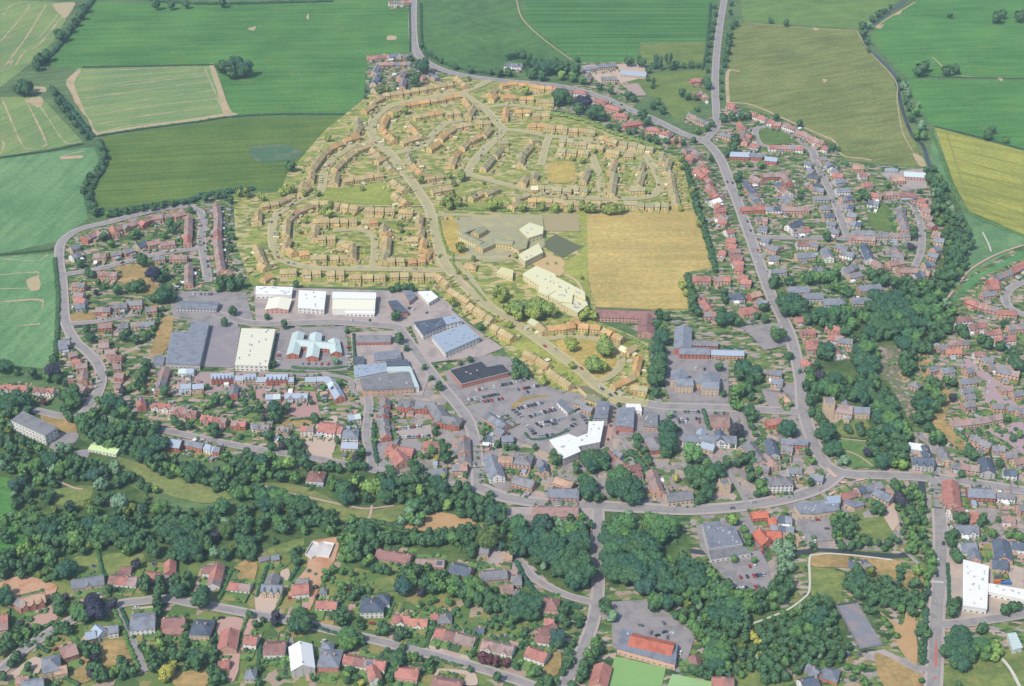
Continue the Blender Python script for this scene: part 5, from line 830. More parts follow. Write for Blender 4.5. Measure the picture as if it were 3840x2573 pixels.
tile_trees(0, 1, '''820 50 40 d;790 110 40 d;770 180 42 d;800 250 40 d;850 320 46 d;870 370 44 d;980 390 36 g;1060 380 34 d;1150 360 38 d;1210 350 36 d;1300 340 34 d;1400 330 36 d;1480 310 36 d;1580 290 36 d;1670 280 32 d;1870 240 44 d;1980 220 36 d;2050 210 36 d;2250 190 50 d;2180 200 36 d;2110 260 36 d;1740 350 36 d;1550 480 52 d;1580 530 44 d;1500 580 38 g;940 600 44 d;1010 660 38 g;1210 590 40 g;1250 560 40 d;730 840 46 d;1300 810 62 d;800 930 46 d;850 940 40 d;1030 920 28 d;1400 940 66 p;1500 930 60 d;1470 970 46 d;1240 1050 64 d;1290 1030 50 d;1180 1060 44 d;1060 1080 52 d;900 1020 38 d;940 1050 34 g;880 1110 30 p;1500 1130 72 d;1440 1150 64 d;1540 1080 56 d;1570 1150 48 d;1390 1160 40 d;1620 1020 30 g;2030 1020 56 d;2110 1040 60 d;2180 1020 56 d;2080 990 50 d;1990 1070 40 g;2200 960 30 d;2130 1280 48 d;2050 1380 44 d;790 1440 46 d;820 1520 56 d;1170 1490 60 d;1120 1510 50 d;1230 1530 48 d;1490 1260 26 d;1470 1310 26 d;1440 1370 28 d;1400 1430 30 d;1360 1490 32 d;1320 1530 32 d;2130 600 30 d;2110 710 32 d;2100 520 24 g;2080 420 22 g;2090 640 24 d''')
tile_trees(0, 2, '''40 210 66 d;90 220 56 g;0 230 50 d;150 270 36 d;300 280 56 d;490 160 56 d;480 260 70 p;520 330 52 d;600 370 30 dc;440 320 44 g;570 480 56 d;650 470 84 d;710 530 56 d;640 560 60 g;120 520 86 d;200 540 70 d;40 560 70 d;250 620 50 d;60 640 60 d;600 620 50 d;640 680 50 d;900 520 40 g;1010 540 74 d;1090 560 66 d;960 600 56 d;1130 630 60 g;1050 660 56 d;1200 680 56 d;750 700 66 g;830 680 62 g;770 780 60 d;860 640 52 d;860 830 60 d;930 800 66 d;1010 800 66 d;1090 800 64 d;1170 760 60 d;1250 760 62 d;1330 770 62 d;1410 790 56 d;1450 760 44 d;1000 870 50 d;1100 890 56 d;1190 880 56 d;1290 930 68 d;1330 1010 70 d;1400 980 56 d;1280 1040 58 d;1440 1060 56 d;1500 1040 50 d;1220 990 48 d;1500 450 56 d;1310 260 56 d;1290 330 52 d;1270 390 50 d;1330 190 48 d;1320 440 36 g;1120 440 40 p;1180 420 34 g;1600 720 50 d;1640 760 42 d;1730 760 38 d;1940 780 56 d;1960 830 50 d;1890 400 32 d;1980 530 52 d;2060 520 50 d;2090 560 40 g;1920 560 36 g;1860 580 34 l;2190 860 28 d;400 540 36 m;980 280 26 d;830 340 24 g;1580 680 30 d;
2260 1000 46 d;2280 1050 60 d;2060 1040 60 g;2130 1110 60 d;2200 1150 64 d;2290 1160 60 d;2330 1240 50 g;1690 1140 64 d;1760 1180 70 d;1640 1180 50 g;1800 1110 40 d;1720 1240 52 d;1840 1200 52 d;1890 1180 44 d;1980 1270 60 d;2040 1300 52 d;2180 1370 66 g;2260 1370 62 g;2320 1330 50 d;1590 1150 46 l;1550 1210 40 d;1480 1180 40 d;1600 1090 44 d;
560 960 60 w;620 970 48 w;560 1060 52 d;660 1060 56 d;730 1080 56 d;790 1120 46 d;690 1140 50 d;860 1130 52 dc;1050 1120 52 w;1060 1170 44 w;450 1250 60 d;480 1290 46 d;1130 1240 60 d;1190 1210 56 d;1080 1280 50 d;910 1290 62 w;960 1310 50 c;1290 1290 56 d;1340 1330 46 d;1420 1340 40 l''')
tile_trees(1, 1, '''620 360 50 d;680 310 40 d;660 390 40 l;370 1030 38 d;1295 1060 44 d;1360 1060 40 d;1420 1065 36 d;1245 1080 34 d;1270 1320 52 d;105 1330 32 d;255 1400 34 dc;830 1460 28 d;1305 1530 56 d;1800 1190 48 g;1770 40 30 g;1880 40 52 d;1730 270 52 d;1790 240 60 d;1850 280 54 d;1770 310 46 d;2160 300 60 g;2230 310 44 g;2120 320 36 g;1510 75 36 d;970 155 26 d;290 170 50 g;330 150 34 g;230 190 40 g;1870 690 52 d;1990 800 22 dc;1910 970 26 d;1850 920 24 d;2200 1100 56 d;2270 1120 56 d;2240 1160 44 g;2310 1250 62 g;2050 1420 36 d;2320 1400 36 g;1310 480 34 g;1320 530 30 d;1390 560 26 g;450 450 30 g;400 550 26 g;60 240 30 g;30 220 30 d;560 830 20 d;1810 110 30 d;1570 1090 30 d;2080 100 20 d;560 200 32 d;440 200 34 g''')
tile_trees(2, 1, '''90 330 44 g;270 320 46 d;400 330 50 g;530 340 40 g;640 310 50 d;690 330 52 d;740 340 46 d;860 340 56 d;930 340 60 d;990 340 50 d;890 370 36 d;1540 340 30 g;60 1250 84 g;150 1230 84 g;240 1240 84 g;330 1260 76 g;200 1300 66 g;60 1310 60 g;380 1290 50 g;700 1300 60 g;750 1320 50 g;640 1330 46 g;1560 1040 46 g;1590 1110 40 g;1660 1160 44 d;1670 1240 52 d;1700 1290 40 d;1620 980 40 d;1630 1060 42 d;1640 1130 38 d;1340 1310 52 d;1330 1390 56 d;1380 1430 44 g;1360 1510 70 d;1410 1330 40 d;1950 1340 66 d;2010 1330 62 d;1900 1370 52 d;2060 1370 50 d;1930 1280 42 d;2290 1240 44 d;2310 1350 44 d;1940 1100 36 d;1950 1170 40 d;2240 1320 36 d;2060 60 40 d;2080 30 36 d;2080 140 30 g;2090 200 28 g;1650 140 40 d;1640 180 42 d;1690 310 48 d;1660 220 38 d;1730 430 40 d;1720 480 36 d;1700 360 34 d;1760 600 26 d;1800 680 26 d;1860 900 30 d;640 970 22 d;840 1540 56 g;560 1550 40 l;500 1550 36 g;320 840 14 g;400 838 14 g;40 775 26 g''')
tile_trees(1, 2, '''165 190 36 d;730 160 38 w;1370 50 32 d;1535 225 30 d;1600 320 26 d;1675 400 46 d;1640 210 20 d;1865 185 28 d;1960 155 32 d;610 410 36 g;760 370 34 d;170 600 70 d;180 680 60 d;280 590 50 d;70 690 34 p;30 600 50 d;540 690 54 d;740 890 34 d;110 850 56 d;140 950 50 d;290 920 50 d;350 880 50 d;400 930 50 d;330 990 60 d;410 1010 56 d;240 940 44 p;500 540 30 d;960 1000 50 d;920 1030 50 d;910 1060 46 p;870 1130 56 d;940 1110 60 d;990 1130 50 d;1090 900 26 g;1500 1020 34 g;1610 980 46 g;1650 930 40 d;1720 990 56 d;1740 1050 56 d;1700 930 46 d;1570 1030 34 d;1430 1110 48 d;1460 1160 52 d;1510 1140 40 d;1640 1070 26 y;1720 1220 28 l;1640 820 34 d;1640 770 28 d;1910 1200 26 g;2100 890 36 d;2080 830 30 d;2200 930 36 d;2290 950 34 d;
40 1080 66 d;120 1040 60 g;200 1110 64 g;280 1100 64 l;340 1090 56 g;420 1080 60 d;470 1130 52 d;560 1150 46 d;640 1140 50 d;700 1130 56 d;760 1150 50 d;220 1220 60 d;130 1210 40 g;360 1240 60 g;30 1230 50 g;20 1330 60 d;690 1310 52 g;690 1260 46 g;800 1340 80 d;830 1420 66 d;770 1290 52 d;880 1290 60 l;910 1240 52 g;990 1310 56 l;1060 1330 60 l;1100 1290 50 l;1020 1420 52 d;920 1400 40 d;1180 1400 70 d;1200 1300 66 d;1130 1350 50 l;1150 1230 60 d;1240 1220 60 d;1230 1160 50 d;1280 1380 52 d;1310 1270 56 d;1380 1250 60 d;1470 1260 60 d;1560 1230 56 d;1640 1280 66 d;1700 1320 66 d;1580 1310 60 d;1500 1350 60 l;1430 1330 52 d;1620 1380 60 d;1720 1410 60 d;1450 1480 66 g;1540 1450 60 d;1400 1540 52 w;1560 1530 50 d;1650 1490 56 d;1750 1490 52 l;1800 1430 52 d;1890 1400 60 d;1970 1400 52 d;1860 1480 60 d;1950 1480 62 d;2050 1440 60 d;2140 1460 60 d;2050 1530 60 d;2180 1530 66 d;2250 1530 60 d;2130 1390 42 d;
60 1400 66 g;130 1370 70 d;200 1390 76 g;280 1440 70 g;190 1470 70 d;80 1480 70 d;350 1480 70 d;420 1440 66 g;440 1520 66 d;510 1500 60 d;330 1550 60 d;540 1550 50 d;700 1550 44 g;170 1550 60 d''')
tile_trees(2, 2, '''290 355 44 g;60 230 60 d;110 260 60 d;40 180 46 d;140 300 40 d;30 300 44 g;545 205 40 g;550 20 60 g;850 40 80 g;880 70 60 g;750 190 80 g;830 205 56 g;1340 60 66 d;1350 150 70 d;1330 240 76 d;1320 330 74 d;1340 40 50 d;1300 180 54 d;1370 220 50 d;1330 460 52 d;1440 660 40 w;975 570 24 d;1890 220 46 d;2130 230 76 d;2210 270 70 d;2240 320 60 d;2080 290 60 d;2180 340 60 d;2100 200 56 d;2060 440 60 g;2110 400 56 g;2170 420 50 d;2030 480 52 g;2040 560 56 g;2080 590 46 g;2190 490 42 d;2270 530 30 d;2180 630 66 d;2210 660 50 d;2050 800 66 p;2190 760 40 d;2180 700 40 d;2220 830 34 g;2120 930 44 d;1930 470 34 d;1420 790 74 d;1430 870 76 d;1420 940 76 d;1410 1000 60 d;1480 960 52 d;1380 860 50 d;1140 870 54 d;1150 940 44 d;1200 990 42 d;1230 1040 42 d;1260 1090 36 d;1650 1000 86 l;1620 1050 56 g;1780 1100 50 g;1620 1180 64 d;1660 1230 72 d;1720 1200 72 g;1790 1200 70 g;1850 1170 66 d;1900 1150 60 d;1760 1290 62 d;1690 1290 60 d;1780 1360 70 d;1830 1330 46 d;1730 1430 52 d;1690 1450 42 d;1920 1210 46 d;1960 1100 50 d;2060 1090 56 d;2130 1060 56 d;2190 1040 56 d;2210 1090 46 d;2170 1160 52 d;2180 1230 50 d;2260 1170 44 g;2270 1300 60 g;2300 1360 50 g;2240 1380 42 d;2330 1280 46 d;
400 1070 56 d;390 1000 38 d;210 955 30 d;590 1110 38 d;590 1160 42 d;700 1050 66 d;760 1030 70 d;830 1060 66 d;720 1120 66 d;780 1110 64 d;850 1120 52 d;690 1280 76 d;700 1350 76 d;640 1250 56 d;740 1310 56 d;690 1400 60 d;960 1230 90 g;1000 1190 76 g;1060 1260 84 d;1020 1330 100 d;1110 1340 90 d;950 1330 76 d;1140 1410 66 d;1080 1420 66 d;900 1270 60 d;1500 1240 40 y;20 950 36 d;1530 790 26 d;2010 940 26 d;1320 780 20 g;780 1420 50 d;820 1400 36 d''')
tile_trees(3, 1, '''1480 60 52 d;1530 110 56 d;1560 60 50 g;1600 140 56 d;1570 190 50 d;1620 240 46 d;1560 270 34 d;1600 330 36 g;1640 380 36 d;1640 430 40 d;1680 470 36 d;1680 530 40 d;1700 590 48 d;1750 600 60 d;1810 620 60 d;1840 670 52 d;1740 670 60 d;1690 720 60 d;1780 730 60 d;1720 790 66 d;1790 810 52 d;1650 800 50 d;1700 870 60 d;1640 880 50 d;1680 950 60 d;1620 960 52 d;1560 940 46 d;540 600 46 d;1330 570 50 d;1310 690 36 p;860 200 46 d;900 230 40 d;820 240 34 g;300 180 30 g;290 230 26 d;1090 120 30 g;1380 180 26 d;
950 940 60 d;1030 940 60 d;1060 1000 60 d;980 1010 46 d;620 920 52 g;560 950 66 g;500 970 60 g;430 970 62 g;380 980 60 d;60 990 60 d;190 1000 56 d;40 1030 50 d;1160 1020 60 d;1250 1000 62 d;1330 1030 56 d;1410 1040 60 g;1500 1040 62 d;1580 1050 60 d;1440 1110 62 d;1350 1110 60 d;1540 1130 62 g;1480 1190 66 g;1380 1200 66 g;1300 1180 62 d;1590 1140 46 d;1250 1080 50 d;160 1180 76 d;220 1200 80 d;270 1250 76 d;180 1260 70 d;330 1210 56 d;320 1290 60 d;130 1150 44 d;630 1050 56 g;690 1080 60 g;740 1110 50 d;490 1310 66 d;560 1300 66 g;640 1290 70 g;710 1270 62 g;760 1290 56 d;430 1340 60 d;500 1380 52 d;600 1360 56 d;700 1350 56 d;830 1290 56 d;890 1330 66 g;980 1140 70 d;1060 1180 86 d;1150 1180 86 d;1210 1230 80 d;1120 1260 80 d;1020 1240 70 d;930 1230 56 d;1090 1340 76 d;1000 1340 70 d;1180 1340 76 g;1270 1310 76 d;1340 1280 76 g;1420 1290 76 g;1500 1290 70 g;1560 1260 56 g;940 1400 60 d;1040 1420 70 d;1140 1430 76 d;1240 1400 70 d;1340 1380 66 d;1430 1380 66 d;1570 1370 60 g;1620 1330 52 g;1610 1400 56 d;1650 1440 56 d;920 1480 66 d;1000 1500 60 d;880 1530 50 d;1090 1500 50 d;1300 1480 66 g;1350 1530 60 g;1400 1470 52 d;1500 1520 60 d;1580 1490 50 d;1760 1440 60 d;1800 1490 46 d;1960 1530 50 d;2030 1550 40 d;2150 1390 40 d;100 1490 70 d;60 1450 40 g''')
tile_trees(3, 2, '''530 60 76 d;500 100 62 d;550 120 52 d;450 200 38 dc;190 120 44 d;380 260 56 d;420 290 46 d;480 300 56 p;390 340 60 g;610 330 66 d;560 350 60 d;350 390 56 d;430 410 60 d;520 420 70 g;590 440 70 g;660 430 60 d;690 370 46 d;410 500 60 d;380 540 46 d;400 630 56 d;480 690 60 d;530 650 56 d;520 740 56 d;540 820 80 d;480 830 56 d;590 840 52 d;600 950 76 d;560 980 62 d;640 990 60 d;700 1070 50 w;660 1090 40 w;830 60 70 d;900 50 76 g;970 60 60 g;850 150 76 d;930 170 76 d;980 230 60 d;890 260 70 d;960 320 62 d;850 340 60 d;900 400 66 d;830 430 70 d;780 490 60 d;860 500 66 d;940 460 60 d;730 440 56 d;1000 500 66 d;1070 470 62 d;1120 530 62 d;1020 580 70 g;1100 610 70 d;960 600 56 d;1160 590 52 d;1020 680 70 d;1110 700 70 g;1180 660 52 d;960 720 56 d;1180 760 66 g;1250 770 62 g;1280 830 56 g;1090 800 70 d;1010 800 66 d;960 840 60 d;1160 860 66 d;1240 880 62 d;1060 890 62 d;1000 900 52 d;940 920 50 d;950 980 56 d;990 1010 46 d;910 1000 46 p;1100 950 66 d;1180 950 66 d;1250 960 56 d;1130 1030 60 d;1210 1040 62 d;1060 1080 70 d;1020 1110 44 d;1150 1100 52 l;1240 1110 52 l;1260 1050 40 d;730 780 40 c;840 780 52 c;850 820 44 c;740 800 36 d;180 780 74 d;130 790 50 d;240 830 36 d;370 1000 30 dc;400 1080 38 g;390 1270 44 d;130 540 36 g;200 560 30 g;
1270 130 66 d;1310 110 56 d;1260 200 66 d;1310 210 60 d;1270 260 56 d;1340 40 60 d;1410 50 60 d;1470 50 56 d;1380 10 50 d;1490 360 66 d;1540 380 60 d;1480 430 60 g;1540 470 62 g;1580 530 56 d;1400 490 66 d;1360 550 66 d;1440 560 70 d;1510 580 66 d;1400 620 60 d;1470 660 62 d;1390 700 56 d;1460 770 52 d;1500 790 42 d;1530 850 62 g;1580 880 56 d;1500 890 46 d;1350 690 46 d;1690 500 44 p;1430 240 34 d;1690 360 46 d;1640 340 40 g;1850 1000 66 d;1880 1040 50 d;1770 1200 40 d;2120 1110 44 d;2270 180 70 d;2060 560 40 g;2180 680 44 g;2240 870 40 d;2300 840 40 g;2120 30 52 d;2010 20 50 d;2330 1160 20 d;
1150 1290 56 d;1180 1330 50 d;1220 1300 40 g;1200 1420 66 p;1240 1460 60 p;1330 1330 60 g;1380 1400 56 g;1400 1480 52 g;1300 1520 56 d;1000 1490 62 d;1040 1530 56 d;960 1530 46 d''')
tile_trees(2, 3, '''250 210 90 d;160 240 90 d;90 180 76 d;350 260 96 d;440 200 84 g;520 160 90 g;600 130 84 g;560 230 86 d;640 200 76 d;660 280 76 d;440 310 100 d;520 380 104 d;380 400 92 d;300 350 84 d;600 330 86 d;640 440 96 d;560 480 100 d;480 480 90 d;680 540 92 d;600 580 100 d;640 660 84 d;560 620 70 d;210 330 70 d;
880 230 84 d;950 170 92 g;1040 90 84 g;980 50 70 d;1050 200 96 g;1140 230 90 d;1000 290 96 d;1100 320 96 d;900 340 90 g;880 430 86 d;960 430 100 d;1060 460 104 d;1160 430 100 g;1170 520 100 d;1080 560 90 d;950 530 86 d;880 520 70 d;1240 480 90 d;1310 400 70 g;1320 500 90 d;1380 560 76 d;1260 570 80 d;
1270 60 92 g;1360 90 104 g;1430 110 90 g;1340 190 84 g;1450 160 66 d;1290 140 70 d;1560 400 66 d;1580 480 70 d;1640 450 60 d;1640 560 76 d;1700 520 70 d;1690 620 84 d;1660 690 66 d;1450 660 84 d;1520 660 76 d;1380 650 70 d;1320 780 76 g;1390 800 70 d;1300 840 60 d;1460 780 60 d;1530 790 60 d;1550 910 56 d;1560 960 52 g;1500 920 46 d;
1790 500 60 d;1830 560 66 g;1790 640 66 g;1870 660 66 d;1920 720 70 g;1840 740 66 d;1770 730 60 g;1990 730 60 g;2070 740 66 g;2150 750 66 g;2220 770 60 d;1900 820 70 d;1820 830 60 d;1980 830 70 g;2070 840 70 d;2160 840 70 g;2250 850 66 d;2300 830 60 d;1780 900 60 d;1860 920 70 d;1950 930 70 d;2040 940 70 d;2130 930 66 d;2200 950 56 d;1960 1010 66 d;2050 1030 66 d;2140 1030 62 d;1870 1000 60 d;1780 960 52 g;1640 1010 60 g;1680 1060 56 g;1720 1110 60 g;1790 1090 66 d;1860 1110 66 d;1930 1130 60 g;1770 1180 62 g;1850 1210 76 d;1930 1220 76 g;1990 1190 56 d;1830 1290 80 g;1920 1310 80 g;1990 1280 56 d;1870 1380 76 d;1960 1390 66 g;1800 1370 56 d;1900 1450 56 d;1670 1420 60 d;1740 1450 60 d;1800 1470 50 d;1630 1410 46 d;2130 1130 60 d;2210 1120 52 y;2240 1170 42 y;2280 1070 60 d;2320 1140 60 d;2300 1230 62 d;2290 1260 42 y;2310 1330 60 d;2310 1420 60 d;2320 1500 60 d;2260 1390 50 d;
60 800 84 d;140 790 80 d;210 830 76 d;60 880 80 d;140 890 76 d;200 920 60 d;20 940 60 d;470 880 56 d;460 950 60 d;500 990 40 d;420 1120 70 c;430 1180 60 c;380 1170 50 c;680 880 56 d;620 930 46 d;700 840 40 d;850 850 66 d;900 890 52 d;920 940 56 w;830 810 46 d;610 1000 46 d;640 1050 42 d;560 1180 36 d;520 1260 50 d;540 1320 46 d;500 1380 46 d;460 1440 42 d;770 1190 66 g;800 1240 52 d;760 1270 60 d;710 1290 60 g;720 1350 52 d;660 1380 60 d;640 1440 60 d;620 1500 46 d;540 1560 46 d;180 1450 46 g;240 1440 52 d;330 1530 60 d;270 1530 40 d;400 1520 40 d;100 1100 40 d;130 1060 40 d;30 1380 44 d;2030 50 60 l;1990 40 46 g;2120 140 42 g;2150 210 46 g;2170 260 36 g;2030 410 42 g;2210 420 34 g;520 890 34 d''')
tile_trees(3, 3, '''90 280 66 w;170 290 66 w;200 220 56 g;110 350 60 w;190 370 62 w;130 430 62 w;200 470 60 w;130 510 60 w;100 600 62 d;180 620 60 d;60 680 66 d;140 700 66 d;40 760 60 g;120 770 56 d;200 680 50 d;50 840 46 g;400 280 36 d;650 120 62 d;730 130 60 d;790 110 50 d;690 70 46 d;740 190 50 d;610 150 40 d;680 290 46 d;760 290 46 d;830 280 40 d;910 250 36 dc;1010 260 30 dc;1100 260 46 d;1130 220 40 d;1060 310 36 d;1230 160 36 d;1180 240 36 d;1270 70 50 g;1310 140 50 g;1350 60 60 d;1400 30 50 d;1340 220 52 g;1310 290 52 g;1280 330 40 g;1410 190 46 d;1440 270 46 d;1440 330 52 g;1480 360 56 g;1490 430 56 g;1500 500 50 g;1450 420 40 d;1460 560 46 g;1450 640 46 g;
820 520 66 d;760 580 66 d;840 590 70 d;720 640 56 d;800 660 70 d;880 640 66 d;950 680 66 d;900 720 66 d;820 730 60 d;1020 680 60 d;1060 730 66 d;980 760 66 d;1130 700 60 d;1140 760 66 d;1200 730 60 d;1060 800 60 d;1150 820 62 d;1230 800 60 d;1290 750 60 d;1340 730 56 d;1350 800 56 d;1300 830 46 d;1400 760 50 d;1400 830 42 g;940 800 52 d;900 870 46 d;960 880 42 d;1200 500 46 d;1200 570 44 d;1190 640 44 d;1370 520 52 l;1400 510 42 l;770 490 30 d;
380 830 60 d;450 800 66 d;520 790 66 d;560 840 56 d;420 890 66 d;500 900 70 d;580 920 60 d;350 940 62 d;440 980 70 d;530 1000 66 d;600 980 46 d;280 1000 66 d;370 1050 66 g;460 1080 66 d;210 1010 60 d;140 1000 60 d;150 1080 66 d;250 1090 70 g;340 1140 60 d;430 1160 66 d;520 1120 60 d;560 1190 60 d;490 1230 62 d;610 1230 56 d;580 1290 50 d;410 1260 66 d;320 1230 60 d;220 1180 66 d;120 1170 66 d;40 1120 62 d;60 1220 66 g;150 1260 62 d;240 1280 50 d;80 1310 60 d;160 1350 56 g;20 1380 66 d;100 1420 60 d;60 1490 66 d;160 1480 56 d;260 1420 56 d;310 1370 40 d;20 1290 60 d;30 1040 52 d;740 1210 44 d;650 1130 30 d;
1420 1050 66 d;1450 1080 50 g;1370 1080 44 d;1690 180 60 d;1650 200 46 d;1680 260 52 d;1710 360 62 d;1640 390 52 d;1740 400 56 d;1710 830 64 d;1700 890 60 d;1740 790 46 d;1960 1040 60 d;1750 1100 84 d;1690 1170 84 d;1780 1190 90 d;1640 1260 72 d;1720 1280 90 d;1800 1280 86 d;1860 1220 76 g;1950 1190 70 g;1990 1240 66 g;2070 1210 66 l;2100 1250 60 l;2080 1300 56 l;1770 1360 70 d;1700 1350 60 d;1850 1310 66 d;1980 1300 50 g;2180 880 56 d;2240 850 56 d;2290 840 50 d;1780 40 60 d;1730 20 46 d;1960 40 56 d;1940 80 40 d;2110 50 30 d;2250 160 26 dc;2290 200 50 g;2200 190 40 g;2060 180 44 g;2330 220 40 g;1970 220 32 d;1740 1555 40 d;1400 1180 34 d;1400 1260 34 d;1400 1340 32 d;1400 1520 30 d;1060 960 36 g;1090 1010 36 g;1120 1080 34 g;1180 1110 34 g;720 1400 34 g;800 1440 34 g;850 1390 34 g;860 1500 40 g;900 1550 40 g;770 1500 34 d''')
tile_trees(0, 3, '''40 60 60 g;20 180 60 d;60 220 56 d;170 30 52 g;250 60 66 d;330 50 70 g;420 60 66 d;500 40 66 d;580 60 66 d;660 40 60 g;250 130 52 d;310 150 70 d;400 140 70 d;480 150 70 d;560 140 66 d;640 140 62 g;700 110 60 d;350 230 62 g;430 240 66 d;520 250 66 d;600 240 66 d;680 220 70 l;740 170 66 g;720 270 56 g;450 320 56 d;500 350 56 d;390 320 50 g;250 310 62 l;200 350 62 l;300 370 56 g;340 420 56 d;250 430 60 d;440 410 60 g;480 450 44 d;150 330 56 g;100 370 60 d;50 400 66 d;30 480 66 d;110 460 56 d;180 460 52 d;290 480 50 d;20 550 56 d;820 90 70 d;900 70 66 d;900 150 76 g;980 60 66 g;980 150 70 d;960 240 60 d;860 240 60 d;800 210 60 d;900 290 52 g;1060 80 70 d;1060 180 70 d;1140 60 66 d;1140 150 70 d;1090 270 56 d;1160 250 62 d;1160 330 60 g;1220 140 66 d;1240 230 66 d;1220 310 56 d;1300 80 66 d;1310 180 60 d;1290 280 50 d;1390 300 60 dc;1410 340 62 d;1450 60 66 d;1450 150 60 d;1530 60 66 d;1540 160 70 d;1470 230 40 d;1560 230 62 d;1620 80 70 d;1640 180 70 d;1700 60 66 d;1720 150 70 d;1660 280 76 d;1740 260 76 d;1680 360 76 d;1760 350 70 d;1800 100 66 d;1810 200 70 d;1830 290 60 d;1880 60 62 d;1890 150 66 d;1900 250 66 d;1960 100 60 d;1970 190 60 p;1980 40 50 d;1820 390 50 d;1900 300 44 g;2190 60 66 d;2270 60 66 d;2180 140 60 d;2250 150 66 d;2190 220 60 d;2260 240 70 d;2200 300 56 d;2250 330 66 d;2310 320 60 d;2290 390 52 d;2200 370 46 d;
610 500 84 d;580 540 60 d;660 520 52 d;490 560 50 d;1245 460 48 p;40 760 76 d;40 700 60 d;530 820 66 d;540 880 62 d;520 760 50 d;590 760 44 p;720 870 76 g;740 920 70 g;700 930 56 g;850 810 80 p;870 880 90 p;800 860 70 p;900 820 60 p;1030 820 52 p;1000 680 36 dc;1320 620 56 dc;1320 680 60 d;1470 620 50 dc;1460 680 56 d;1610 620 64 dc;1620 690 72 d;1710 570 44 dc;1720 650 46 d;1440 750 56 dc;1440 820 60 d;1440 890 52 d;1840 730 76 d;1830 790 80 d;1870 770 60 d;2280 910 46 d;1990 700 22 y;540 1030 60 d;600 1020 56 d;620 1070 50 d;560 1060 46 d;180 1010 46 p;220 1050 50 d;160 1060 50 d;90 1120 60 d;40 1170 60 d;150 1130 50 g;250 1080 46 g;20 1240 56 d;100 1200 46 d;130 1320 50 d;160 1290 46 d;100 1370 46 d;250 1400 46 d;330 1030 44 g;30 1480 50 d;430 1180 36 g;
770 1200 60 d;830 1220 60 d;880 1250 56 d;790 1270 50 d;870 1320 60 p;850 1400 66 d;910 1420 62 d;880 1480 56 d;950 1490 56 d;830 1460 50 p;1100 1340 56 d;1150 1400 60 d;1060 1420 50 l;1200 1440 56 d;1020 1460 46 g;1120 1470 46 d;1300 1220 50 d;1360 1240 46 g;1400 1310 66 d;1400 1390 66 d;1470 1300 56 d;1450 1370 56 d;1460 1180 52 l;1450 1110 40 g;1520 1440 70 y;1580 1390 42 yc;1500 1500 52 y;1580 1260 56 d;1640 1290 60 d;1590 1310 50 d;1700 1100 42 d;1690 1040 40 d;1690 1190 46 d;1780 1300 70 d;1840 1310 66 d;1800 1370 66 d;1740 1350 56 d;1940 1160 40 d;1960 1260 44 d;1940 1330 42 d;1930 1430 60 d;1990 1440 50 d;1950 1520 60 d;2030 1510 44 d;2330 1000 40 d''')
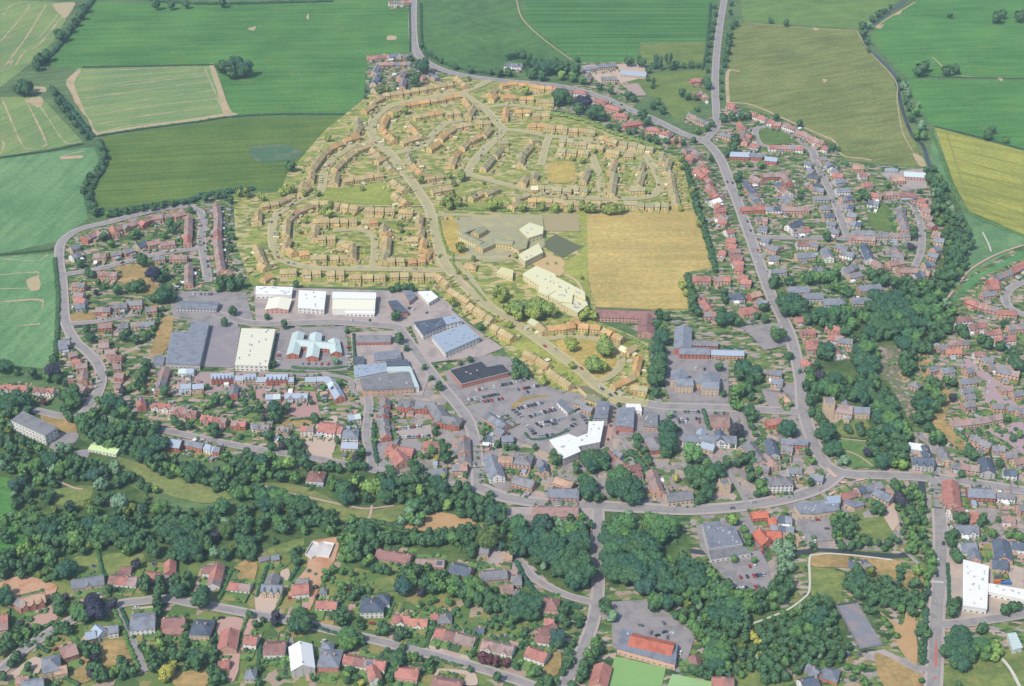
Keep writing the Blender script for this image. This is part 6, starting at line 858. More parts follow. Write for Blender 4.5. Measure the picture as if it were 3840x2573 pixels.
tile_trees(1, 3, '''40 90 60 d;30 140 40 d;220 60 70 g;260 130 66 d;330 50 66 d;200 130 50 d;410 90 60 d;480 60 66 d;560 50 66 d;640 40 66 d;620 110 56 d;440 150 50 g;700 70 56 d;690 150 52 g;880 60 60 g;880 140 66 d;950 100 62 d;1000 170 70 d;1070 130 66 d;1050 210 60 d;960 200 60 d;860 230 66 g;880 310 62 d;830 330 56 g;940 290 66 d;1020 330 62 d;1080 280 56 d;930 380 56 d;800 400 46 g;860 400 50 g;1040 410 50 l;1000 440 44 g;1160 210 60 d;1230 230 60 d;1300 210 66 d;1380 240 62 d;1440 220 66 g;1510 230 66 d;1590 240 62 d;1660 240 62 d;1720 210 62 d;1800 220 66 g;1870 190 66 d;1930 240 60 d;1990 190 56 d;1790 160 50 d;1880 130 44 d;1450 160 50 d;1580 160 46 d;1960 320 60 d;1970 360 46 d;1330 60 52 w;1420 40 62 g;1500 30 60 g;1480 80 46 w;
1120 500 46 d;1170 490 44 d;1210 520 44 d;1060 500 40 d;1350 540 66 d;1420 560 66 g;1400 500 56 d;1480 500 56 d;1560 480 46 g;1340 650 80 c;1360 700 60 c;1310 620 60 c;1530 640 56 d;1560 590 60 d;1640 580 66 g;1710 560 56 d;1610 680 60 d;1700 660 66 g;1780 620 66 g;1790 700 66 g;1860 640 66 d;1950 620 70 g;2030 640 66 g;2060 700 66 g;1880 720 66 d;1960 740 66 g;2030 780 66 d;2110 720 60 d;2130 790 66 d;2210 780 66 d;2200 850 60 d;2280 830 66 d;2290 900 60 d;2120 860 52 d;2330 780 50 d;1930 810 52 d;1500 720 44 p;1620 780 40 g;1760 800 44 g;1500 820 30 d;
370 420 52 d;350 360 46 d;390 320 40 d;640 530 42 g;620 590 36 g;700 500 44 g;790 520 44 g;870 540 40 g;780 650 50 g;850 670 24 m;910 720 42 d;870 760 44 d;970 690 40 d;1030 690 36 g;180 920 52 p;170 980 46 p;400 930 80 d;430 1000 84 d;370 1020 80 d;330 980 62 d;450 920 60 d;780 900 60 d;770 970 60 d;740 950 46 d;830 940 50 d;830 1100 74 g;850 1160 74 g;800 1160 56 g;970 1130 34 dc;970 1170 30 d;950 970 44 d;960 1020 38 d;1150 1010 54 d;1170 1060 56 d;1320 1100 50 d;1360 1090 50 c;1290 1130 42 c;1340 1220 40 d;1340 1200 26 yc;1290 1300 70 d;1280 1370 62 d;1340 1310 56 d;1400 1310 46 g;1450 1310 46 g;1250 1430 52 d;1220 1490 46 d;1600 1350 46 d;1590 1420 40 g;1200 1250 42 d;1210 1290 38 d;1660 1220 20 d;2060 1300 50 m;2130 1330 52 m;2200 1340 56 m;2280 1360 52 m;2080 1340 40 m;2200 1490 42 dc;1960 1420 34 d;2180 950 50 d;2250 960 52 d;2150 1010 40 d;2310 990 46 g;2200 1030 36 g;1980 1180 30 d;1990 1270 30 d;1110 1080 38 d;860 1420 46 d;930 1490 36 d;830 1520 44 d;960 1540 36 y;1140 1540 36 d;520 1500 36 d;200 1500 26 d;60 1340 30 g;30 1420 34 d;20 1530 40 d;110 1250 24 d;280 1300 22 g;1500 1330 30 d;2000 1090 24 d;840 1470 30 l;60 960 30 d;1540 1420 26 d;10 330 34 d;170 250 34 d''')
def fill(line, r, tones='ddddddgggowc', seed=1, k=.74):
    """a wood: trees dropped where there is still room between the ones surveyed"""
    P = pts(line); rn = random.Random(seed); xs = [p[0] for p in P]; ys = [p[1] for p in P]; near = [t for t in TREES if min(xs)-30 < t[0] < max(xs)+30 and min(ys)-30 < t[1] < max(ys)+30]
    for _ in range(1500):
        x, y = rn.uniform(min(xs), max(xs)), rn.uniform(min(ys), max(ys))
        if not inside(x, y, P): continue
        q = r*rn.choice((.6, .75, .9, 1.0, 1.15, 1.35))*rn.uniform(.92, 1.08)
        if all((t[0]-x)**2+((t[1]-y)*1.35)**2 > (k*(t[2]+q))**2 for t in near):
            t = (x, y, q, rn.choice(tones), 'broad'); TREES.append(t); near.append(t)
for i, (s, r) in enumerate([('0 985 28 970 60 1010 110 1028 150 1012 165 1040 225 1055 255 1075 240 1098 160 1098 110 1092 60 1078 0 1070', 14), ('20 1098 70 1078 120 1100 128 1118 118 1150 150 1158 195 1150 215 1120 260 1130 300 1150 330 1135 395 1170 500 1150 520 1160 575 1160 600 1135 640 1130 780 1190 770 1215 690 1215 600 1205 580 1270 500 1265 420 1285 300 1265 240 1250 150 1275 130 1335 60 1310 0 1345 0 1290 60 1250 25 1180', 15),
                           ('0 900 45 895 75 920 70 950 25 945 15 970 0 985', 14), ('185 985 235 945 270 960 300 955 350 985 375 1000 365 1040 400 1080 380 1085 320 1055 265 1020 225 1012', 14), ('400 1060 480 1085 560 1040 590 1040 640 1060 600 1100 530 1130 470 1110', 13), ('860 1085 1060 1110 1130 1140 1165 1195 1100 1195 1040 1170 960 1150 900 1140 860 1120', 14),
                           ('1100 1185 1180 1195 1330 1180 1358 1210 1358 1330 1325 1365 1250 1320 1180 1262 1100 1240', 20), ('1372 1180 1440 1172 1480 1215 1500 1300 1480 1345 1430 1330 1376 1310', 20), ('1500 1280 1560 1270 1610 1290 1600 1380 1530 1340', 16), ('1540 1290 1640 1310 1690 1360 1750 1350 1760 1400 1720 1425 1760 1480 1690 1555 1640 1540 1640 1480 1590 1450 1570 1410', 15),
                           ('1740 1425 1850 1375 1900 1395 1915 1450 1930 1515 1850 1530 1780 1510', 14), ('1930 1330 1970 1295 2040 1330 2110 1325 2120 1365 2085 1400 1990 1380', 14), ('1770 680 1860 710 1960 745 1990 690 2060 650 2150 650 2170 700 2190 750 2150 775 2090 805 2040 780 1990 790 1920 765 1850 742', 15), ('2120 400 2150 400 2190 490 2222 540 2205 610 2170 655 2150 640 2165 560 2135 480', 12),
                           ('1835 845 1940 870 2005 790 2005 870 2085 990 2075 1068 2005 1066 1985 1000 1985 935 1930 918 1840 905', 15), ('1090 1195 1090 1250 1000 1240 860 1240 790 1290 770 1230 900 1212 1000 1215', 13), ('870 1290 960 1320 1080 1320 1200 1375 1230 1385 1220 1420 1100 1380 960 1340', 14), ('2085 1110 2120 1160 2118 1240 2085 1262 2062 1200 2045 1130', 11), ('1900 1170 1960 1180 1960 1230 1905 1225', 12)]): fill(s, r, seed=i)
CLEAR = [(pts('1366 1165 1367 1200 1364 1275 1367 1335 1360 1385 1345 1440 1320 1500'), 8), (pts('1722 1424 1755 1412 1800 1393 1835 1368 1850 1345 1850 1275'), 3), (pts('1195 1290 1227 1325 1295 1360 1350 1376'), 6), (pts('2145 1115 2150 1250 2147 1330 2140 1400 2138 1560'), 9), (pts('838 905 840 959 837 996 848 1040'), 7), (pts('1885 940 1935 955 1985 960'), 9), (pts('1880 920 1890 950'), 5)]
def clear(x, y, r):
    for L, m in CLEAR:
        for (x1, y1), (x2, y2) in zip(L, L[1:]):
            t = max(0, min(1, ((x-x1)*(x2-x1)+(y+r*.6-y1)*(y2-y1))/((x2-x1)**2+(y2-y1)**2)))
            if math.hypot(x-x1-t*(x2-x1), y+r*.6-y1-t*(y2-y1)) < m+r*.55: return False
    return True
TREES = [t for t in TREES if clear(*t[:3])]
def place_trees():
    ranked = sorted(TREES, key=lambda t: -t[2])
    singles = ranked[:296]; rest = ranked[296:]
    n = 0
    for x, y, r, tone, kind in singles:
        zone = inside(x, y+r*.5, ZONE); m = mpp(x, y)*r
        h = 1.0 if kind == 'broad' else (1.5 if kind == 'cone' else 2.2)
        wd = m*1.06 if kind == 'broad' else m*.95
        cz = wd*h*1.12
        p = G(x, y, cz); hh = wd*h*.98
        nm = {'broad': 'broadleaf_tree', 'cone': 'conifer_tree', 'poplar': 'poplar_tree'}[kind]
        root = bpy.data.objects.new(nm, None); COL.objects.link(root); root.location = (p.x, p.y, 0); root.rotation_euler = (0, 0, random.uniform(0, 6.28))
        root['group'] = 'trees of the town and river wood'
        reg(root, ('large ' if wd > 7.5 else 'small ' if wd < 4.8 else '')+TNAME[tone]+' '+{'broad': 'tree', 'cone': 'conifer', 'poplar': 'poplar'}[kind], 'tree', 'trees of the town and river wood')
        t = ob('trunk', TRUNK, root, (0, 0, 0), 0, (cz*1.3,)*3)
        c = ob('crown', random.choice(CROWNS[kind]), root, (0, 0, cz), random.uniform(0, 6.28), (wd*random.uniform(.9, 1.15), wd*random.uniform(.82, 1.12), hh*random.uniform(.8, 1.15) if kind == 'broad' else wd*h*.72))
        c.material_slots[0].link = 'OBJECT'; c.material_slots[0].material = leafmat('leaf_'+TNAME[tone].replace(' ', '_').replace('-', '_'), TONE[tone], zone)
    return rest
REST = place_trees()
# ---- the remaining smaller trees and shrubs: one mass
def shrub_proto(seed):
    rn = random.Random(seed); v, f = [], []
    lobes = [(Vector((0, 0, 0)), .75)]+[(Vector((rn.uniform(-.5, .5), rn.uniform(-.5, .5), rn.uniform(-.1, .5))), rn.uniform(.35, .55)) for _ in range(4)]
    for c, r in lobes:
        bm = bmesh.new(); bmesh.ops.create_icosphere(bm, subdivisions=1, radius=1); bm.verts.index_update(); n = len(v)
        v += [c+x.co*r*(.9+noise.noise(x.co*3+c*9)*.3) for x in bm.verts]; f += [tuple(q.index+n for q in k.verts) for k in bm.faces]; bm.free()
    for _ in range(130):
        c, r = rn.choice(lobes); d = Vector((rn.gauss(0, 1), rn.gauss(0, 1), rn.gauss(0, 1)+.3)).normalized(); p = c+d*r*rn.uniform(.85, 1.1)
        t = (d+Vector((rn.uniform(-.7, .7), rn.uniform(-.7, .7), rn.uniform(-.7, .7)))).normalized().orthogonal().normalized(); b = d.cross(t).normalized(); s = rn.uniform(.10, .2); n = len(v)
        v += [p-t*s-b*s, p+t*s-b*s, p+t*s+b*s+d*s*.4, p-t*s+b*s]; f.append((n, n+1, n+2, n+3))
    return v, f
def light_proto(seed):
    rn = random.Random(seed); bm = bmesh.new(); bmesh.ops.create_icosphere(bm, subdivisions=1, radius=1); bm.verts.index_update(); o = Vector((seed*3.1, 0, 0))
    v = [x.co*(.85+noise.noise(x.co*2.5+o)*.5) for x in bm.verts]; f = [tuple(q.index for q in k.verts) for k in bm.faces]; bm.free()
    for _ in range(44):
        d = Vector((rn.gauss(0, 1), rn.gauss(0, 1), rn.gauss(0, 1)+.3)).normalized(); p = d*rn.uniform(.8, 1.05)
        t = (d+Vector((rn.uniform(-.7, .7), rn.uniform(-.7, .7), rn.uniform(-.7, .7)))).normalized().orthogonal().normalized(); b = d.cross(t).normalized(); s = rn.uniform(.14, .3); n = len(v)
        v += [p-t*s-b*s, p+t*s-b*s, p+t*s+b*s+d*s*.4, p-t*s+b*s]; f.append((n, n+1, n+2, n+3))
    return v, f
SHR = [shrub_proto(i) for i in range(6)]; LIGHT = [light_proto(i) for i in range(5)]
class Mass:
    def __init__(s): s.v, s.f, s.m = [], [], []
    def put(s, p, r, h, rn, protos=None, mi=0):
        v, f = rn.choice(protos or SHR); s.m += [mi]*len(f); a = rn.uniform(0, 6.28); ca, sa = math.cos(a)*r, math.sin(a)*r; n = len(s.v)
        s.v += [(p.x+q.x*ca-q.y*sa, p.y+q.x*sa+q.y*ca, p.z+q.z*h) for q in v]; s.f += [tuple(i+n for i in k) for k in f]
def leaf(tone, zone): return leafmat('leaf_'+TNAME[tone].replace(' ', '_').replace('-', '_'), TONE[tone], zone)
SM = [(t, z) for t in TONE for z in (False, True)]; small_trees = Mass(); shrubs = Mass()
def shrub(p, r, h, tone, zone, rn, mass=None, protos=None):
    (mass or small_trees).put(p, r, h, rn, protos, SM.index((tone, zone)))
rn = random.Random(5)
for x, y, r, tone, kind in REST:
    m = mpp(x, y)*r*1.05; hz = m*(1.05 if kind == 'broad' else 1.6 if kind == 'cone' else 2.4); p = G(x, y, hz); p.z = hz
    shrub(p, m, hz, tone, inside(x, y+r*.5, ZONE), rn)
ob('small_trees', mesh('small_trees', small_trees.v, small_trees.f, [leaf(*k) for k in SM], small_trees.m), kind='stuff')
# ================================================================ hedges
def hedge(line, w, h, tone, label=None, name='hedge'):
    P = smooth([G(x, y, 0) for x, y in line], 6); rn = random.Random(int(line[0][0]*7+line[0][1])); ms = Mass(); zone = inside(*line[len(line)//2], ZONE)
    for a, b in zip(P, P[1:]):
        L = (b-a).length; n = max(1, int(L/(w*.34)))
        nn = Vector((-(b-a).y, (b-a).x, 0)).normalized()
        for i in range(n):
            p = a+(b-a)*(i+rn.random()*.6)/n+nn*rn.uniform(-.14, .14)*w; k = rn.uniform(.75, 1.2); p.z = h*.42*k
            ms.put(p, w*.5*rn.uniform(.8, 1.1), h*.55*k, rn, LIGHT)
    c = P[len(P)//2]; me = mesh('hedge', [(q[0]-c.x, q[1]-c.y, q[2]) for q in ms.v], ms.f, [leafmat('leaf_'+TNAME[tone].replace(' ', '_').replace('-', '_'), TONE[tone], zone)])
    o = ob(name, me, None, (c.x, c.y, 0)); reg(o, TNAME[tone]+' hedge', 'hedge', 'hedges', label); return o
for s, w_, h_, t in [('212 2 170 60 130 112 92 150', 9, 5, 'd'), ('118 202 160 250 200 300 214 314', 8, 4.5, 'd'), ('226 326 238 355 235 385 208 428 206 475 226 492', 9, 5, 'd'), ('190 155 330 152 488 149', 4, 2.4, 'd'), ('222 312 330 295 440 281 530 268 650 262 788 262', 4, 2.4, 'd'), ('0 361 110 346 188 330', 3, 2, 'd'), ('226 492 330 476 430 462 470 447 520 441 580 433', 9, 5, 'd'), ('0 583 60 578 122 571', 4, 2.2, 'd'), ('126 592 134 690 126 822', 5, 2.5, 'd'),
                     ('961 10 966 108 1000 140 1060 160 1110 168 1180 176', 4, 3, 'd'), ('936 10 938 118', 3, 2.2, 'd'), ('345 2 460 10 600 8 760 4', 6, 4, 'd'), ('1624 10 1614 120 1604 160', 4, 3.5, 'd'), ('1562 366 1578 420 1594 480 1606 515 1622 570 1632 615', 7, 5, 'd'), ('1572 635 1578 668 1584 704', 8, 6, 'd'), ('1002 498 1010 540 1024 578 1034 584', 3, 2, 'g'), ('1010 470 1060 478 1130 482 1240 482', 5, 3, 'g'), ('1262 262 1330 275 1390 300 1440 318 1510 342', 10, 4, 'g'), ('2116 1392 2112 1450 2110 1520', 5, 3.2, 'd'), ('2165 1290 2168 1360 2170 1400', 3, 2.5, 'd'),
                     ('225 1262 232 1300 242 1345 248 1365', 3, 2.6, 'g'), ('262 1398 280 1440 298 1485 318 1535', 4, 2.6, 'g'), ('532 1300 515 1340 500 1372', 3, 2.6, 'g'), ('1055 1235 1050 1262', 3, 2, 'g'), ('800 1190 860 1195 920 1208', 5, 3, 'd'), ('1180 1285 1210 1340 1250 1372 1330 1392', 4, 3, 'd'), ('1035 580 1040 615 1075 650 1110 690', 3, 2, 'g'), ('1405 760 1440 775 1480 800', 4, 3, 'g'), ('1110 1480 1110 1510', 3, 2, 'g'), ('860 1505 935 1520 985 1527', 3, 2.2, 'd'), ('985 1502 1030 1518 1060 1524', 3, 2, 'd'), ('668 842 740 845 805 838', 3, 2.5, 'g'),
                     ('585 847 650 850 700 852', 3, 2.5, 'g'), ('808 765 810 800 812 840', 3, 2.6, 'd'), ('855 970 855 1010 862 1060', 4, 3, 'd'), ('665 962 710 958 760 962', 3, 2.4, 'd'), ('1440 1035 1462 1060 1480 1090', 7, 5, 'd'), ('1355 940 1345 985', 3, 2, 'd'), ('1200 990 1215 1005 1250 1003 1300 985', 3, 1.6, 'd'), ('1608 940 1622 985', 4, 3, 'd'), ('1912 1000 1980 1005', 2, 1.5, 'd'), ('2128 300 2175 420 2210 485 2340 540', 4, 2, 'g'), ('2340 180 2200 178 2095 175', 2, 1.5, 'd'), ('2340 343 2240 315 2136 290', 3, 1.8, 'd')]+[(q, 3.2, 2.4, 'dg'[i % 2]) for i, q in enumerate(['240 1315 250 1365', '425 1425 430 1500', '490 1415 492 1550', '565 1415 537 1483', '277 1393 300 1445', '162 1453 185 1475', '87 1475 110 1493', '120 1423 75 1458', '587 1365 612 1295', '652 1350 635 1387', '690 1283 660 1330', '900 1380 885 1415', '995 1425 975 1475', '930 1470 970 1480', '655 1490 652 1545', '710 1470 712 1550', '595 1470 590 1525', '1100 1445 1075 1505', '715 1432 760 1447 800 1455', '400 1360 440 1358', '100 1520 180 1568', '1205 1400 1230 1450 1200 1500'])]:
    hedge(pts(s), w_, h_, t)
# ================================================================ gardens round the houses
PLOT = [('lawn_bright', (124, 156, 86)), ('lawn_dry', (160, 152, 92)), ('patio_tan', (198, 170, 150)), ('patio_grey', (172, 166, 168)), ('flower_bed', (86, 112, 70)), ('drive_pink', (204, 166, 154)), ('lawn_mid', (104, 136, 76)), ('decking', (150, 130, 116))]
pm = [mat(n, c, z, var=.12, scale=.5) for z in (False, True) for n, c in PLOT]
gp = MB(); hb = MB(); rn = random.Random(21); SHEDS = []; GARAGES = []
for hi, (c, ang, a, b, zone, my) in enumerate(HOUSES):
    ca, sa = math.cos(ang), math.sin(ang); n = max(1, int(round(2*a/7.5))); z = .07+.0009*hi
    for side in (-1, 1):
        dp = rn.uniform(7, 12); 
        for k in range(n):
            x0, x1 = -a+2*a*k/n+.1, -a+2*a*(k+1)/n-.1; y = b
            while y < b+dp-.5:
                y2 = min(b+dp, y+rn.uniform(2.5, 7)); mi = rn.choice((0, 0, 1, 6, 6, 4, 0, 5) if my > 1240 else (0, 0, 1, 1, 2, 2, 3, 3, 0, 5, 5, 6, 6, 7, 2)) + (8 if zone else 0)
                gp.add([(c.x+x*ca-side*yy*sa, c.y+x*sa+side*yy*ca, z) for x, yy in ((x0, y), (x1, y), (x1, y2), (x0, y2))][::side], [(0, 1, 2, 3)], mi); y = y2
            if rn.random() < .6:
                v, f = boxdata(x1-.25, x1+.35, b+.8, b+dp, 0, rn.uniform(1.0, 1.9)); hb.add([(c.x+p[0]*ca-side*p[1]*sa, c.y+p[0]*sa+side*p[1]*ca, p[2]) for p in v], [q[::-1] if side < 0 else q for q in f], (2 if zone else 0)+(rn.random() < .3))
            for _ in range(rn.choice((0, 1, 1, 2) if zone else (1, 2, 2, 3))):
                x, yy = rn.uniform(x0, x1), rn.uniform(b+1.5, b+dp); r = rn.uniform(.7, 1.9); h = r*rn.uniform(.8, 1.3)
                shrub(Vector((c.x+x*ca-side*yy*sa, c.y+x*sa+side*yy*ca, h*.7)), r, h, rn.choice('ddgggl'), zone, rn, shrubs, LIGHT)
            if my < 1240 and rn.random() < .16: GARAGES.append((c.x+(x0+x1)/2*ca-side*(b+rn.uniform(3, dp))*sa, c.y+(x0+x1)/2*sa+side*(b+rn.uniform(3, dp))*ca, ang+math.pi/2, zone))
            if rn.random() < .13: SHEDS.append((c.x+(x0+x1)/2*ca-side*(b+dp-1)*sa, c.y+(x0+x1)/2*sa+side*(b+dp-1)*ca, ang+rn.choice((0, math.pi/2)), zone))
ob('garden_plots', gp.mesh('garden_plots', pm), kind='structure')
ob('garden_hedges', hb.mesh('garden_hedges', [leaf('d', False), mat('timber_fence', (150, 122, 104), var=.15), leaf('g', True), mat('timber_fence', (150, 122, 104), True, var=.15)]), kind='stuff')
for x, y, r in [(1955, 1240, 30), (1480, 1230, 60), (2050, 470, 20), (60, 1460, 60), (800, 1350, 60), (1010, 1420, 60), (2090, 830, 50), (1800, 1240, 40), (420, 1480, 60), (640, 1500, 40), (1180, 1470, 50), (2260, 1000, 60), (2300, 800, 50), (1450, 600, 0), (330, 760, 30), (560, 920, 40), (1900, 640, 60), (1750, 1030, 50)]:
    for _ in range(int(r*1.1)):
        X, Y = x+rn.gauss(0, r*.6), y+rn.gauss(0, r*.35); q = rn.uniform(.9, 2.4); p = G(X, Y, 0); p.z = q*.6; shrub(p, q, q*rn.uniform(.8, 1.2), rn.choice('ddggl'), inside(X, Y, ZONE), rn, shrubs, LIGHT)
ob('garden_shrubs', mesh('garden_shrubs', shrubs.v, shrubs.f, [leaf(*k) for k in SM], shrubs.m), kind='stuff')
# sheds
mb = MB(); mb.add(*gable_wall(1.5, 1.1, 1.9, .6, False)); shw = {z: mb.mesh('wall', [mat('shed_timber', (168, 146, 128), z, obj=.25)]) for z in (False, True)}
mb = MB(); mb.add(*gable_roof(1.5, 1.1, 1.9, .6, False, .15)); shr = {z: mb.mesh('roof', [mat('shed_felt', (172, 174, 180), z, obj=.3)]) for z in (False, True)}
for x, y, an, zone in SHEDS[:150]:
    s = rn.uniform(.9, 1.5); root = bpy.data.objects.new('garden_shed', None); COL.objects.link(root); root.location = (x, y, 0); root.rotation_euler = (0, 0, an); root.scale = (s, s, s)
    ob('wall', shw[zone], root); ob('roof', shr[zone], root); reg(root, 'small timber garden shed', 'shed', 'garden sheds')
# garages
mb = MB(); mb.box(-2.9, 2.9, -1.6, 1.6, -.5, 2.3); gaw = {z: [mb.mesh('wall', [wallmat(k, z)]) for k in 'bwgp'] for z in (False, True)}
mb = MB(); mb.add([(-3.1, -1.8, 2.3), (3.1, -1.8, 2.3), (3.1, 1.8, 2.3), (-3.1, 1.8, 2.3), (-3.1, -1.8, 2.5), (3.1, -1.8, 2.5), (3.1, 1.8, 2.75), (-3.1, 1.8, 2.75)], boxdata(0, 1, 0, 1, 0, 1)[1]); gar = {z: [mb.mesh('roof', [roofmat(k, z)]) for k in 'gwtlgp'] for z in (False, True)}
mb = MB(); mb.box(-2.98, -2.88, -1.2, 1.2, 0, 2.0); gad = mb.mesh('garage_door', [frame])
GC = ['grey', 'white', 'tan', 'pale blue', 'grey', 'pinkish']
for x, y, an, zone in rn.sample(GARAGES, min(len(GARAGES), 230)):
    k = rn.randrange(6); root = bpy.data.objects.new('garage', None); COL.objects.link(root); root.location = (x, y, 0); root.rotation_euler = (0, 0, an); s = rn.uniform(.85, 1.2); root.scale = (s, s, s)
    ob('wall', rn.choice(gaw[zone]), root); ob('roof', gar[zone][k], root); ob('garage_door', gad, root); reg(root, GC[k]+'-roofed garage', 'garage', 'domestic garages')
# ================================================================ cars
def carmesh():
    hw = .88
    def loft(secs):
        v, f = [], []
        for x, w_, z0, z1 in secs: v += [(x, -w_, z0), (x, w_, z0), (x, w_, z1), (x, -w_, z1)]
        for i in range(len(secs)-1):
            o = i*4; f += [(o+k, o+(k+1) % 4, o+4+(k+1) % 4, o+4+k) for k in range(4)]
        f += [(3, 2, 1, 0), tuple(len(v)-4+k for k in range(4))]; return v, [tuple(reversed(q)) for q in f]
    body = loft([(-2.15, .72, .42, .70), (-2.0, .84, .28, .86), (-1.2, .88, .26, .92), (.9, .88, .26, .92), (1.75, .84, .28, .80), (2.12, .70, .40, .62)])
    roof = loft([(-1.15, .60, 1.38, 1.44), (-.8, .64, 1.40, 1.48), (.25, .64, 1.40, 1.47), (.55, .58, 1.36, 1.42)])
    gl = loft([(-1.75, .74, .88, .92), (-1.15, .63, .88, 1.39), (.5, .63, .88, 1.38), (1.15, .74, .88, .93)])
    return body, roof, gl
cb, cr, cg = carmesh()
CC = [('black', (58, 60, 68)), ('silver', (186, 190, 198)), ('white', (240, 240, 240)), ('red', (196, 60, 58)), ('blue', (74, 96, 134)), ('grey', (120, 124, 134)), ('dark blue', (58, 66, 84))]
CW = [4, 6, 6, 3, 2, 5, 3]
paint = [mat('car_paint_'+n.replace(' ', '_'), c, rough=.3, var=.02, spec=.5) for n, c in CC]; tyre = mat('tyre_rubber', (44, 44, 48)); cgl = mat('car_glass', (58, 66, 80), rough=.1, var=.05, spec=.6)
def cyl(x, y, r, w_):
    k = 8; v = [(x+r*math.cos(6.283*i/k), y+s*w_/2, r+r*math.sin(6.283*i/k)) for s in (-1, 1) for i in range(k)]
    return v, [(i, (i+1) % k, k+(i+1) % k, k+i) for i in range(k)]+[tuple(range(k)), tuple(range(2*k-1, k-1, -1))]
mb = MB(); mb.add(*cb); mb.add(*cr); BODY = [mb.mesh('body', [p]) for p in paint]
mb = MB(); mb.add(*cg); CGL = mb.mesh('glasshouse', [cgl])
mb = MB(); mb.add(*cyl(0, 0, .32, .22)); WHL = mb.mesh('wheel', [tyre])
NC = [0]
def car(p, an, where, ci=None, sc=1.12):
    if NC[0] >= 60 and rn.random() < .26: return
    ci = rn.choices(range(len(CC)), CW)[0] if ci is None else ci
    root = bpy.data.objects.new('parked_car', None); COL.objects.link(root); root.location = (p.x, p.y, p.z); root.rotation_euler = (0, 0, an); root.scale = (sc,)*3
    bd = ob('body', BODY[ci], root); ob('glasshouse', CGL, root)
    for x in (-1.3, 1.35):
        for y in (-.8, .8): ob('wheel', WHL, root, (x, y, 0))
    reg(root, CC[ci][0]+' parked car', 'car', 'parked cars'); NC[0] += 1
def carrow(c, r, u1, v1, u2, v2, n, where, perp=True, fill=.9):
    A, B = G(*T(c, r, u1, v1), 1.2), G(*T(c, r, u2, v2), 1.2); an = math.atan2((B-A).y, (B-A).x)
    for i in range(n):
        if rn.random() > fill: continue
        p = A+(B-A)*(i/(max(1, n-1))); p.z = .72
        car(p, an+(math.pi/2 if perp else 0)+rn.uniform(-.04, .04)+(math.pi if rn.random() < .5 else 0), where)
CP = 'in the curved shoppers car park'
for a in [(60, 598, 300, 540, 9), (170, 672, 400, 592, 10), (215, 655, 390, 612, 7), (228, 742, 470, 690, 10), (262, 760, 400, 735, 6), (240, 852, 375, 838, 6), (120, 738, 205, 828, 5), (495, 795, 575, 742, 4), (12, 612, 85, 672, 4), (600, 610, 690, 730, 6), (530, 660, 560, 700, 2)]: carrow(2, 2, *a, CP)
for a in [(2015, 432, 2335, 368, 13), (1945, 522, 2240, 462, 12), (2060, 540, 2250, 508, 7)]: carrow(1, 2, *a, 'in the car park below the black office')
carrow(2, 2, 10, 432, 250, 390, 11, 'in the car park below the black office'); carrow(2, 2, 70, 462, 180, 440, 4, 'in the car park below the black office'); carrow(2, 2, 5, 360, 170, 328, 6, 'in the car park below the black office')
carrow(1, 2, 1285, 785, 1500, 760, 9, 'in the courtyard car park of the care home'); carrow(1, 2, 1310, 862, 1580, 850, 10, 'in the courtyard car park of the care home')
for a in [(1488, 630, 1705, 628, 8), (1520, 698, 1740, 690, 9), (1530, 722, 1745, 722, 8)]: carrow(2, 2, *a, 'in the public car park by the link road')
carrow(2, 3, 2000, 585, 2300, 550, 11, 'in the supermarket car park'); carrow(2, 3, 2060, 682, 2255, 662, 8, 'in the supermarket car park'); carrow(2, 3, 2215, 215, 2310, 380, 6, 'beside the supermarket', False); carrow(2, 3, 1940, 490, 2220, 470, 7, 'in the supermarket car park', fill=.6)
for u, v in [(1180, 1020), (1212, 1068), (1270, 1085), (1388, 998), (1330, 1110), (1395, 1080), (1420, 1130), (1470, 1092), (1100, 920), (1540, 1270)]:
    p = G(*T(2, 3, u, v), .7); car(p, rn.uniform(0, 6.28), 'in the clubhouse car park')
for u, v in [(410, 65), (455, 55), (540, 135), (482, 240), (570, 240), (622, 255), (430, 250), (1210, 74), (1214, 96), (1195, 36), (880, 1258), (730, 1290), (780, 1290), (832, 1276), (325, 225)]:
    p = G(*T(3, 3, u, v), .7); car(p, rn.choice((0, 1.5))+rn.uniform(-.1, .1), 'on a yard near the river')
for u, v, ci, an in [(1180, 650, 0, .1), (905, 735, 1, .8), (510, 1235, 3, .8), (2030, 950, 0, 0), (1240, 860, 2, .3)]: car(G(*T(0, 3, u, v), .7), an, 'on a villa drive', ci)
for u, v, ci, an in [(1060, 998, 3, -.2), (105, 780, 6, 1.2), (560, 750, 0, 1), (320, 768, 3, 0), (850, 1255, 0, 0), (1310, 1065, 2, .3), (540, 1150, 1, 1), (620, 1160, 2, .8), (1195, 855, 5, 1)]: car(G(*T(1, 3, u, v), .7), an, 'on a villa drive', ci)
for u, v, n, u2, v2 in [(215, 90, 4, 200, 170), (845, 40, 8, 855, 240), (420, 190, 6, 720, 195), (620, 480, 4, 640, 520), (640, 600, 2, 640, 625)]: carrow(1, 2, u, v, u2, v2, n, 'around the health centre and mews', True)
carrow(2, 2, 1600, 228, 1760, 240, 5, 'behind the stone offices'); carrow(2, 2, 1890, 330, 1990, 350, 3, 'behind the stone offices'); carrow(2, 2, 960, 820, 1030, 828, 4, 'at the foot of the precinct'); carrow(3, 2, 1355, 830, 1395, 835, 3, 'in the churchyard lane'); carrow(3, 2, 1650, 930, 1700, 945, 3, 'in the churchyard lane')
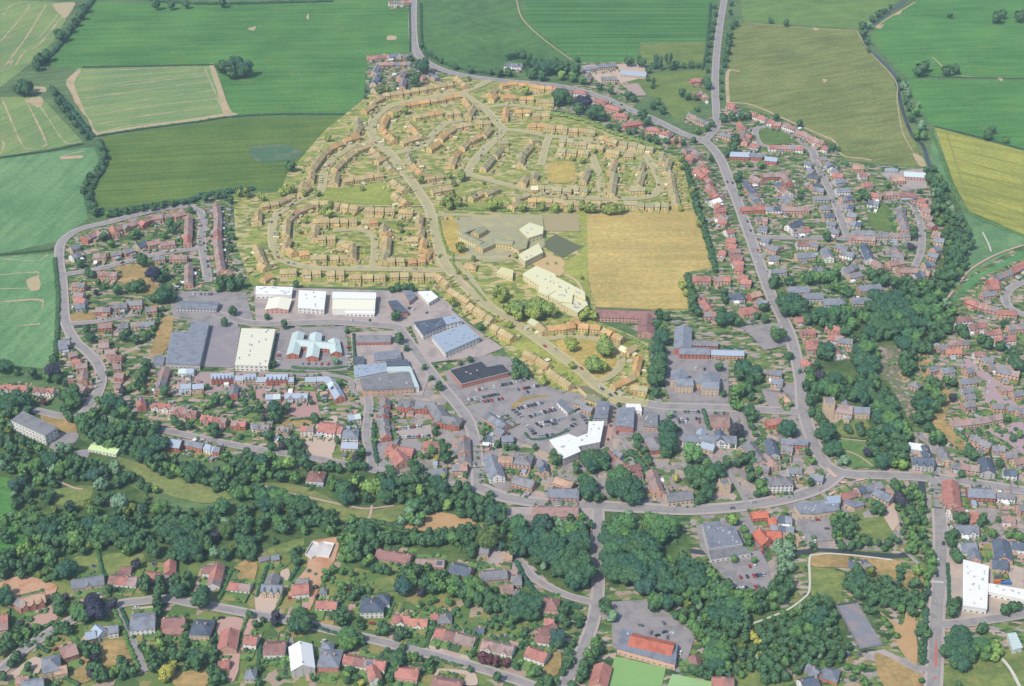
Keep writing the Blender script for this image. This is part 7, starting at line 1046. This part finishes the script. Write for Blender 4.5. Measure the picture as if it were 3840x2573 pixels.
carrow(0, 1, 1770, 1120, 1930, 1122, 6, 'in the depot yard'); carrow(1, 1, 1400, 1250, 1560, 1290, 5, 'in the industrial yard'); carrow(1, 1, 870, 1360, 1040, 1358, 4, 'in the industrial yard'); carrow(1, 1, 1700, 430, 1990, 432, 7, 'by the school lane', True, .7); carrow(1, 1, 2250, 760, 2340, 780, 5, 'by the school lane')
def roadcars(line, n, off, where):
    P = smooth([G(x, y, .9) for x, y in pts(line)], 4)
    for _ in range(n):
        i = rn.randrange(len(P)-1); d = P[i+1]-P[i]; an = math.atan2(d.y, d.x); nn = Vector((-math.sin(an), math.cos(an), 0)); s = rn.choice((-1, 1)); p = P[i]+d*rn.random()+nn*off*s; p.z = .92
        car(p, an, where)
roadcars('460 484 465 504 460 542 462 567 472 617', 6, 2.6, 'along the street of brown semis'); roadcars('375 577 300 594 225 614', 4, 2.3, 'along the estate cross road')
roadcars('1665 410 1685 460 1710 530 1735 600 1760 670 1785 720', 9, 3.2, 'along the main road'); roadcars('1200 188 1330 207 1450 255 1560 305', 4, 2, 'along the main road'); roadcars('2148 1180 2150 1250 2147 1330', 3, 2, 'along the main road')
roadcars('1875 392 1905 452 1920 495 1935 532', 9, 2.6, 'along the terrace street'); roadcars('2067 462 2090 474 2105 517 2107 557', 4, 2, 'in the close by the river belt'); roadcars('935 232 885 245 855 270 848 295 858 320 880 340 922 390 965 450 990 510', 11, 3.2, 'along the curving estate road')
roadcars('1150 298 1120 330 1090 360', 5, 3, 'along the inner estate road'); roadcars('898 352 967 332 995 302 1025 280 1085 270', 8, 2.4, 'along the inner estate road'); roadcars('762 362 742 390 735 430 660 470 622 517 640 590 685 607 850 614 1000 617', 11, 2.4, 'along the lower estate loop'); roadcars('1255 311 1340 318 1430 345 1490 375 1510 422 1440 453 1300 450 1170 425', 11, 2.3, 'along the upper estate loop')
roadcars('1125 705 1180 740 1230 775 1280 812 1330 850 1410 908', 8, 3, 'along the road past the crescent'); roadcars('1820 1133 1740 1150 1660 1160', 4, 2.2, 'along the high street'); roadcars('2255 870 2262 900', 3, 2, 'in the brown paved close')
# ================================================================ small things of the place
polem = mat('lamp_steel', (150, 152, 156), var=.05)
mb = MB(); k = 6
v, f = boxdata(-.09, .09, -.09, .09, 0, 8); mb.add(v, f); LPM = mb.mesh('pole', [polem]); mb = MB(); mb.box(0, 1.6, -.05, .05, 7.9, 8.0); LPA = mb.mesh('arm', [polem]); mb = MB(); mb.box(1.3, 2.1, -.16, .16, 7.78, 7.92); LPH = mb.mesh('lamp_head', [frame])
for x, y, an in [(1612, 700, 0), (1842, 905, 3), (1862, 1000, 3), (1900, 1050, 2.5), (1990, 1072, 1.6), (2090, 1074, 1.6), (2132, 1160, 0), (2160, 1230, 3.1), (2128, 1300, 0), (2158, 1390, 3.1), (2124, 1450, 0), (1700, 1138, 1.6), (1560, 1150, 1.6), (1420, 1146, 1.6), (1300, 1166, -1.6), (1210, 940, 0), (1255, 975, 0), (1300, 940, 0), (1090, 880, 0), (1160, 895, 0), (1580, 965, 0)]:
    p = G(x, y, 0); root = bpy.data.objects.new('street_lamp', None); COL.objects.link(root); root.location = (p.x, p.y, .6); root.rotation_euler = (0, 0, an); ob('pole', LPM, root); ob('arm', LPA, root); ob('lamp_head', LPH, root); reg(root, 'grey street lamp', 'street lamp', 'street lamps')
# goals on the straw-coloured field
gl_ = mat('goal_white', (244, 244, 240), True, var=.02)
mb = MB(); mb.box(-3.66, -3.5, -.08, .08, 0, 2.5); mb.box(3.5, 3.66, -.08, .08, 0, 2.5); mb.box(-3.66, 3.66, -.08, .08, 2.44, 2.6); mb.box(-3.6, 3.6, 1.4, 1.5, 0, .1); GF = mb.mesh('goal_frame', [gl_])
mb = MB()
for i in range(15): x = -3.5+i*.5; mb.add([(x-.02, 0, 2.5), (x+.02, 0, 2.5), (x+.02, 1.5, 0), (x-.02, 1.5, 0)], [(0, 1, 2, 3)])
NT = mb.mesh('net', [gl_])
for u, v, an, lb in [(705, 548, math.pi/2, 'white goal at the left end of the top pitch on the straw field'), (1582, 552, -math.pi/2, 'white goal at the right end of the top pitch on the straw field'), (718, 985, math.pi/2, 'white goal nearest the school on the straw field edge'), (805, 1042, math.pi/2, 'white goal at the left end of the bottom pitch on the straw field'), (1368, 1042, -math.pi/2, 'white goal at the right end of the bottom pitch on the straw field')]:
    p = G(*T(2, 1, u, v), .6); root = bpy.data.objects.new('football_goal', None); COL.objects.link(root); root.location = p; root.rotation_euler = (0, 0, an); ob('goal_frame', GF, root); ob('net', NT, root); reg(root, '', 'goal', 'football goals', lb)
# precinct planters
mb = MB(); mb.box(-1.1, 1.1, -1.1, 1.1, 0, .7); PB = mb.mesh('planter_box', [mat('planter_stone', (150, 138, 132))])
for i, (u, v) in enumerate([(935, 650), (922, 690), (908, 730), (900, 768), (875, 895), (940, 612)]):
    p = G(*T(2, 2, u, v), 0); root = bpy.data.objects.new('planter', None); COL.objects.link(root); root.location = (p.x, p.y, .6); ob('planter_box', PB, root)
    v_, f_ = LIGHT[i % 5]; ob('shrub', mesh('shrub', [(q.x*1.2, q.y*1.2, 1.3+q.z) for q in v_], f_, [leaf('d', False)]), root); reg(root, 'square shrub planter', 'planter', 'precinct planters')
# trampolines and pool on villa lawns
mb = MB(); kk = 16
mb.add([(2.1*math.cos(6.283*i/kk), 2.1*math.sin(6.283*i/kk), .8) for i in range(kk)]+[(1.7*math.cos(6.283*i/kk), 1.7*math.sin(6.283*i/kk), .82) for i in range(kk)], [(i, (i+1) % kk, kk+(i+1) % kk, kk+i) for i in range(kk)], 0); mb.add([(1.7*math.cos(6.283*i/kk), 1.7*math.sin(6.283*i/kk), .80) for i in range(kk)], [tuple(range(kk))], 1)
for i in range(4): a = i*1.57; mb.box(1.9*math.cos(a)-.05, 1.9*math.cos(a)+.05, 1.9*math.sin(a)-.05, 1.9*math.sin(a)+.05, 0, .8)
for u, v, lb in [(857, 477, 'round dark trampoline on the lawn behind the slate-roofed villa'), (1405, 458, 'round trampoline ringed with paving behind the red-roofed villa')]:
    p = G(*T(0, 3, u, v), .6); o = ob('trampoline', mb.mesh('trampoline', [mat('trampoline_pad', (150, 156, 180)), mat('trampoline_mat', (56, 60, 74))]), None, p); reg(o, '', 'trampoline', None, lb)
# containers on the building site, stall awnings
for (u, v, an, col, lb) in [(2110, 612, .1, (220, 130, 60), 'orange shipping container on the building site'), (2175, 622, -.1, (84, 130, 190), 'blue shipping container on the building site')]:
    p = G(*T(3, 3, u, v), 2); root = bpy.data.objects.new('shipping_container', None); COL.objects.link(root); root.location = (p.x, p.y, .6); root.rotation_euler = (0, 0, an); mb = MB(); mb.box(-4, 4, -1.3, 1.3, 0, 2.6)
    for i in range(20): mb.box(-3.9+i*.4, -3.75+i*.4, -1.36, 1.36, .15, 2.45)
    m_ = mat('container_'+lb.split()[0], col); ob('container_body', mb.mesh('container_body', [m_]), root); mb = MB(); mb.box(4.0, 4.08, -1.2, -.05, .1, 2.5); mb.box(4.0, 4.08, .05, 1.2, .1, 2.5); ob('container_doors', mb.mesh('container_doors', [m_]), root); reg(root, '', 'container', None, lb)
# tower crane jib lying over the site is left as a simple mast crane
root = bpy.data.objects.new('mobile_crane', None); COL.objects.link(root); p = G(*T(3, 3, 2100, 590), 0); root.location = (p.x, p.y, .6); mb = MB(); mb.box(-2.5, 2.5, -1.3, 1.3, .5, 1.8); mb.box(-2, 0, -1, 1, 1.8, 3); ob('crane_body', mb.mesh('crane_body', [mat('crane_grey', (110, 112, 118))]), root)
mb = MB(); v, f = boxdata(-.3, .3, -.3, .3, 0, 15); mb.add([(q[0]+q[2]*.55, q[1]+q[2]*.25, 2.2+q[2]*.8) for q in v], f); ob('jib', mb.mesh('jib', [mat('crane_grey', (0, 0, 0))]), root); reg(root, '', 'crane', None, 'grey mobile crane with raised jib on the building site')
# ================================================================ labels: what each thing is and where it stands
bpy.context.view_layer.update()
MARKS = [(1470, 590, 'the straw-coloured field'), (1270, 660, 'the long white school block'), (1283, 562, 'the dark hard court'), (1240, 955, 'the curved car park'), (1320, 1000, 'the bright white shopping block'), (1930, 935, 'the stone church'), (1655, 1230, 'the blue-grey supermarket'), (1480, 1480, 'the clubhouse'), (1965, 1430, 'the worn grey court'), (2225, 1330, 'the white building site'),
 (808, 690, 'the long white warehouse'), (585, 793, 'the cream warehouse'), (425, 785, 'the ribbed grey factory'), (718, 785, 'the health centre'), (1095, 850, 'the black office roof'), (235, 1032, 'the pale green pavilion'), (78, 975, 'the grey-roofed apartment block'), (1590, 870, 'the stone offices'), (1620, 790, 'the slate hall'), (1430, 730, 'the maroon care home'), (1620, 1020, 'the white mansion'), (1655, 1110, 'the small stone tower'),
 (1895, 1090, 'the main junction'), (1615, 320, 'the forked junction'), (2005, 495, 'the mown play green'), (1780, 310, 'the oval green'), (1940, 545, 'the street crossing'), (1345, 820, 'the crescent green'), (830, 445, 'the estate recreation green'), (810, 540, 'the inner loop lawn'), (1285, 395, 'the dry square lawn'), (1150, 298, 'the estate fork'), (905, 350, 'the estate bend'), (1060, 212, 'the upper estate junction'), (880, 160, 'the walled cluster by the far road'), (1400, 165, 'the farmyard'),
 (1445, 205, 'the riding arena'), (1545, 230, 'the triangular paddock'), (310, 630, 'the dry green among trees'), (460, 567, 'the street junction of brown semis'), (150, 740, 'the field-side bend'), (225, 870, 'the curving left road'), (660, 880, 'the pink paved mews'), (945, 950, 'the grey care home'), (850, 1040, 'the steep side road'), (420, 1115, 'the park meadow'), (300, 1450, 'the narrow villa lane'), (190, 1345, 'the slate-roofed villa'), (735, 1260, 'the half-built house'), (850, 1385, 'the dark slate villa'), (720, 1480, 'the white gabled villa'),
 (1365, 1270, 'the road bridge'), (1850, 1300, 'the white riverside path'), (1980, 1300, 'the parched meadow'), (2140, 1480, 'the red lane marking'), (2260, 880, 'the brown paved close'), (2230, 930, 'the tan end terrace'), (2300, 690, 'the outer street bend'), (2230, 610, 'the pale field path'), (2100, 460, 'the close by the river belt'), (1720, 470, 'the red street row'), (270, 230, 'the striped crop field'), (60, 70, 'the corner crop field'), (540, 155, 'the round field copse'), (2120, 160, 'the fresh green pasture'), (2250, 420, 'the yellow crop'), (1960, 68, 'the track corner'), (1640, 120, 'the straight far road'), (1255, 160, 'the far roadside wood'), (500, 1230, 'the river wood'), (1010, 1140, 'the park wood'), (1600, 1370, 'the supermarket wood'), (1500, 1230, 'the bridge wood'), (2030, 740, 'the hillside wood'), (2020, 970, 'the churchyard wood'), (1830, 1450, 'the court wood'), (1050, 1320, 'the terrace-garden wood'), (630, 480, 'the lower estate corner'), (620, 620, 'the estate edge'), (1100, 420, 'the central estate road'), (1440, 430, 'the grey estate loop'), (2140, 1050, 'the village street')]
WORD = ['nearest', 'second nearest', 'third nearest', 'fourth nearest', 'fifth nearest', 'sixth nearest', 'seventh nearest', 'eighth nearest', 'ninth nearest', 'tenth nearest', 'eleventh nearest', 'twelfth nearest', 'thirteenth nearest', 'fourteenth nearest', 'fifteenth nearest', 'sixteenth nearest']
DIRS = ['right of', 'below right of', 'below', 'below left of', 'left of', 'above left of', 'above', 'above right of']
cells = {}
for o, desc, label in THINGS:
    if label: continue
    x, y = sheet(o.matrix_world.translation)
    k = min(MARKS, key=lambda m: (m[0]-x)**2+((m[1]-y)*1.5)**2)
    d = math.hypot(k[0]-x, k[1]-y)
    s = 'on or beside' if d < 8 else DIRS[int(round(math.atan2(y-k[1], x-k[0])/(math.pi/4))) % 8]
    cells.setdefault((desc, s, k[2]), []).append((d, o))
for (desc, s, k), L in cells.items():
    L.sort(key=lambda t: t[0])
    for i, (d, o) in enumerate(L):
        if len(L) == 1: t = f'{desc} {s} {k}'
        else: t = f'{desc} {s} {k}, {WORD[min(i, 15)]}'
        o['label'] = t
if __name__ == '__main__': print('things', len(THINGS), 'objects', len(bpy.data.objects), 'cars', NC[0], 'tris', sum(len(m.polygons) for m in bpy.data.meshes))
